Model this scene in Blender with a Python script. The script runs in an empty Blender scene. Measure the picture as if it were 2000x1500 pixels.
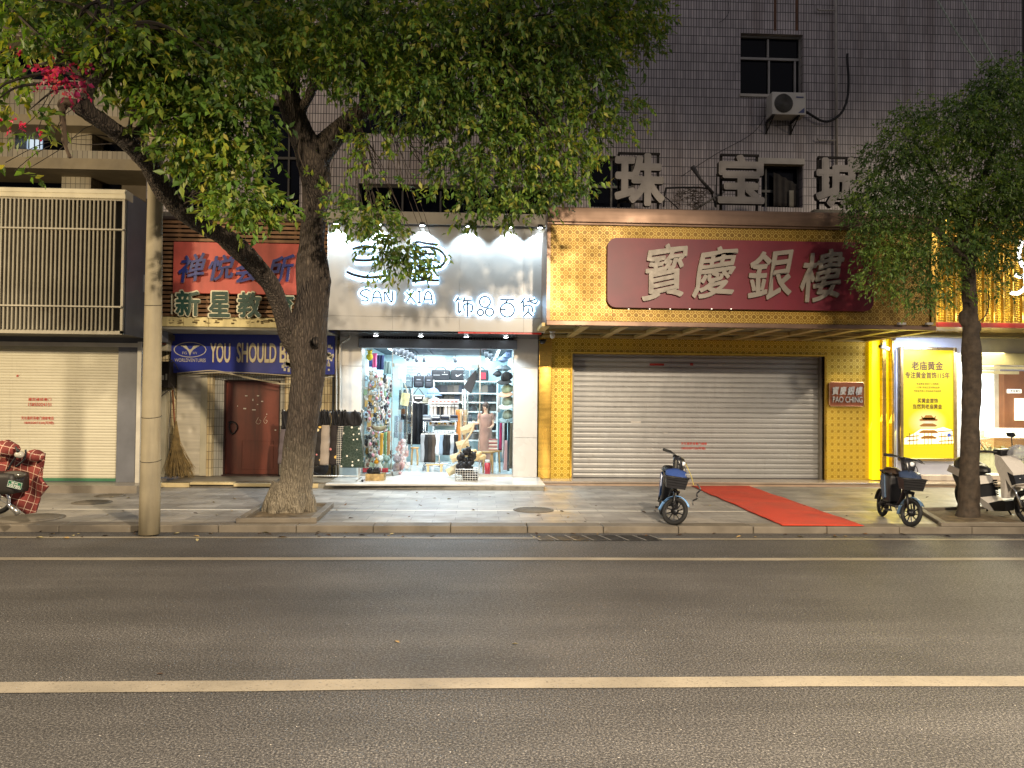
import bpy, bmesh, math, random
import numpy as np
from mathutils import Vector, Matrix, noise
R = math.radians
random.seed(7); rng = np.random.default_rng(7)
SC = bpy.context.scene
# ---------------------------------------------------------------- camera
CAMZ = 1.70; YAW, TILT, ROLL = R(2.52), R(1.325), R(-0.549); FPX = 1500.0
_f = Vector((math.sin(YAW)*math.cos(TILT), math.cos(YAW)*math.cos(TILT), math.sin(TILT)))
_r0 = Vector((math.cos(YAW), -math.sin(YAW), 0)); _d0 = _f.cross(_r0)
_r = _r0*math.cos(ROLL)+_d0*math.sin(ROLL); _d = -_r0*math.sin(ROLL)+_d0*math.cos(ROLL)
cam = bpy.data.objects.new("camera", bpy.data.cameras.new("camera"))
SC.collection.objects.link(cam)
cam.matrix_world = Matrix(((_r.x,-_d.x,-_f.x,0),(_r.y,-_d.y,-_f.y,0),(_r.z,-_d.z,-_f.z,CAMZ),(0,0,0,1)))
cam.data.sensor_width = 36; cam.data.lens = 27; cam.data.clip_start = .05; cam.data.clip_end = 2000
SC.camera = cam
def P(px, py, Y):
    """a point of the photograph (2000x1500) at distance Y in front of the camera, in metres"""
    v = _r*((px-1000)/FPX)+_d*((py-750)/FPX)+_f
    return v*(Y/v.y)+Vector((0,0,CAMZ))
def G(px, py, z):
    v = _r*((px-1000)/FPX)+_d*((py-750)/FPX)+_f
    return v*((z-CAMZ)/v.z)+Vector((0,0,CAMZ))
# ---------------------------------------------------------------- world, lamps, exposure
W = bpy.data.worlds.new("World"); SC.world = W; W.use_nodes = True
_n = W.node_tree.nodes; _bg = _n["Background"]
_bg.inputs[0].default_value = (.30, .282, .295, 1); _bg.inputs[1].default_value = 1.0
SC.view_settings.view_transform = 'Standard'; SC.view_settings.look = 'None'
SC.view_settings.exposure = 0; SC.view_settings.gamma = 1
SC.cycles.use_denoising = True
SC.cycles.max_bounces = 7; SC.cycles.transparent_max_bounces = 12; SC.cycles.sample_clamp_indirect = 6
SC.cycles.caustics_reflective = False; SC.cycles.caustics_refractive = False
def lamp(name, kind, loc, power, col, size=.15, target=None, spot=None, sy=None, blend=.5):
    l = bpy.data.lights.new(name, kind); l.energy = power; l.color = col
    if kind == 'AREA':
        l.size = size
        if sy: l.shape = 'RECTANGLE'; l.size_y = sy
    else: l.shadow_soft_size = size
    if spot: l.spot_size = R(spot); l.spot_blend = blend
    o = bpy.data.objects.new(name, l); SC.collection.objects.link(o); o.location = loc
    if target is not None:
        o.rotation_euler = (Vector(target)-Vector(loc)).to_track_quat('-Z', 'Y').to_euler()
    return o
WARM = (1, .82, .60)
lamp("street_lamp_light", 'SPOT', (3.1, 0, 6.4), 10800, WARM, .16, (1.1, 7, -.8), 98, blend=.75)
lamp("street_lamp_light", 'POINT', (-10.4, 6.0, 4.9), 2600, (1, .78, .48), .25)
lamp("street_lamp_light", 'SPOT', (15, 3.0, 9.0), 2600, WARM, .25, (13, 7, 0), 124, blend=.35)
# ---------------------------------------------------------------- helpers
def tag(o, label=None, cat=None, group=None, kind=None):
    if label: o["label"] = label
    if cat: o["category"] = cat
    if group: o["group"] = group
    if kind: o["kind"] = kind
    return o
def thing(name, label, cat, loc=(0,0,0), group=None):
    o = bpy.data.objects.new(name, None); o.empty_display_size = .1
    SC.collection.objects.link(o); o.location = loc
    return tag(o, label, cat, group)
def rotz(a): return Matrix.Rotation(a, 4, 'Z')
class MB:
    """collects shapes and links them as ONE mesh object"""
    def __init__(s): s.v=[]; s.f=[]; s.m=[]; s.sm=[]
    def add(s, vs, fs, m=0, sm=False):
        b=len(s.v); s.v += [tuple(v) for v in vs]
        s.f += [tuple(i+b for i in f) for f in fs]; s.m += [m]*len(fs); s.sm += [sm]*len(fs); return s
    def box(s, x0,x1,y0,y1,z0,z1, m=0, bev=0, T=None):
        if bev:
            bm=bmesh.new(); bmesh.ops.create_cube(bm,size=1)
            for v in bm.verts: v.co=Vector(((x0+x1)/2+v.co.x*(x1-x0),(y0+y1)/2+v.co.y*(y1-y0),(z0+z1)/2+v.co.z*(z1-z0)))
            bmesh.ops.bevel(bm,geom=bm.edges[:],offset=bev,segments=2 if bev>.01 else 1,profile=.7,affect='EDGES')
            return s.bm(bm,m,T,sm=bev>.01)
        vs=[Vector((x,y,z)) for x in (x0,x1) for y in (y0,y1) for z in (z0,z1)]
        if T: vs=[T@v for v in vs]
        return s.add(vs,[(0,1,3,2),(4,6,7,5),(0,4,5,1),(2,3,7,6),(0,2,6,4),(1,5,7,3)],m)
    def bm(s, bm, m=0, T=None, sm=False):
        bm.verts.index_update(); vs=[(T@v.co if T else v.co.copy()) for v in bm.verts]
        fs=[tuple(v.index for v in f.verts) for f in bm.faces]; bm.free(); return s.add(vs,fs,m,sm)
    def tube(s, pts, rad, n=8, m=0, caps=True, closed=False, sq=None):
        pts=[Vector(p) for p in pts]; k=len(pts)
        rad=[rad]*k if not hasattr(rad,'__len__') else list(rad)
        vs=[];fs=[];prev=None
        for i,p in enumerate(pts):
            if closed: t=(pts[(i+1)%k]-pts[i-1])
            else: t=(pts[min(i+1,k-1)]-pts[max(i-1,0)])
            if t.length<1e-9: t=Vector((0,0,1))
            t.normalize()
            if prev is None:
                a=Vector((0,0,1)) if abs(t.z)<.9 else Vector((0,1,0))
                u=t.cross(a).normalized()
            else: u=(prev-t*prev.dot(t)).normalized()
            prev=u; w=t.cross(u)
            for j in range(n):
                an=2*math.pi*j/n
                vs.append(p+u*math.cos(an)*rad[i]+w*math.sin(an)*rad[i]*(sq or 1))
        for i in range(k if closed else k-1):
            for j in range(n):
                a=i*n+j;b=i*n+(j+1)%n;c=((i+1)%k)*n+(j+1)%n;d=((i+1)%k)*n+j
                fs.append((a,b,c,d))
        if caps and not closed: fs+= [tuple(range(n))[::-1], tuple((k-1)*n+j for j in range(n))]
        return s.add(vs,fs,m,n>5)
    def lathe(s, prof, c=(0,0,0), n=16, m=0, T=None, axis='Z'):
        vs=[];fs=[]; c=Vector(c)
        for r,z in prof:
            for j in range(n):
                a=2*math.pi*j/n; q=Vector((r*math.cos(a),r*math.sin(a),z))
                if axis=='Y': q=Vector((q.x,q.z,q.y))
                if axis=='X': q=Vector((q.z,q.x,q.y))
                vs.append(q+c)
        for i in range(len(prof)-1):
            for j in range(n): fs.append((i*n+j,i*n+(j+1)%n,(i+1)*n+(j+1)%n,(i+1)*n+j))
        fs+=[tuple(range(n))[::-1],tuple((len(prof)-1)*n+j for j in range(n))]
        if T: vs=[T@v for v in vs]
        return s.add(vs,fs,m,True)
    def ball(s, c, r, m=0, n=10, T=None):
        r=(r,r,r) if not hasattr(r,'__len__') else r
        bm=bmesh.new(); bmesh.ops.create_uvsphere(bm,u_segments=n,v_segments=max(5,n*2//3),radius=1)
        for v in bm.verts: v.co=Vector((v.co.x*r[0],v.co.y*r[1],v.co.z*r[2]))+Vector(c)
        return s.bm(bm,m,T,True)
    def prism(s, pts, y0, y1, m=0, T=None):
        """outline in (x,z) given depth from y0 to y1"""
        n=len(pts); vs=[Vector((p[0],y0,p[1])) for p in pts]+[Vector((p[0],y1,p[1])) for p in pts]
        fs=[tuple(range(n)),tuple(range(2*n-1,n-1,-1))]+[(i,i+n,(i+1)%n+n,(i+1)%n) for i in range(n)]
        if T: vs=[T@v for v in vs]
        return s.add(vs,fs,m)
    def sheet(s, fn, nu, nv, m=0, thick=0, T=None):
        """fn(u,v)->Vector; thick along the sheet normal"""
        vs=[Vector(fn(i/nu,j/nv)) for i in range(nu+1) for j in range(nv+1)]
        q=lambda i,j:i*(nv+1)+j
        fs=[(q(i,j),q(i+1,j),q(i+1,j+1),q(i,j+1)) for i in range(nu) for j in range(nv)]
        if thick:
            me=len(vs); nor=[Vector() for _ in vs]
            for f in fs:
                nn=(vs[f[2]]-vs[f[0]]).cross(vs[f[3]]-vs[f[1]])
                if nn.length>0: nn.normalize()
                for i in f: nor[i]+=nn
            vs2=[v-(nor[i].normalized()*thick if nor[i].length else Vector()) for i,v in enumerate(vs)]
            fb=[tuple(i+me for i in f)[::-1] for f in fs]; ed=[]
            bd=[q(i,0) for i in range(nu+1)]+[q(nu,j) for j in range(1,nv+1)]+[q(i,nv) for i in range(nu-1,-1,-1)]+[q(0,j) for j in range(nv-1,0,-1)]
            for k,a in enumerate(bd):
                b=bd[(k+1)%len(bd)]; ed.append((b,a,a+me,b+me))
            vs=vs+vs2; fs=fs+fb+ed
        if T: vs=[T@v for v in vs]
        return s.add(vs,fs,m,True)
    def build(s, name, mats, parent=None, label=None, cat=None, group=None, kind=None, local=False, loc=None, recalc=True):
        me=bpy.data.meshes.new(name)
        V=s.v
        o=bpy.data.objects.new(name,me)
        if parent is not None:
            o.parent=parent
            if not local:
                L=Vector(parent.location)
                if parent.parent is not None: L=L+Vector(parent.parent.location)
                V=[(v[0]-L.x,v[1]-L.y,v[2]-L.z) for v in V]
        elif not local and kind!='structure' and V:
            a=np.array(V); L=((a[:,0].min()+a[:,0].max())/2,(a[:,1].min()+a[:,1].max())/2,a[:,2].min())
            V=[(v[0]-L[0],v[1]-L[1],v[2]-L[2]) for v in V]; o.location=L
        if loc is not None: o.location=loc
        me.from_pydata(V,[],s.f); me.update()
        if recalc:
            b=bmesh.new(); b.from_mesh(me); bmesh.ops.recalc_face_normals(b,faces=b.faces[:]); b.to_mesh(me); b.free()
        me.polygons.foreach_set('material_index',s.m); me.polygons.foreach_set('use_smooth',s.sm)
        for mt in (mats if isinstance(mats,(list,tuple)) else [mats]): me.materials.append(mt)
        SC.collection.objects.link(o)
        return tag(o,label,cat,group,kind)
def dup(o, loc, label=None, rot=None, scale=None):
    c=o.copy(); SC.collection.objects.link(c); c.location=loc
    if rot: c.rotation_euler=rot
    if scale: c.scale=(scale,)*3 if not hasattr(scale,'__len__') else scale
    if label: c["label"]=label
    for ch in list(o.children):
        d=ch.copy(); SC.collection.objects.link(d); d.parent=c
        for g in ch.children:
            e=g.copy(); SC.collection.objects.link(e); e.parent=d
    return c
# ---- materials
def lin(c):
    if isinstance(c,str): c=tuple(int(c[i:i+2],16)/255 for i in (0,2,4))
    return tuple(x/12.92 if x<=.04045 else ((x+.055)/1.055)**2.4 for x in c)+(1,)
class NT:
    def __init__(s, name):
        s.mat=bpy.data.materials.new(name); s.mat.use_nodes=True; s.t=s.mat.node_tree
        s.b=s.t.nodes["Principled BSDF"]
    def n(s, typ, **k):
        x=s.t.nodes.new(typ)
        for a,b in k.items(): setattr(x,a,b)
        return x
    def put(s, sock, v):
        if isinstance(v,bpy.types.NodeSocket): s.t.links.new(v,sock)
        else: sock.default_value=v
    def math(s, op, a, b=0, c=0):
        x=s.n('ShaderNodeMath',operation=op); s.put(x.inputs[0],a); s.put(x.inputs[1],b)
        if op in('MULTIPLY_ADD','COMPARE','SMOOTH_MIN'): s.put(x.inputs[2],c)
        return x.outputs[0]
    def co(s, kind='Object'): return s.n('ShaderNodeTexCoord').outputs[kind]
    def xyz(s, v):
        x=s.n('ShaderNodeSeparateXYZ'); s.put(x.inputs[0],v); return x.outputs
    def map(s, v, scale):
        x=s.n('ShaderNodeMapping'); s.put(x.inputs[0],v); x.inputs['Scale'].default_value=scale; return x.outputs[0]
    def noise(s, v, scale, det=3, rough=.55, out=0):
        x=s.n('ShaderNodeTexNoise'); s.put(x.inputs['Vector'],v); x.inputs['Scale'].default_value=scale
        x.inputs['Detail'].default_value=det; x.inputs['Roughness'].default_value=rough; return x.outputs[out]
    def mix(s, f, a, b, mode='MIX'):
        x=s.n('ShaderNodeMix',data_type='RGBA',blend_type=mode); s.put(x.inputs[0],f)
        s.put(x.inputs[6],a); s.put(x.inputs[7],b); return x.outputs[2]
    def ramp(s, f, stops, interp='LINEAR'):
        x=s.n('ShaderNodeValToRGB'); s.put(x.inputs[0],f); e=x.color_ramp.elements; x.color_ramp.interpolation=interp
        while len(e)<len(stops): e.new(.5)
        for i,(p,c) in enumerate(stops):
            e[i].position=p; e[i].color=c if hasattr(c,'__len__') else (c,c,c,1)
        return x.outputs[0]
    def bump(s, h, st, dist=.01):
        x=s.n('ShaderNodeBump'); s.put(x.inputs['Height'],h); x.inputs['Strength'].default_value=st
        x.inputs['Distance'].default_value=dist; s.t.links.new(x.outputs[0],s.b.inputs['Normal'])
    def fin(s, col=None, rough=None, metal=None, **k):
        if col is not None: s.put(s.b.inputs['Base Color'],col)
        if rough is not None: s.put(s.b.inputs['Roughness'],rough)
        if metal is not None: s.put(s.b.inputs['Metallic'],metal)
        for a,b in k.items(): s.put(s.b.inputs[a],b)
        return s.mat
_mc={}
def M(c, rough=.6, metal=0, var=.18, vs=3, bump=0, bs=60, name=None, **k):
    """plain paint/plastic/cloth with uneven tone"""
    key=(c if isinstance(c,str) else tuple(c),rough,metal,var,vs,bump,bs,name)
    if key in _mc: return _mc[key]
    t=NT(name or 'surface'); co=t.co(); L=lin(c)
    nz=t.noise(co,vs,5)
    fac=t.ramp(nz,[(.3,1-var*1.3),(.7,1+var*.3)])
    col=t.mix(1.0,L,fac,'MULTIPLY')
    r=t.ramp(t.noise(co,vs*3.1,3),[(.3,max(0,rough-.08)),(.7,min(1,rough+.08))])
    if bump: t.bump(t.noise(co,bs,4),bump,.01)
    _mc[key]=t.fin(col,r,metal,**k); return _mc[key]
def EM(c, s, name='glow'):
    key=('E',c,s)
    if key in _mc: return _mc[key]
    t=NT(name); L=lin(c); t.fin(L,.5); t.b.inputs['Emission Color'].default_value=L; t.b.inputs['Emission Strength'].default_value=s
    _mc[key]=t.mat; return t.mat
def GLASS(name='glass', tint=(.92,.96,.97,1), gl=.08):
    t=NT(name); tr=t.n('ShaderNodeBsdfTransparent'); tr.inputs[0].default_value=tint
    gs=t.n('ShaderNodeBsdfGlossy'); gs.inputs['Roughness'].default_value=.02
    fr=t.n('ShaderNodeFresnel'); fr.inputs[0].default_value=1.5
    f=t.math('MINIMUM',t.math('MULTIPLY',fr.outputs[0],.6),.18)
    mx=t.n('ShaderNodeMixShader'); t.put(mx.inputs[0],f); t.t.links.new(tr.outputs[0],mx.inputs[1]); t.t.links.new(gs.outputs[0],mx.inputs[2])
    t.t.links.new(mx.outputs[0],t.n_out().inputs[0]) if hasattr(t,'n_out') else t.t.links.new(mx.outputs[0],t.t.nodes['Material Output'].inputs[0])
    return t.mat
# ---- lettering from the built-in font, as real extruded meshes
def text(body, x0, x1, yt, yb, Y, mat, parent=None, name='lettering', depth=.02, bold=0, shear=0, edge=None, spacing=1, slope=0, mirror=False, label=None, warp=0):
    c=bpy.data.curves.new(name,'FONT'); c.body=body; c.size=1; c.space_character=spacing
    c.resolution_u=3
    o=bpy.data.objects.new('t',c); SC.collection.objects.link(o)
    dg=bpy.context.evaluated_depsgraph_get(); me=bpy.data.meshes.new_from_object(o.evaluated_get(dg))
    bpy.data.objects.remove(o); bpy.data.curves.remove(c)
    a=np.array([v.co[:2] for v in me.vertices]); fs=[tuple(p.vertices) for p in me.polygons]
    bpy.data.meshes.remove(me)
    if shear: a[:,0]+=a[:,1]*shear
    if slope: a[:,1]+=a[:,0]*slope
    if warp:
        a[:,0]+=warp*np.sin(a[:,1]*9+1); a[:,1]+=warp*np.sin(a[:,0]*7+2)
    mn=a.min(0)-bold; mx=a.max(0)+bold
    A=P(x0,yb,Y); B=P(x1,yt,Y)
    # the font has one weight: heavier strokes are copies shifted sideways, each 0.4 mm behind the last
    shifts=[(0,0)]
    if bold:
        k=14 if bold>.03 else 8 if bold>.02 else 6
        shifts+=[(bold*math.cos(2*math.pi*i/k+.2),bold*math.sin(2*math.pi*i/k+.2)) for i in range(k)]
        if bold>.05: shifts+=[(bold*.55*math.cos(2*math.pi*i/6),bold*.55*math.sin(2*math.pi*i/6)) for i in range(6)]
    mb=MB(); a0=a; Y1=Y; dp=depth
    for si,(sx_,sz_) in enumerate(shifts):
        a=(a0+np.array([sx_,sz_])-mn)/(mx-mn); depth=dp-.0004*si*(1 if dp>.008 else .2)
        pts=[(A.x+u*(B.x-A.x),A.z+v*(B.z-A.z)) for u,v in a]
        _glyph(mb,pts,fs,Y,depth,edge)
    ob=mb.build(name,[mat,edge] if edge else mat,parent,recalc=False,label=label)
    return ob
def _glyph(mb,pts,fs,Y,depth,edge):
    # merge coincident outline vertices, then find border edges for the sides
    cnt={}
    key=[(round(p[0],5),round(p[1],5)) for p in pts]
    for f in fs:
        for i in range(len(f)):
            e=(key[f[i]],key[f[(i+1)%len(f)]])
            cnt[e]=cnt.get(e,0)+1
    side=[e for e in cnt if (e[1],e[0]) not in cnt]
    mb.add([(p[0],Y-depth,p[1]) for p in pts],fs,0)
    if edge is not False:
        vs=[];ff=[]
        for a1,b1 in side:
            k=len(vs); vs+=[(a1[0],Y-depth,a1[1]),(b1[0],Y-depth,b1[1]),(b1[0],Y,b1[1]),(a1[0],Y,a1[1])]; ff.append((k,k+1,k+2,k+3))
        mb.add(vs,ff,1 if edge else 0)
def holes(x0,x1,z0,z1,hs,y0,y1,mb,m=0):
    xs=sorted({x0,x1,*[c for h in hs for c in h[:2] if x0<c<x1]}); zs=sorted({z0,z1,*[c for h in hs for c in h[2:] if z0<c<z1]})
    for i in range(len(xs)-1):
        run=None
        for j in range(len(zs)-1):
            cx=(xs[i]+xs[i+1])/2; cz=(zs[j]+zs[j+1])/2
            if any(h[0]<cx<h[1] and h[2]<cz<h[3] for h in hs):
                if run is not None: mb.box(xs[i],xs[i+1],y0,y1,run,zs[j],m); run=None
            elif run is None: run=zs[j]
        if run is not None: mb.box(xs[i],xs[i+1],y0,y1,run,zs[-1],m)
    return mb
def pbox(mb,px0,px1,pyt,pyb,Y0,Y1,m=0,bev=0):
    """box whose front face covers a pixel rectangle at distance Y0"""
    a=P(px0,pyb,Y0); b=P(px1,pyt,Y0); return mb.box(a.x,b.x,Y0,Y1,a.z,b.z,m,bev)
def rect(px0,px1,pyt,pyb,Y):
    a=P(px0,pyb,Y); b=P(px1,pyt,Y); return a.x,b.x,a.z,b.z
def rrect(x0,x1,z0,z1,r,k=5):
    out=[]
    for cx,cz,a0 in ((x1-r,z1-r,0),(x0+r,z1-r,90),(x0+r,z0+r,180),(x1-r,z0+r,270)):
        for i in range(k+1):
            a=R(a0+90*i/k); out.append((cx+r*math.cos(a),cz+r*math.sin(a)))
    return out
# ================================================================ materials of the setting
def asphalt():
    t=NT('asphalt'); co=t.co()
    f=t.noise(co,78,3,.8); g=t.noise(co,1.1,4); h=t.noise(t.map(co,(.25,2.2,1)),1.3,5); fine=t.noise(co,38,3,.7)
    a=t.ramp(f,[(.36,lin('201f20')),(.48,lin('3b3a3a')),(.56,lin('54524f')),(.66,lin('827e79'))])
    b=t.mix(1,a,t.ramp(g,[(.3,.78),(.7,1.12)]),'MULTIPLY')
    b=t.mix(1,b,t.ramp(h,[(.35,.82),(.65,1.08)]),'MULTIPLY')
    sp=t.n('ShaderNodeTexVoronoi'); sp.inputs['Scale'].default_value=26; t.put(sp.inputs['Vector'],co)
    s1=t.math('LESS_THAN',sp.outputs['Distance'],.09); s2=t.math('GREATER_THAN',t.xyz(sp.outputs['Color'])[0],.93)
    b=t.mix(t.math('MULTIPLY',s1,s2),b,lin('c9c2b6'))
    yy=t.xyz(co)[1]; wp=t.math('SINE',t.math('ADD',t.math('MULTIPLY',yy,3.4),t.math('MULTIPLY',g,2.5)))
    b=t.mix(1,b,t.ramp(t.math('MULTIPLY_ADD',wp,.5,.5),[(0,.86),(1,1.06)]),'MULTIPLY')
    t.bump(t.mix(.5,f,fine),.8,.012)
    return t.fin(b,t.ramp(fine,[(.3,.42),(.7,.75)]))
def joints(t, u, v, su, sv, wu, wv, stagger=0):
    """mask of joints of a grid of stones; also a per-stone random tone"""
    rv=t.math('DIVIDE',v,sv); row=t.math('FLOOR',rv)
    uu=t.math('DIVIDE',u,su)
    if stagger: uu=t.math('ADD',uu,t.math('MULTIPLY',t.math('MODULO',t.math('ABSOLUTE',row),2),stagger))
    fu=t.math('FRACT',uu); fv=t.math('FRACT',rv)
    j=t.math('MAXIMUM',t.math('LESS_THAN',fu,wu/su),t.math('LESS_THAN',fv,wv/sv))
    wn=t.n('ShaderNodeTexWhiteNoise'); cb=t.n('ShaderNodeCombineXYZ'); t.put(cb.inputs[0],t.math('FLOOR',uu)); t.put(cb.inputs[1],row)
    t.put(wn.inputs['Vector'],cb.outputs[0])
    return j,wn.outputs['Value']
def paving():
    t=NT('paving'); co=t.co(); x,y,z=t.xyz(co)
    j,r=joints(t,x,y,.6,.3,.008,.008,.5)
    base=t.mix(r,lin('7f7b75'),lin('9b968e'))
    base=t.mix(1,base,t.ramp(t.noise(co,1.3,6,.65),[(.32,.55),(.62,1.05)]),'MULTIPLY')
    base=t.mix(t.ramp(t.noise(t.map(co,(1,3,1)),.9,5),[(.55,0),(.72,.55)]),base,lin('5b544b'))
    st=t.math('MULTIPLY',t.math('GREATER_THAN',y,11.40),t.math('LESS_THAN',y,11.47))
    base=t.mix(st,base,lin('d5cfc0'))
    base=t.mix(t.math('MULTIPLY',j,.75),base,lin('2a2723'))
    t.bump(t.mix(.5,t.math('SUBTRACT',1,j),t.noise(co,70,3)),.35,.006)
    return t.fin(base,t.ramp(t.noise(co,3,4),[(.3,.30),(.7,.58)]))
def striptile(w=.055,h=.182,c0='989092',c1='b2a9aa',jc='141114',jw=.013,jh=.014,name='strip_tile',dirt='5d4433'):
    t=NT(name); co=t.co('Object'); x,y,z=t.xyz(co)
    x=t.math('ADD',x,y)
    j,r=joints(t,x,z,w,h,jw,jh)
    b=t.mix(r,lin(c0),lin(c1))
    b=t.mix(1,b,t.ramp(t.noise(co,.8,6),[(.3,.72),(.7,1.1)]),'MULTIPLY')
    b=t.mix(t.ramp(t.noise(t.map(co,(2.2,2.2,.12)),1.2,4),[(.52,0),(.74,.6)]),b,lin(dirt))
    b=t.mix(t.math('MULTIPLY',j,.92),b,lin(jc))
    t.bump(t.math('SUBTRACT',1,j),.4,.004)
    return t.fin(b,.38)
def lattice(s=.098,gold='8d6a18',dark='6c4f0e',line='c0a658',name='gold_lattice',metal=.35,rough=.42):
    """octagon lattice printed on gold sheet"""
    t=NT(name); co=t.co(); x,y,z=t.xyz(co)
    fx=t.math('SUBTRACT',t.math('FRACT',t.math('DIVIDE',x,s)),.5); fz=t.math('SUBTRACT',t.math('FRACT',t.math('DIVIDE',z,s)),.5)
    ax=t.math('ABSOLUTE',fx); az=t.math('ABSOLUTE',fz)
    m=t.math('MAXIMUM',ax,az); d=t.math('MULTIPLY',t.math('ADD',ax,az),.74); o=t.math('MAXIMUM',m,d)
    ring=t.math('LESS_THAN',t.math('ABSOLUTE',t.math('SUBTRACT',o,.33)),.035)
    con=t.math('MULTIPLY',t.math('GREATER_THAN',o,.33),t.math('LESS_THAN',t.math('MINIMUM',ax,az),.03))
    bx=t.math('SUBTRACT',.5,ax); bz=t.math('SUBTRACT',.5,az); q=t.math('MAXIMUM',bx,bz)
    qd=t.math('MAXIMUM',q,t.math('MULTIPLY',t.math('ADD',bx,bz),.74)); sq=t.math('LESS_THAN',t.math('ABSOLUTE',t.math('SUBTRACT',qd,.17)),.028)
    ln=t.math('MAXIMUM',t.math('MAXIMUM',ring,con),sq)
    inner=t.math('LESS_THAN',o,.30)
    b=t.mix(t.math('MULTIPLY',inner,.45),lin(gold),lin(dark))
    b=t.mix(1,b,t.ramp(t.noise(co,.9,4),[(.3,.72),(.7,1.12)]),'MULTIPLY')
    b=t.mix(ln,b,lin(line))
    return t.fin(b,t.ramp(t.noise(co,2,3),[(.3,rough-.08),(.7,rough+.1)]),metal)
def streaked(c,c2,rough=.5,sx=3,sz=.15,amt=.6,metal=0,name='weathered'):
    t=NT(name); co=t.co()
    n1=t.noise(t.map(co,(sx,sx,sz)),1.5,5); n2=t.noise(co,2.2,6)
    b=t.mix(t.ramp(n1,[(.45,0),(.72,amt)]),lin(c),lin(c2))
    b=t.mix(1,b,t.ramp(n2,[(.3,.78),(.7,1.08)]),'MULTIPLY')
    t.bump(n2,.12,.01)
    return t.fin(b,rough,metal)
def brushed(c,rough=.28,metal=.85,name='brushed_metal'):
    t=NT(name); co=t.co()
    n1=t.noise(t.map(co,(.5,.5,8)),2,3); n2=t.noise(co,1.4,3)
    b=t.mix(1,lin(c),t.ramp(n1,[(.3,.8),(.7,1.1)]),'MULTIPLY')
    t.bump(n2,.25,.03)
    return t.fin(b,t.ramp(n2,[(.3,rough-.08),(.7,rough+.1)]),metal)
def bark():
    t=NT('bark'); co=t.co(); x,y,z=t.xyz(co)
    w=t.n('ShaderNodeTexVoronoi',feature='DISTANCE_TO_EDGE'); t.put(w.inputs['Vector'],t.map(co,(34,34,6.5))); w.inputs['Scale'].default_value=1
    n=t.noise(t.map(co,(22,22,5)),1.2,6,.7); n2=t.noise(co,1.6,4)
    h=t.math('MULTIPLY',t.math('MINIMUM',w.outputs['Distance'],.3),2)
    h=t.math('ADD',h,t.math('MULTIPLY',n,.8))
    b=t.ramp(n,[(.3,lin('332b26')),(.55,lin('554a40')),(.75,lin('786c5e'))])
    b=t.mix(t.ramp(w.outputs['Distance'],[(.0,.75),(.16,0)]),b,lin('211b16'))
    b=t.mix(1,b,t.ramp(n2,[(.3,.75),(.7,1.1)]),'MULTIPLY')
    # paler lower trunk: light falling below the crown's shadow, painted into the bark
    lo=t.ramp(t.math('ADD',t.math('MULTIPLY',z,.5),t.math('MULTIPLY',n,.5)),[(.35,.62),(.85,0)])
    b=t.mix(lo,b,t.ramp(n,[(.3,lin('6e6656')),(.6,lin('b3a890'))]))
    t.bump(h,1,.045)
    return t.fin(b,.8)
def leafmat(name,cols,tr=.35):
    t=NT(name); g=t.n('ShaderNodeNewGeometry'); r=g.outputs['Random Per Island']
    k=len(cols); col=t.ramp(r,[(i/(k-1),lin(c)) for i,c in enumerate(cols)])
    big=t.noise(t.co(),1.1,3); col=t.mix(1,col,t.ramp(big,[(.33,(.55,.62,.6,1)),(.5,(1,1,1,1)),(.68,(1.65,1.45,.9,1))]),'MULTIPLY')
    t.fin(col,.5)
    tl=t.n('ShaderNodeBsdfTranslucent'); t.put(tl.inputs[0],t.mix(1,col,(1.25,1.3,.6,1),'MULTIPLY'))
    mx=t.n('ShaderNodeMixShader'); mx.inputs[0].default_value=tr
    t.t.links.new(t.b.outputs[0],mx.inputs[1]); t.t.links.new(tl.outputs[0],mx.inputs[2])
    t.t.links.new(mx.outputs[0],t.t.nodes['Material Output'].inputs[0]); return t.mat
def paintline():
    t=NT('road_paint'); co=t.co(); n=t.noise(co,45,4,.7); g=t.noise(co,1.7,4)
    b=t.mix(t.ramp(n,[(.56,0),(.7,.8)]),lin('877f70'),lin('45403a'))
    b=t.mix(1,b,t.ramp(g,[(.3,.7),(.7,1.1)]),'MULTIPLY'); t.bump(n,.4,.004)
    return t.fin(b,.6)
ASPH=asphalt(); PAVE=paving(); TILE=striptile(); LAT=lattice(.128); LATS=lattice(.132,'bf9a1c','8a6808','ecd26c','gold_lattice_small')
BARK=bark(); PAINT=paintline()
STONE=streaked('736b5e','3f382e',.7,1.2,1.2,.7,name='kerb_stone')
CONC=streaked('8f8775','5b5344',.8,6,.3,.5,name='concrete')
GOLD=brushed('d2aa52',.26,.9,'gold_sheet'); BRONZE=brushed('7a6455',.4,.75,'bronze_trim')
STEEL=brushed('b8b6b0',.3,.9,'steel'); CHROME=M('d8d8d8',.12,1,var=.05,name='chrome')
BLK=M('17171a',.45,name='black_plastic'); DARKG=M('2c2c30',.6,name='dark_grey'); RUB=M('121212',.75,bump=.2,name='rubber')
WHITE=M('d9d8d4',.45,var=.08,name='white_paint'); NAVYGLASS=M('03050f',.10,0,var=.1,name='dark_window_glass',**{'Specular IOR Level':.12})
GL=GLASS()
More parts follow.
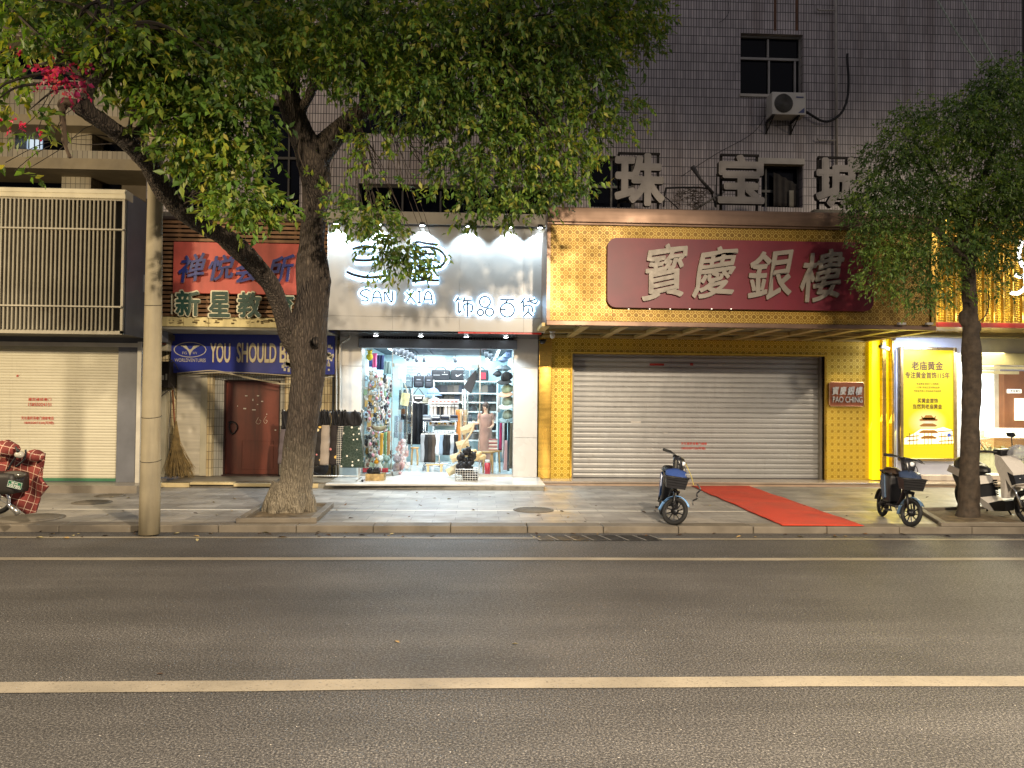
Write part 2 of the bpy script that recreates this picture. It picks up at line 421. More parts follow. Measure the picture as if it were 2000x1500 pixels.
# ================================================================ ground
SZ=.165   # step height above road datum
def sheetbox(name,x0,x1,y0,y1,z0,z1,mat,kind='structure'):
    return MB().box(x0,x1,y0,y1,z0,z1).build(name,mat,kind=kind)
tag(MB().box(-300,300,-200,400,-.4,-.06).build('ground',ASPH,kind='structure'))
sheetbox('road',-60,60,-8,9.99,-.05,0,ASPH)
def wavyline(name,Yc,w,x0,x1,seed=0):
    mb=MB(); n=60; vs=[]
    for i in range(n+1):
        x=x0+(x1-x0)*i/n; dy=.012*math.sin(x*.9+seed)+.006*math.sin(x*2.7+seed*2)
        vs+=[(x,Yc-w/2+dy,.004),(x,Yc+w/2+dy,.004)]
    mb.add(vs,[(2*i,2*i+2,2*i+3,2*i+1) for i in range(n)])
    return mb.build(name,PAINT,kind='structure')
wavyline('road_marking',4.66,.175,-20,20,1)
wavyline('road_marking',8.33,.14,-30,30,2)
xa=G(1045,1047,0).x; xb=G(1280,1050,0).x
wavyline('road_marking',9.60,.11,-30,xa,3); wavyline('road_marking',9.55,.11,xb,30,4)
KZ=.085
kb=MB(); x=-30.0; i=0
pit1=None
while x<30:
    L=.98+.02*random.random(); jig=random.uniform(-.004,.004)
    kb.box(x,x+L-.008,10.0+jig,10.30,-.05,KZ+jig*.7,bev=.008); x+=L; i+=1
kb.build('kerb',STONE,kind='structure')
sheetbox('pavement',-60,60,10.305,40,-.05,KZ-.002,PAVE)
# drainage grate in the gutter
g=thing('drain_grate','row of dark iron drain grates set in the gutter below the kerb','drain',((xa+xb)/2,9.6,0))
mb=MB(); nslot=7; wx=(xb-xa)/nslot
for i in range(nslot):
    x=xa+i*wx
    mb.box(x+.01,x+wx-.01,9.42,9.80,.001,.006)
mb.build('grate',M('202022',.5,.6,name='cast_iron'),g)
mb=MB()
for i in range(nslot+1):
    x=xa+i*wx; mb.add([(x-.012+.05,9.42,.009),(x+.012+.05,9.42,.009),(x-.04,9.80,.009),(x-.065,9.80,.009)],[(0,1,2,3)])
mb.build('frame',M('8c8a85',.5,.4,name='worn_iron'),g)
# manhole covers
def manhole(px,py,rw,label):
    c=G(px,py,KZ); r=rw
    o=thing('manhole_cover',label,'manhole cover',(c.x,c.y,KZ))
    MB().lathe([(r*1.06,0),(r*1.06,.004)],c=(c.x,c.y,KZ),n=32).build('frame',STONE,o)
    mb=MB().lathe([(r,.0045),(r,.008)],c=(c.x,c.y,KZ),n=32)
    mb.build('lid',M('7d776b',.7,.1,bump=.5,bs=25,name='manhole_iron'),o)
    mb=MB()
    for a in range(-5,6):
        w=math.sqrt(max(0,r*r-(a*r/6)**2))*.9
        mb.box(c.x-w,c.x+w,c.y+a*r/6-.006,c.y+a*r/6+.006,KZ+.008,KZ+.011)
    mb.build('tread',M('5d574c',.7,.1,name='manhole_tread'),o)
manhole(1042,996,.29,'round ribbed manhole cover in the pavement in front of the lit accessory shop')
manhole(58,1012,.40,'round manhole cover under the plaid-covered scooter')
manhole(215,968,.22,'round manhole cover close to the step of the cream shutter')
manhole(180,981,.27,'faint round manhole cover between the step and the pale paving stripe')
# steps / platforms before the shops
def plat(name,x0,x1,y0,y1,z,mat,edge=None,lip=.03,eh=None):
    mb=MB().box(x0,x1,y0+ (lip if edge else 0),y1,KZ-.01,z-.004)
    mb.build(name,mat,kind='structure')
GRAN=streaked('8a8275','5f5547',.35,2,2,.4,name='granite_step')
PINK=streaked('b49c86','8a7360',.3,3,3,.3,name='pink_granite')
x0,x1,_,_=rect(-300,272,700,958,13.34); xL1=x1
plat('step',x0,x1,13.34,14.6,.215,GRAN)
xm1=P(633,950,14.2).x
mb=MB().box(xL1+.02,xm1,14.32,15.6,KZ-.01,.166); mb.build('step',streaked('857c6c','3f3a2c',.6,2,2,.6,name='mossy_concrete'),kind='structure')
# cream edge slabs, broken and shifted
x=xL1+.25; k=0; ES=streaked('cbb98c','8f8058',.5,2,2,.5,name='cream_edge_tile')
for (pa,pb,dz,has) in ((276,370,0,1),(370,456,.012,.5),(456,535,-.004,.7),(535,622,0,1)):
    a=P(pa,945,14.25).x; b=P(pb,945,14.25).x
    MB().box(a+.004,b-.004,14.24,14.42,.162-.075*has+dz,.166+dz,bev=.004).build('step_edge',ES,kind='structure')
xs0=P(640,950,14.0).x; xs1=P(1062,950,14.0).x
mb=MB(); mb.add([(xs0-.25,14.25,KZ-.01),(xs1,14.0,KZ-.01),(xs1,15.6,KZ-.01),(xs0-.25,15.6,KZ-.01),(xs0-.25,14.25,.155),(xs1,14.0,.155),(xs1,15.6,.155),(xs0-.25,15.6,.155)],[(0,1,5,4),(1,2,6,5),(2,3,7,6),(3,0,4,7),(4,5,6,7)])
mb.build('step',streaked('8d8a80','4c4a40',.7,5,5,.6,name='rough_concrete'),kind='structure')
MB().box(xs0-.05,xs1+.03,14.05,15.6,.155,.19,bev=.004).build('step',streaked('c9c6bf','9b968c',.25,2,2,.3,name='pale_granite'),kind='structure')
xp0=xs1+.05
MB().box(xp0,14,14.9,15.6,KZ-.01,.135,bev=.004).build('step',PINK,kind='structure')
MB().box(xp0-.02,14.02,14.86,15.6,.135,.168,bev=.004).build('step',streaked('a29485','7a6a58',.18,2,2,.3,name='polished_granite'),kind='structure')
# tree pits
def border(pts,w,h,name,label,grp=None):
    pass
def pit(corners,label,z0=KZ,h=.07,w=.09,skip=()):
    cs=[G(*c,KZ) for c in corners]
    for q in cs: q.y=max(q.y,10.04)
    ctr=sum(cs,Vector())/len(cs)
    o=thing('tree_pit',label,'tree pit',(ctr.x,ctr.y,KZ))
    mb=MB(); mb.sheet(lambda u,v:(cs[0].lerp(cs[1],u)).lerp(cs[3].lerp(cs[2],u),v)+Vector((0,0,.012+.03*math.sin(u*3.1)*math.sin(v*3.1)+.008*noise.noise(Vector((u*9,v*9,1))))),20,12)
    mb.build('soil',M('6f6048',.95,var=.5,vs=8,bump=.8,bs=40,name='dry_soil'),o)
    for i in range(4):
        if i in skip: continue
        a,b=cs[i],cs[(i+1)%4]; d=(b-a).normalized(); nrm=Vector((-d.y,d.x,0))
        L=(b-a).length; T=Matrix.Translation(a+Vector((0,0,0)))@Matrix.Rotation(math.atan2(d.y,d.x),4,'Z')
        MB().box(.0,L-.01,0,w,0,h+random.uniform(-.01,.01),bev=.008,T=T).build('kerbstone',STONE,o)
pit([(460,1022),(618,1022),(652,990),(520,984)],'sandy tree pit with loose kerbstones round the big twin-trunk tree')
pit([(1858,1034),(2080,1034),(2010,992),(1790,998)],'leaf-strewn tree pit with low kerbstones round the thin tree on the right',h=.06)
# red carpet
cs=[G(1350,950,KZ),G(1463,950.5,KZ),G(1695,1031,KZ),G(1540,1033,KZ)]
for q in cs: q.y=max(q.y,10.03)
def cf(u,v):
    p=cs[0].lerp(cs[1],u).lerp(cs[3].lerp(cs[2],u),v); p.x+=(.5-u)*.06*noise.noise(Vector((v*6,u*2,0)))+.02*noise.noise(Vector((v*15,0,u))); return p+Vector((0,0,.008+.006*max(0,noise.noise(p*2.3))+.004*math.sin(v*14+u*2)**4))
def carpetmat():
    t=NT('carpet'); co=t.co(); b=t.mix(t.ramp(t.noise(co,1.3,6,.7),[(.42,0),(.68,.55)]),lin('b8381f'),lin('7f3d2e'))
    b=t.mix(t.ramp(t.noise(t.map(co,(1,4,1)),3,5,.7),[(.6,0),(.75,.4)]),b,lin('a87a66')); t.bump(t.noise(co,240,2),.6,.006)
    return t.fin(b,.95)
MB().sheet(cf,24,50,thick=.006).build('red_carpet',carpetmat(),label='long red carpet laid askew across the pavement to the metal shutter',cat='carpet')
# fallen leaves and litter
LM=[M('9a8050',.7,name='dry_leaf'),M('6b4a28',.7,name='brown_leaf'),M('a89c70',.7,name='pale_leaf'),M('3b2a1c',.8,name='dark_leaf')]
def leafmesh(mt):
    mb=MB(); s=.045
    mb.add([(-s,0,0),(-s*.3,-s*.42,.012),(s*.5,-s*.35,.01),(s*1.1,0,.004),(s*.5,s*.35,.014),(-s*.3,s*.42,.008),(0,0,.001)],[(0,1,6),(1,2,6),(2,3,6),(3,4,6),(4,5,6),(5,0,6)],sm=True)
    return mb.build('fallen_leaf',mt,local=True,label='small dry leaf lying loose on the ground of the street',cat='leaf',group='fallen leaves scattered on road and pavement')
base=[leafmesh(m) for m in LM]; cnt=0
lp=[(385,1055),(100,1048),(78,1050),(160,1049),(130,1051),(30,1050),(205,1047),(345,1042),(700,1034),(262,1043),(453,998),(1395,1042),(1630,1046),(1690,1043),(1850,1047),(1262,1046),(775,1254),(1006,1258)]
for i in range(130):
    k=rng.random()
    if i<len(lp): px,py=lp[i]
    elif k<.45: px,py=rng.uniform(20,1990),rng.uniform(1038,1050)
    elif k<.99: px,py=rng.uniform(20,1990),rng.uniform(962,1022)
    else: px,py=rng.uniform(20,1990),rng.uniform(1060,1420)
    z=.006 if py>1037 else KZ+.004
    p=G(px,py,z)
    if py<=1037 and not(10.35<p.y<14): continue
    b=base[int(rng.choice([0,1,2,3]))]; o=b if not b.get('_u') else dup(b,(0,0,0))
    b['_u']=1; o.location=p; o.rotation_euler=(rng.uniform(-.3,.3),rng.uniform(-.3,.3),rng.uniform(0,6.3)); s=rng.uniform(.45,1.0); o.scale=(s,s,s)
for b in base:
    if '_u' in b: del b['_u']
for o in SC.collection.objects:
    if '_u' in o: del o['_u']
# ================================================================ the left building: louvre box over a cream shutter
FY=15.5
LB=thing('shop_building','grey shop building with a tall louvre screen over its cream roller shutter','building',(-9,14,0))
DG=streaked('6e7076','50525a',.5,1,.4,.4,name='grey_cladding')
CRM=streaked('cfc7ab','a79c7c',.45,2,.3,.35,name='cream_metal')
gx1=P(241,640,13.1).x; gz0=P(200,652,13.1).z; gz1=P(200,383,13.1).z; X0=-16
wx1=P(277,800,13.9).x
mb=MB()
mb.box(X0,gx1-.01,13.2,15.2,gz0,gz1-.02)          # box behind the louvres
mb.build('louvre_backing',M('5f5c55',.8,name='dark_backing2'),LB); mb=MB()  # dark tone stands for the shade in the gaps between the fins
mb.box(gx1-.008,gx1+.02,13.12,14.9,gz0,gz1+.08)
mb.build('upper_box',DG,LB)
mb=MB(); sx1=P(229,800,13.9).x
mb.box(sx1,wx1,13.9,14.6,.2,gz0-.0); mb.box(X0,sx1,13.9,14.6,P(100,676,13.9).z,gz0)
mb.build('wall',DG,LB)
MB().box(X0,gx1+.03,13.02,13.3,gz1-.06,gz1+.10,bev=.01).box(X0,gx1+.02,13.0,13.08,gz1+.02,gz1+.06).build('cornice',CRM,LB)
MB().box(X0,wx1,13.86,13.9,P(100,676,13.86).z,P(100,668,13.86).z).box(wx1-.07,wx1,13.84,13.9,.2,P(270,668,13.9).z).build('trim',M('c9c4b6',.4,name='pale_trim'),LB)
LV=streaked('a8a290','7f7866',.5,2,.3,.35,name='muted_slat')
MB().box(X0,gx1,13.06,13.11,gz0-.01,gz0+.05).box(X0,gx1,13.07,13.11,gz1-.08,gz1-.04).box(gx1-.04,gx1,13.06,13.12,gz0,gz1-.04).build('louvre_frame',LV,LB)
x=gx1-.17; k=0
f0=MB().box(-.012,.012,-.07,.0,0,gz1-gz0-.13,T=Matrix.Rotation(.25,4,'Z')).build('fin',LV,LB,local=True)
while x>-11.0:
    o=f0 if k==0 else f0.copy()
    if k: SC.collection.objects.link(o)
    o.location=(x+9,13.1-14,gz0+.05); x-=.068; k+=1
MB().box(X0,gx1,13.0,13.09,P(100,598,13.05).z-.012,P(100,598,13.05).z+.012).box(X0,gx1,13.0,13.09,P(100,447,13.05).z-.012,P(100,447,13.05).z+.012).build('rail',LV,LB)
# vent on the side face
mb=MB(); a=P(262,540,14.0).z; b=P(262,573,14.0).z
mb.box(gx1+.02,gx1+.04,13.78,14.02,b,a,0)
for i in range(9): mb.box(gx1+.038,gx1+.046,13.80+.024*i,13.806+.024*i,b+.02,a-.02,1)
mb.build('vent',[WHITE,BLK],LB)
# roller shutter
def shutter(name,x0,x1,z0,z1,Y,pitch,depth,mat,parent,flat=.55):
    prof=[];z=z0
    while z<z1:
        e=min(z+pitch,z1)
        prof+=[(0,z),(-depth,z+pitch*.12),(-depth,z+pitch*flat),(-depth*.75,z+pitch*.8),(0,z+pitch*.93)]
        z+=pitch
    prof.append((0,z1)); mb=MB(); vs=[]
    for d,zz in prof: zz=min(zz,z1); vs+=[(x0,Y+d,zz),(x1,Y+d,zz)]
    mb.add(vs,[(2*i,2*i+1,2*i+3,2*i+2) for i in range(len(prof)-1)])
    return mb.build(name,mat,parent)
def shuttermat(c,c2,name,metal=.0):
    t=NT(name); co=t.co(); n=t.noise(t.map(co,(.6,1,14)),1.2,5); n2=t.noise(co,3,6,.7)
    b=t.mix(t.ramp(n,[(.35,0),(.75,.7)]),lin(c),lin(c2)); b=t.mix(t.ramp(n2,[(.64,0),(.72,.35)]),b,lin('6b6256'))
    t.bump(t.noise(t.map(co,(1,1,.5)),1.7,3),.35,.05)
    b=t.mix(t.ramp(t.noise(t.map(co,(7,7,.5)),1.6,5,.7),[(.6,0),(.78,.35)]),b,lin('5a5042'))
    return t.fin(b,.42,metal)
shz1=P(100,679,13.98).z
shutter('roller_shutter',X0,sx1,.235,shz1,13.98,.05,.012,shuttermat('cdc8b2','b5ae98','cream_shutter'),LB)
MB().box(X0,sx1,13.94,14.0,.222,.275).build('shutter_bar',M('3f7a56',.5,name='green_bar'),LB)
MB().box(X0,sx1,13.92,14.02,P(100,683,13.9).z,gz0).build('shutter_hood',M('aaa68f',.5,name='hood'),LB)
RED=M('c03a2e',.6,name='stamp_red')
for s,x0p,x1p,yt,yb in (('康宏维修卷门',55,100,777,783),('15855024131',55,100,787,793),('天长县药泽卷门维修电话',41,105,813.5,819.5),('18055007320(可短)',47,105,823,829)):
    text(s,x0p,x1p,yt,yb,13.955,RED,LB,'stamp',.001,.012,edge=False)
text('田',32,36,732,736,13.955,RED,LB,'stamp',.001,.04,edge=False)
# ---- old building above and behind the left shops
OB=thing('tiled_building','old tiled building rising dark behind the shops, white strip tiles and black windows','building',(0,17,0))
TILEW=striptile(.095,.30,'8f8876','a89f8a','4a4236',.010,.012,'old_strip_tile','7a6a50')
DK=M('2b2723',.8,name='dark_render'); 
mb=MB()
xl=P(285,300,15.6).x
hz=[rect(-200,120,232,297,15.6),rect(178,285,232,297,15.6)]
mb.box(X0-4,xl,16.3,16.6,2.8,12)               # recessed dark wall
mb.build('wall',streaked('6b6152','3b342b',.8,1,.3,.5,name='old_render'),OB)
mb=MB()
for (a,b,t0,b0,Y) in ((-300,285,297,315,15.3),(120,178,330,372,15.75),(127,180,250,297,15.75),(-300,30,250,297,15.8),(-300,245,160,232,15.5),(-300,300,-260,60,15.5),(170,245,60,160,15.5),(-300,-60,60,160,15.5)):
    pbox(mb,a,b,t0,b0,Y,16.35)
mb.build('tile_band',TILEW,OB)
MB().box(X0,xl,15.1,16.3,P(100,386,15.1).z,P(100,377,15.1).z).build('flat_roof',CONC,OB)
mb=MB(); pbox(mb,-300,285,312,320,15.2,16.3); pbox(mb,-300,285,229,234,15.3,16.3); mb.build('ledge',M('8d8168',.7,name='ledge'),OB)
for a,b,t0,b0 in ((30,127,256,297),(180,285,250,297),(-200,120,322,375),(178,235,330,372),(0,170,60,158)):
    mb=MB(); pbox(mb,a,b,t0,b0,16.25,16.29); w=mb.build('window',NAVYGLASS,OB)
mb=MB(); pbox(mb,47,82,263,290,16.2,16.24); mb.build('window',EM('b9cfe8',.75,'lit_window'),OB,label='small pale blue lit window')
for q in (55,66,76):
    mb=MB(); pbox(mb,q,q+1.5,263,290,16.17,16.2); mb.build('window_bar',DK,OB)
# main tiled facade with its windows (metres on the plane Y=FY)
xR=P(1998,300,FY).x
mb=MB(); xw0=P(287,300,FY).x; Wn=[]
def win(a,b,t,bb,depth=.16,mull=(),bars=(),frame='8d8a86',label=None,fw=.035):
    x0,x1,z0,z1=rect(a,b,t,bb,FY); Wn.append((x0,x1,z0,z1))
    o=MB(); o.box(x0,x1,FY+depth,FY+depth+.02,z0,z1); g=o.build('window',NAVYGLASS,OB,label=label)
    f=MB(); y0=FY+depth-.05;y1=FY+depth
    f.box(x0,x1,y0,y1,z1-fw,z1).box(x0,x1,y0,y1,z0,z0+fw).box(x0,x0+fw,y0,y1,z0+fw,z1-fw).box(x1-fw,x1,y0,y1,z0+fw,z1-fw)
    for m,(zt,zb) in mull:
        mx=P(m,t,FY).x; f.box(mx-fw/2,mx+fw/2,y0-.004,y1,P(a,zb,FY).z,P(a,zt,FY).z)
    for q in bars: zz=P(a,q,FY).z; f.box(x0+fw,x1-fw,y0-.008,y1-.01,zz-fw*.7,zz+fw*.7)
    k=f.build('frame',M(frame,.5,.3,name='window_frame'),g)
    return g
win(1446,1568,68,186,mull=((1504,(70,106)),(1506,(112,184)),(1557,(112,184))),bars=(109,),label='small dark window with pale frame above the air conditioner')
win(1487,1568,320,404,.25,mull=((1503,(322,402)),),bars=(368,),frame='4a4946',label='dark window with a hanging cloth behind the roof letters')
win(1150,1240,306,404,.2,mull=((1197,(306,404)),),bars=(360,),frame='6b6864')
win(700,1075,366,412,.2,mull=((785,(366,412)),(860,(366,412)),(950,(366,412)),(1010,(366,412))),frame='4d4b4a')
win(497,588,60,178,.2,mull=((545,(60,178)),),frame='3f3c3a')
win(497,588,195,430,.3,mull=((560,(195,430)),),bars=(300,),frame='3f3c3a')
win(330,420,300,415,.2,mull=((372,(300,415)),),frame='3f3c3a')
win(700,860,90,260,.2,mull=((780,(90,260)),),frame='3f3c3a')
win(960,1100,120,260,.2,mull=((1030,(120,260)),),frame='3f3c3a')
holes(xw0,xR,2.9,13.5,Wn,FY,FY+.4,mb)
mb.build('tile_wall',TILE,OB)
mb=MB()
for t0,b0 in ((184,187.5),): pbox(mb,1446,1508,t0,b0,FY-.03,FY+.1)
pbox(mb,1480,1572,310,319,FY-.06,FY+.1)
mb.build('sill',M('b0aaa0',.6,name='sill'),OB)
# dark side of the building and the dark gap at its right end
MB().box(xR,xR+.3,FY,FY+6,2.9,13.5).build('end_wall',DK,OB)
MB().box(xw0,xR,FY+.41,FY+.8,2.95,13.4).build('inner_wall',M('0a0b12',.9,name='dark_room'),OB)
# things hanging in the window
mb=MB(); c=P(1510,336,FY+.15); d=P(1555,404,FY+.15)
mb.sheet(lambda u,v:Vector((c.x+(d.x-c.x)*u,FY+.13+.02*math.sin(u*22),c.z+(d.z-c.z)*v-.25*u*(1-v))),24,6,thick=.004)
mb.build('curtain',M('3a3632',.9,name='old_cloth'),OB)
MB().sheet(lambda u,v:P(1541+9*u,372+32*v,FY+.09),3,6,thick=.004).build('cloth',M('8f8a7c',.9,name='pale_cloth'),OB)
# air conditioner
AC=thing('air_conditioner','white outdoor air conditioner unit on brackets under the upper window','air conditioner',P(1540,240,15.1))
x0,x1,z0,z1=rect(1508,1574,181,223,15.08)
MB().box(x0,x1,15.08,15.40,z0,z1,bev=.012).build('casing',M('bab6ae',.5,name='ac_casing'),AC)
cx=x0+(x1-x0)*.34; cz=(z0+z1)/2; rr=(z1-z0)*.42
mb=MB()
for k in range(9):
    r=rr*(k+1)/9; mb.tube([(cx+r*math.cos(a)*.92,15.07,cz+r*math.sin(a)) for a in np.linspace(0,6.283,25)[:-1]],.003,4,closed=True)
mb.lathe([(rr,0),(rr,.006)],c=(cx,15.074,cz),n=24,axis='Y',m=1)
mb.build('fan_grille',[M('5f5c58',.5,name='grille'),M('4a4845',.7,name='fan_dark')],AC)
mb=MB(); mb.add([(x1-.16,15.075,z0+.04),(x1-.03,15.075,z0+.04),(x1-.03,15.075,z0+.15)],[(0,1,2)]); mb.box(x1-.20,x1-.05,15.07,15.078,z1-.11,z1-.085); mb.build('badge',M('3b4470',.5,name='badge'),AC)
mb=MB()
for bx in (x0+.02,x1-.16):
    mb.box(bx,bx+.03,15.05,15.5,z0-.04,z0-.005); mb.tube([(bx+.015,15.08,z0-.03),(bx+.015,15.48,z0-.24)],.014,4); mb.box(bx,bx+.03,15.45,15.5,z0-.26,z0)
mb.build('bracket',M('2e2a26',.7,.4,name='rusty_iron'),AC)
# pipes and cables on the facade
def px(pts,Y): return [P(a,b,Y) for a,b in pts]
def spline(pts,k=6):
    pts=[Vector(p) for p in pts]; out=[]
    for i in range(len(pts)-1):
        p0=pts[max(i-1,0)];p1=pts[i];p2=pts[i+1];p3=pts[min(i+2,len(pts)-1)]
        for j in range(k):
            t=j/k; out.append(.5*((2*p1)+(p2-p0)*t+(2*p0-5*p1+4*p2-p3)*t*t+(3*p1-p0-3*p2+p3)*t**3))
    out.append(pts[-1]); return out
PIPE=M('9c9690',.5,name='pvc_pipe')
DP=thing('drainpipe','long pale plastic drainpipe running down the tiled wall beside the small window','pipe',P(1634,340,15.42))
MB().tube(px([(1632,-120),(1633,100),(1634,325)],15.42),.026,10).build('pipe',PIPE,DP)
for yy in (20,274):
    MB().tube(spline(px([(1633,yy),(1605,yy),(1598,yy-1),(1597,yy-4)],15.42),3),.017,8).build('branch',PIPE,DP)
MB().tube(spline(px([(1574,218),(1590,228),(1605,236),(1622,236),(1640,224),(1650,208),(1656,185),(1657,150),(1655,120),(1655,105)],15.38)),[.028]*54+[.045]*1 if False else .026,8).build('insulated_hose',M('17161a',.8,bump=.6,bs=40,name='foam_hose'),label='black insulated hose looping from the air conditioner up the tiled wall',cat='hose')
for k,(pts,lab) in enumerate(((((1820,-20),(1860,50),(1925,150),(1960,215)),'left pale overhead wire slanting down to the right tree'),(((1870,-20),(1910,60),(1950,130),(1990,200)),'right pale overhead wire slanting down to the right tree'))):
    MB().tube([P(a,b,13.5-j*.4) for j,(a,b) in enumerate(pts)],.012,6).build('overhead_wire',M('8f9a8a',.5,name='wire'),label=lab,cat='wire')
for k,(pts,lab) in enumerate(((((1506,185),(1500,215),(1470,260),(1400,300),(1330,345)),'thin loose cable sagging from the air conditioner over the tiles'),(((1420,-10),(1424,20),(1416,36),(1404,44)),'thin cable end curling down the wall near the top'))):
    MB().tube(spline(px(pts,15.44)),.005,4).build('cable',BLK,label=lab,cat='cable')
MB().tube(spline([P(a,b,15.40+.03*math.sin(a)) for a,b in ((1504,186),(1498,200),(1496,215),(1501,226),(1507,214),(1500,198),(1495,218))]),.008,5).build('cable',M('8a867e',.6,name='grey_cable'),label='tangle of grey cables hanging left of the air conditioner',cat='cable')
# rust streaks under old fixings: thin iron studs
for p_ in ((1514,2),(1556,0)):
    MB().box(P(p_[0],p_[1],FY).x-.03,P(p_[0],p_[1],FY).x+.03,FY-.004,FY+.1,P(p_[0],60,FY).z,P(p_[0],-20,FY).z).build('rust_streak',M('6e4a36',.8,var=.5,name='rust'),OB)
# ================================================================ the middle shop: slats, two old signs, blue banner, brown door
MS=thing('old_shop','run-down shop front with brown wooden slats above a tiled doorway','building',(-4.5,15.5,.16))
SY=14.3
sx0=P(276,640,SY).x; sx1=P(640,640,SY).x
zc0=P(450,639,SY).z; zc1=P(450,620.5,SY).z; zt=P(450,431,SY).z
WOOD=M('7a5a3c',.6,var=.4,vs=6,bump=.3,bs=30,name='slat_wood'); 
mb=MB(); z=zc1+.02; k=0; pit_=(zt-zc1)/22
while z<zt-.03:
    mb.box(sx0,sx1,SY+.02,SY+.05,z,z+pit_*.62); z+=pit_
mb.build('slats',M('9a734e',.6,var=.35,vs=5,bump=.3,bs=30,name='slat_wood_pale'),MS)
MB().box(sx0,sx1,SY+.10,SY+.14,zc1,zt).build('backing',M('1a1410',.9,name='dark_backing'),MS)
mb=MB()
for q in np.linspace(sx0+.1,sx1-.1,7): mb.box(q-.02,q+.02,SY+.05,SY+.10,zc1,zt)
mb.build('batten',WOOD,MS)
MB().box(sx0,sx1,SY-.02,15.5,zt,zt+.06,bev=.01).build('top_rail',M('4a3a32',.6,name='dark_rail'),MS)
MB().box(sx0,sx1,SY+.15,15.5,zt+.06,P(450,412,SY).z).build('parapet',streaked('a49a86','4a4338',.8,4,.5,.9,name='stained_concrete'),MS)
CREAM=streaked('d9c98f','7d6c46',.5,6,.6,.5,name='old_cream_board')
x=sx0; cuts=[276,360,409,545,640]
for a,b in zip(cuts[:-1],cuts[1:]):
    MB().box(P(a,630,SY).x+.004,P(b,630,SY).x-.004,SY-.04,15.4,zc0,zc1,bev=.004).build('cream_fascia',CREAM,MS)
# torn remains of old letters on the fascia
GH=M('6f5f3c',.8,name='glue_mark'); mb=MB(); random.seed(4)
for gx in (334,350,380,402,427,456,489,508,516,530,588):
    c=P(gx,629,SY-.045)
    for _ in range(4):
        w=random.uniform(.02,.10);h=random.uniform(.008,.03); ox=random.uniform(-.05,.05); oz=random.uniform(-.04,.035)
        mb.box(c.x+ox-w/2,c.x+ox+w/2,SY-.046,SY-.039,c.z+oz,c.z+oz+h)
mb.build('glue_mark',GH,MS)
MB().box(sx0,sx1,SY,15.45,zc0-.05,zc0-.003).build('soffit',M('8a8678',.7,name='soffit'),MS)
# ground floor wall: tiled piers, metal sheet, door recess
GT=striptile(.055,.165,'c9b489','e2d3a8','4a3a20',.009,.009,'yellow_strip_tile','8a6a30')
GT2=striptile(.05,.165,'a9a79c','bcb9ab','4a463c',.007,.009,'grey_strip_tile','6a6458')
wz1=zc0-.05; dz0=.175
a0=P(276,800,FY).x
d0=P(432,850,FY).x; d1=P(543,850,FY).x; dzt=P(480,742,FY).z
mb=MB(); holes(a0,P(662,800,FY).x,.16,wz1,[(P(415,800,FY).x,P(556,800,FY).x,.16,P(480,733,FY).z)],FY,FY+.4,mb); mb.build('tiled_wall',GT,MS)
MB().box(P(415,800,FY).x,d0-.0,FY+.12,FY+.4,.16,dzt).build('reveal',GT2,MS); MB().box(d1,P(556,800,FY).x,FY+.12,FY+.4,.16,dzt).build('reveal',GT2,MS)
MB().box(P(415,800,FY).x,P(556,800,FY).x,FY+.10,FY+.4,dzt,P(480,733,FY).z).build('lintel',GT2,MS)
# galvanised sheet, dented
def dent(u,v):
    x=P(346,800,FY).x+(P(393,800,FY).x-P(346,800,FY).x)*u; z=.18+(P(370,731,FY).z-.18)*v
    y=FY-.03+.006*noise.noise(Vector((u*3,v*5,3)))
    for (a,b) in ((.2,.86),(.8,.87),(.7,.68),(.2,.58),(.65,.45),(.3,.3)):
        y+=.02*math.exp(-((u-a)**2*60+(v-b)**2*900))
    return Vector((x,y,z))
MB().sheet(dent,50,90,thick=.02).build('metal_sheet',brushed('d8cfb8',.4,.12,'galvanised'),MS)
MB().box(P(393,800,FY).x,P(405,800,FY).x,FY-.04,FY-.005,.18,P(370,731,FY).z).build('metal_strip',CRM,MS)
MB().box(P(314,800,FY).x,P(334,800,FY).x,FY-.25,FY-.02,.17,P(320,762,FY).z,bev=.006).build('side_panel',streaked('b9b29a','8a846f',.5,1,1,.4,name='dusty_panel'),MS)
# door
DR=MB(); DRM=streaked('6e3424','3f2018',.45,5,.4,.7,name='brown_steel_door')
DR.box(d0+.02,d1-.02,FY+.2,FY+.25,dz0+.02,dzt-.03,bev=.004)
dx0,dx1=P(466,850,FY).x,P(528,850,FY).x; zz0,zz1=P(480,918,FY).z,P(480,862,FY).z
for (a,b,c,d) in ((dx0,dx1,zz0,zz0+.012),(dx0,dx1,zz1,zz1+.012),(dx0,dx0+.012,zz0,zz1),(dx1,dx1+.012,zz0,zz1)): DR.box(a,b,FY+.192,FY+.2,c,d)
door=DR.build('door',DRM,MS)
f=MB(); f.box(d0-.0,d0+.025,FY+.14,FY+.26,dz0,dzt).box(d1-.025,d1,FY+.14,FY+.26,dz0,dzt).box(d0+.025,d1-.025,FY+.14,FY+.26,dzt-.03,dzt).box(d0,d1,FY+.05,FY+.3,.165,dz0+.02)
f.build('door_frame',M('3a1f18',.6,name='door_frame'),MS)
mb=MB(); random.seed(11)
for (a,b,w,h) in ((481,773,6,2.4),(504,773,5,2.4),(494,781,2,5),(512,784,5,2.6),(503,790,3,2),(478,798,7,3),(496,800.5,9,2),(521,809,2,2),(464,793,2,2),(538,840,4,3)):
    c=P(a,b,FY+.197); mb.box(c.x-w*.004,c.x+w*.004,FY+.1945,FY+.199,c.z-h*.004,c.z+h*.004)
mb.build('paper_scrap',M('d8d2c6',.8,name='paper'),door)
def ptube(pts,Y,r,mat,name,parent=None,k=5,sq=1,**kw):
    return MB().tube(spline(px(pts,Y),k),r,6).build(name,mat,parent,**kw)
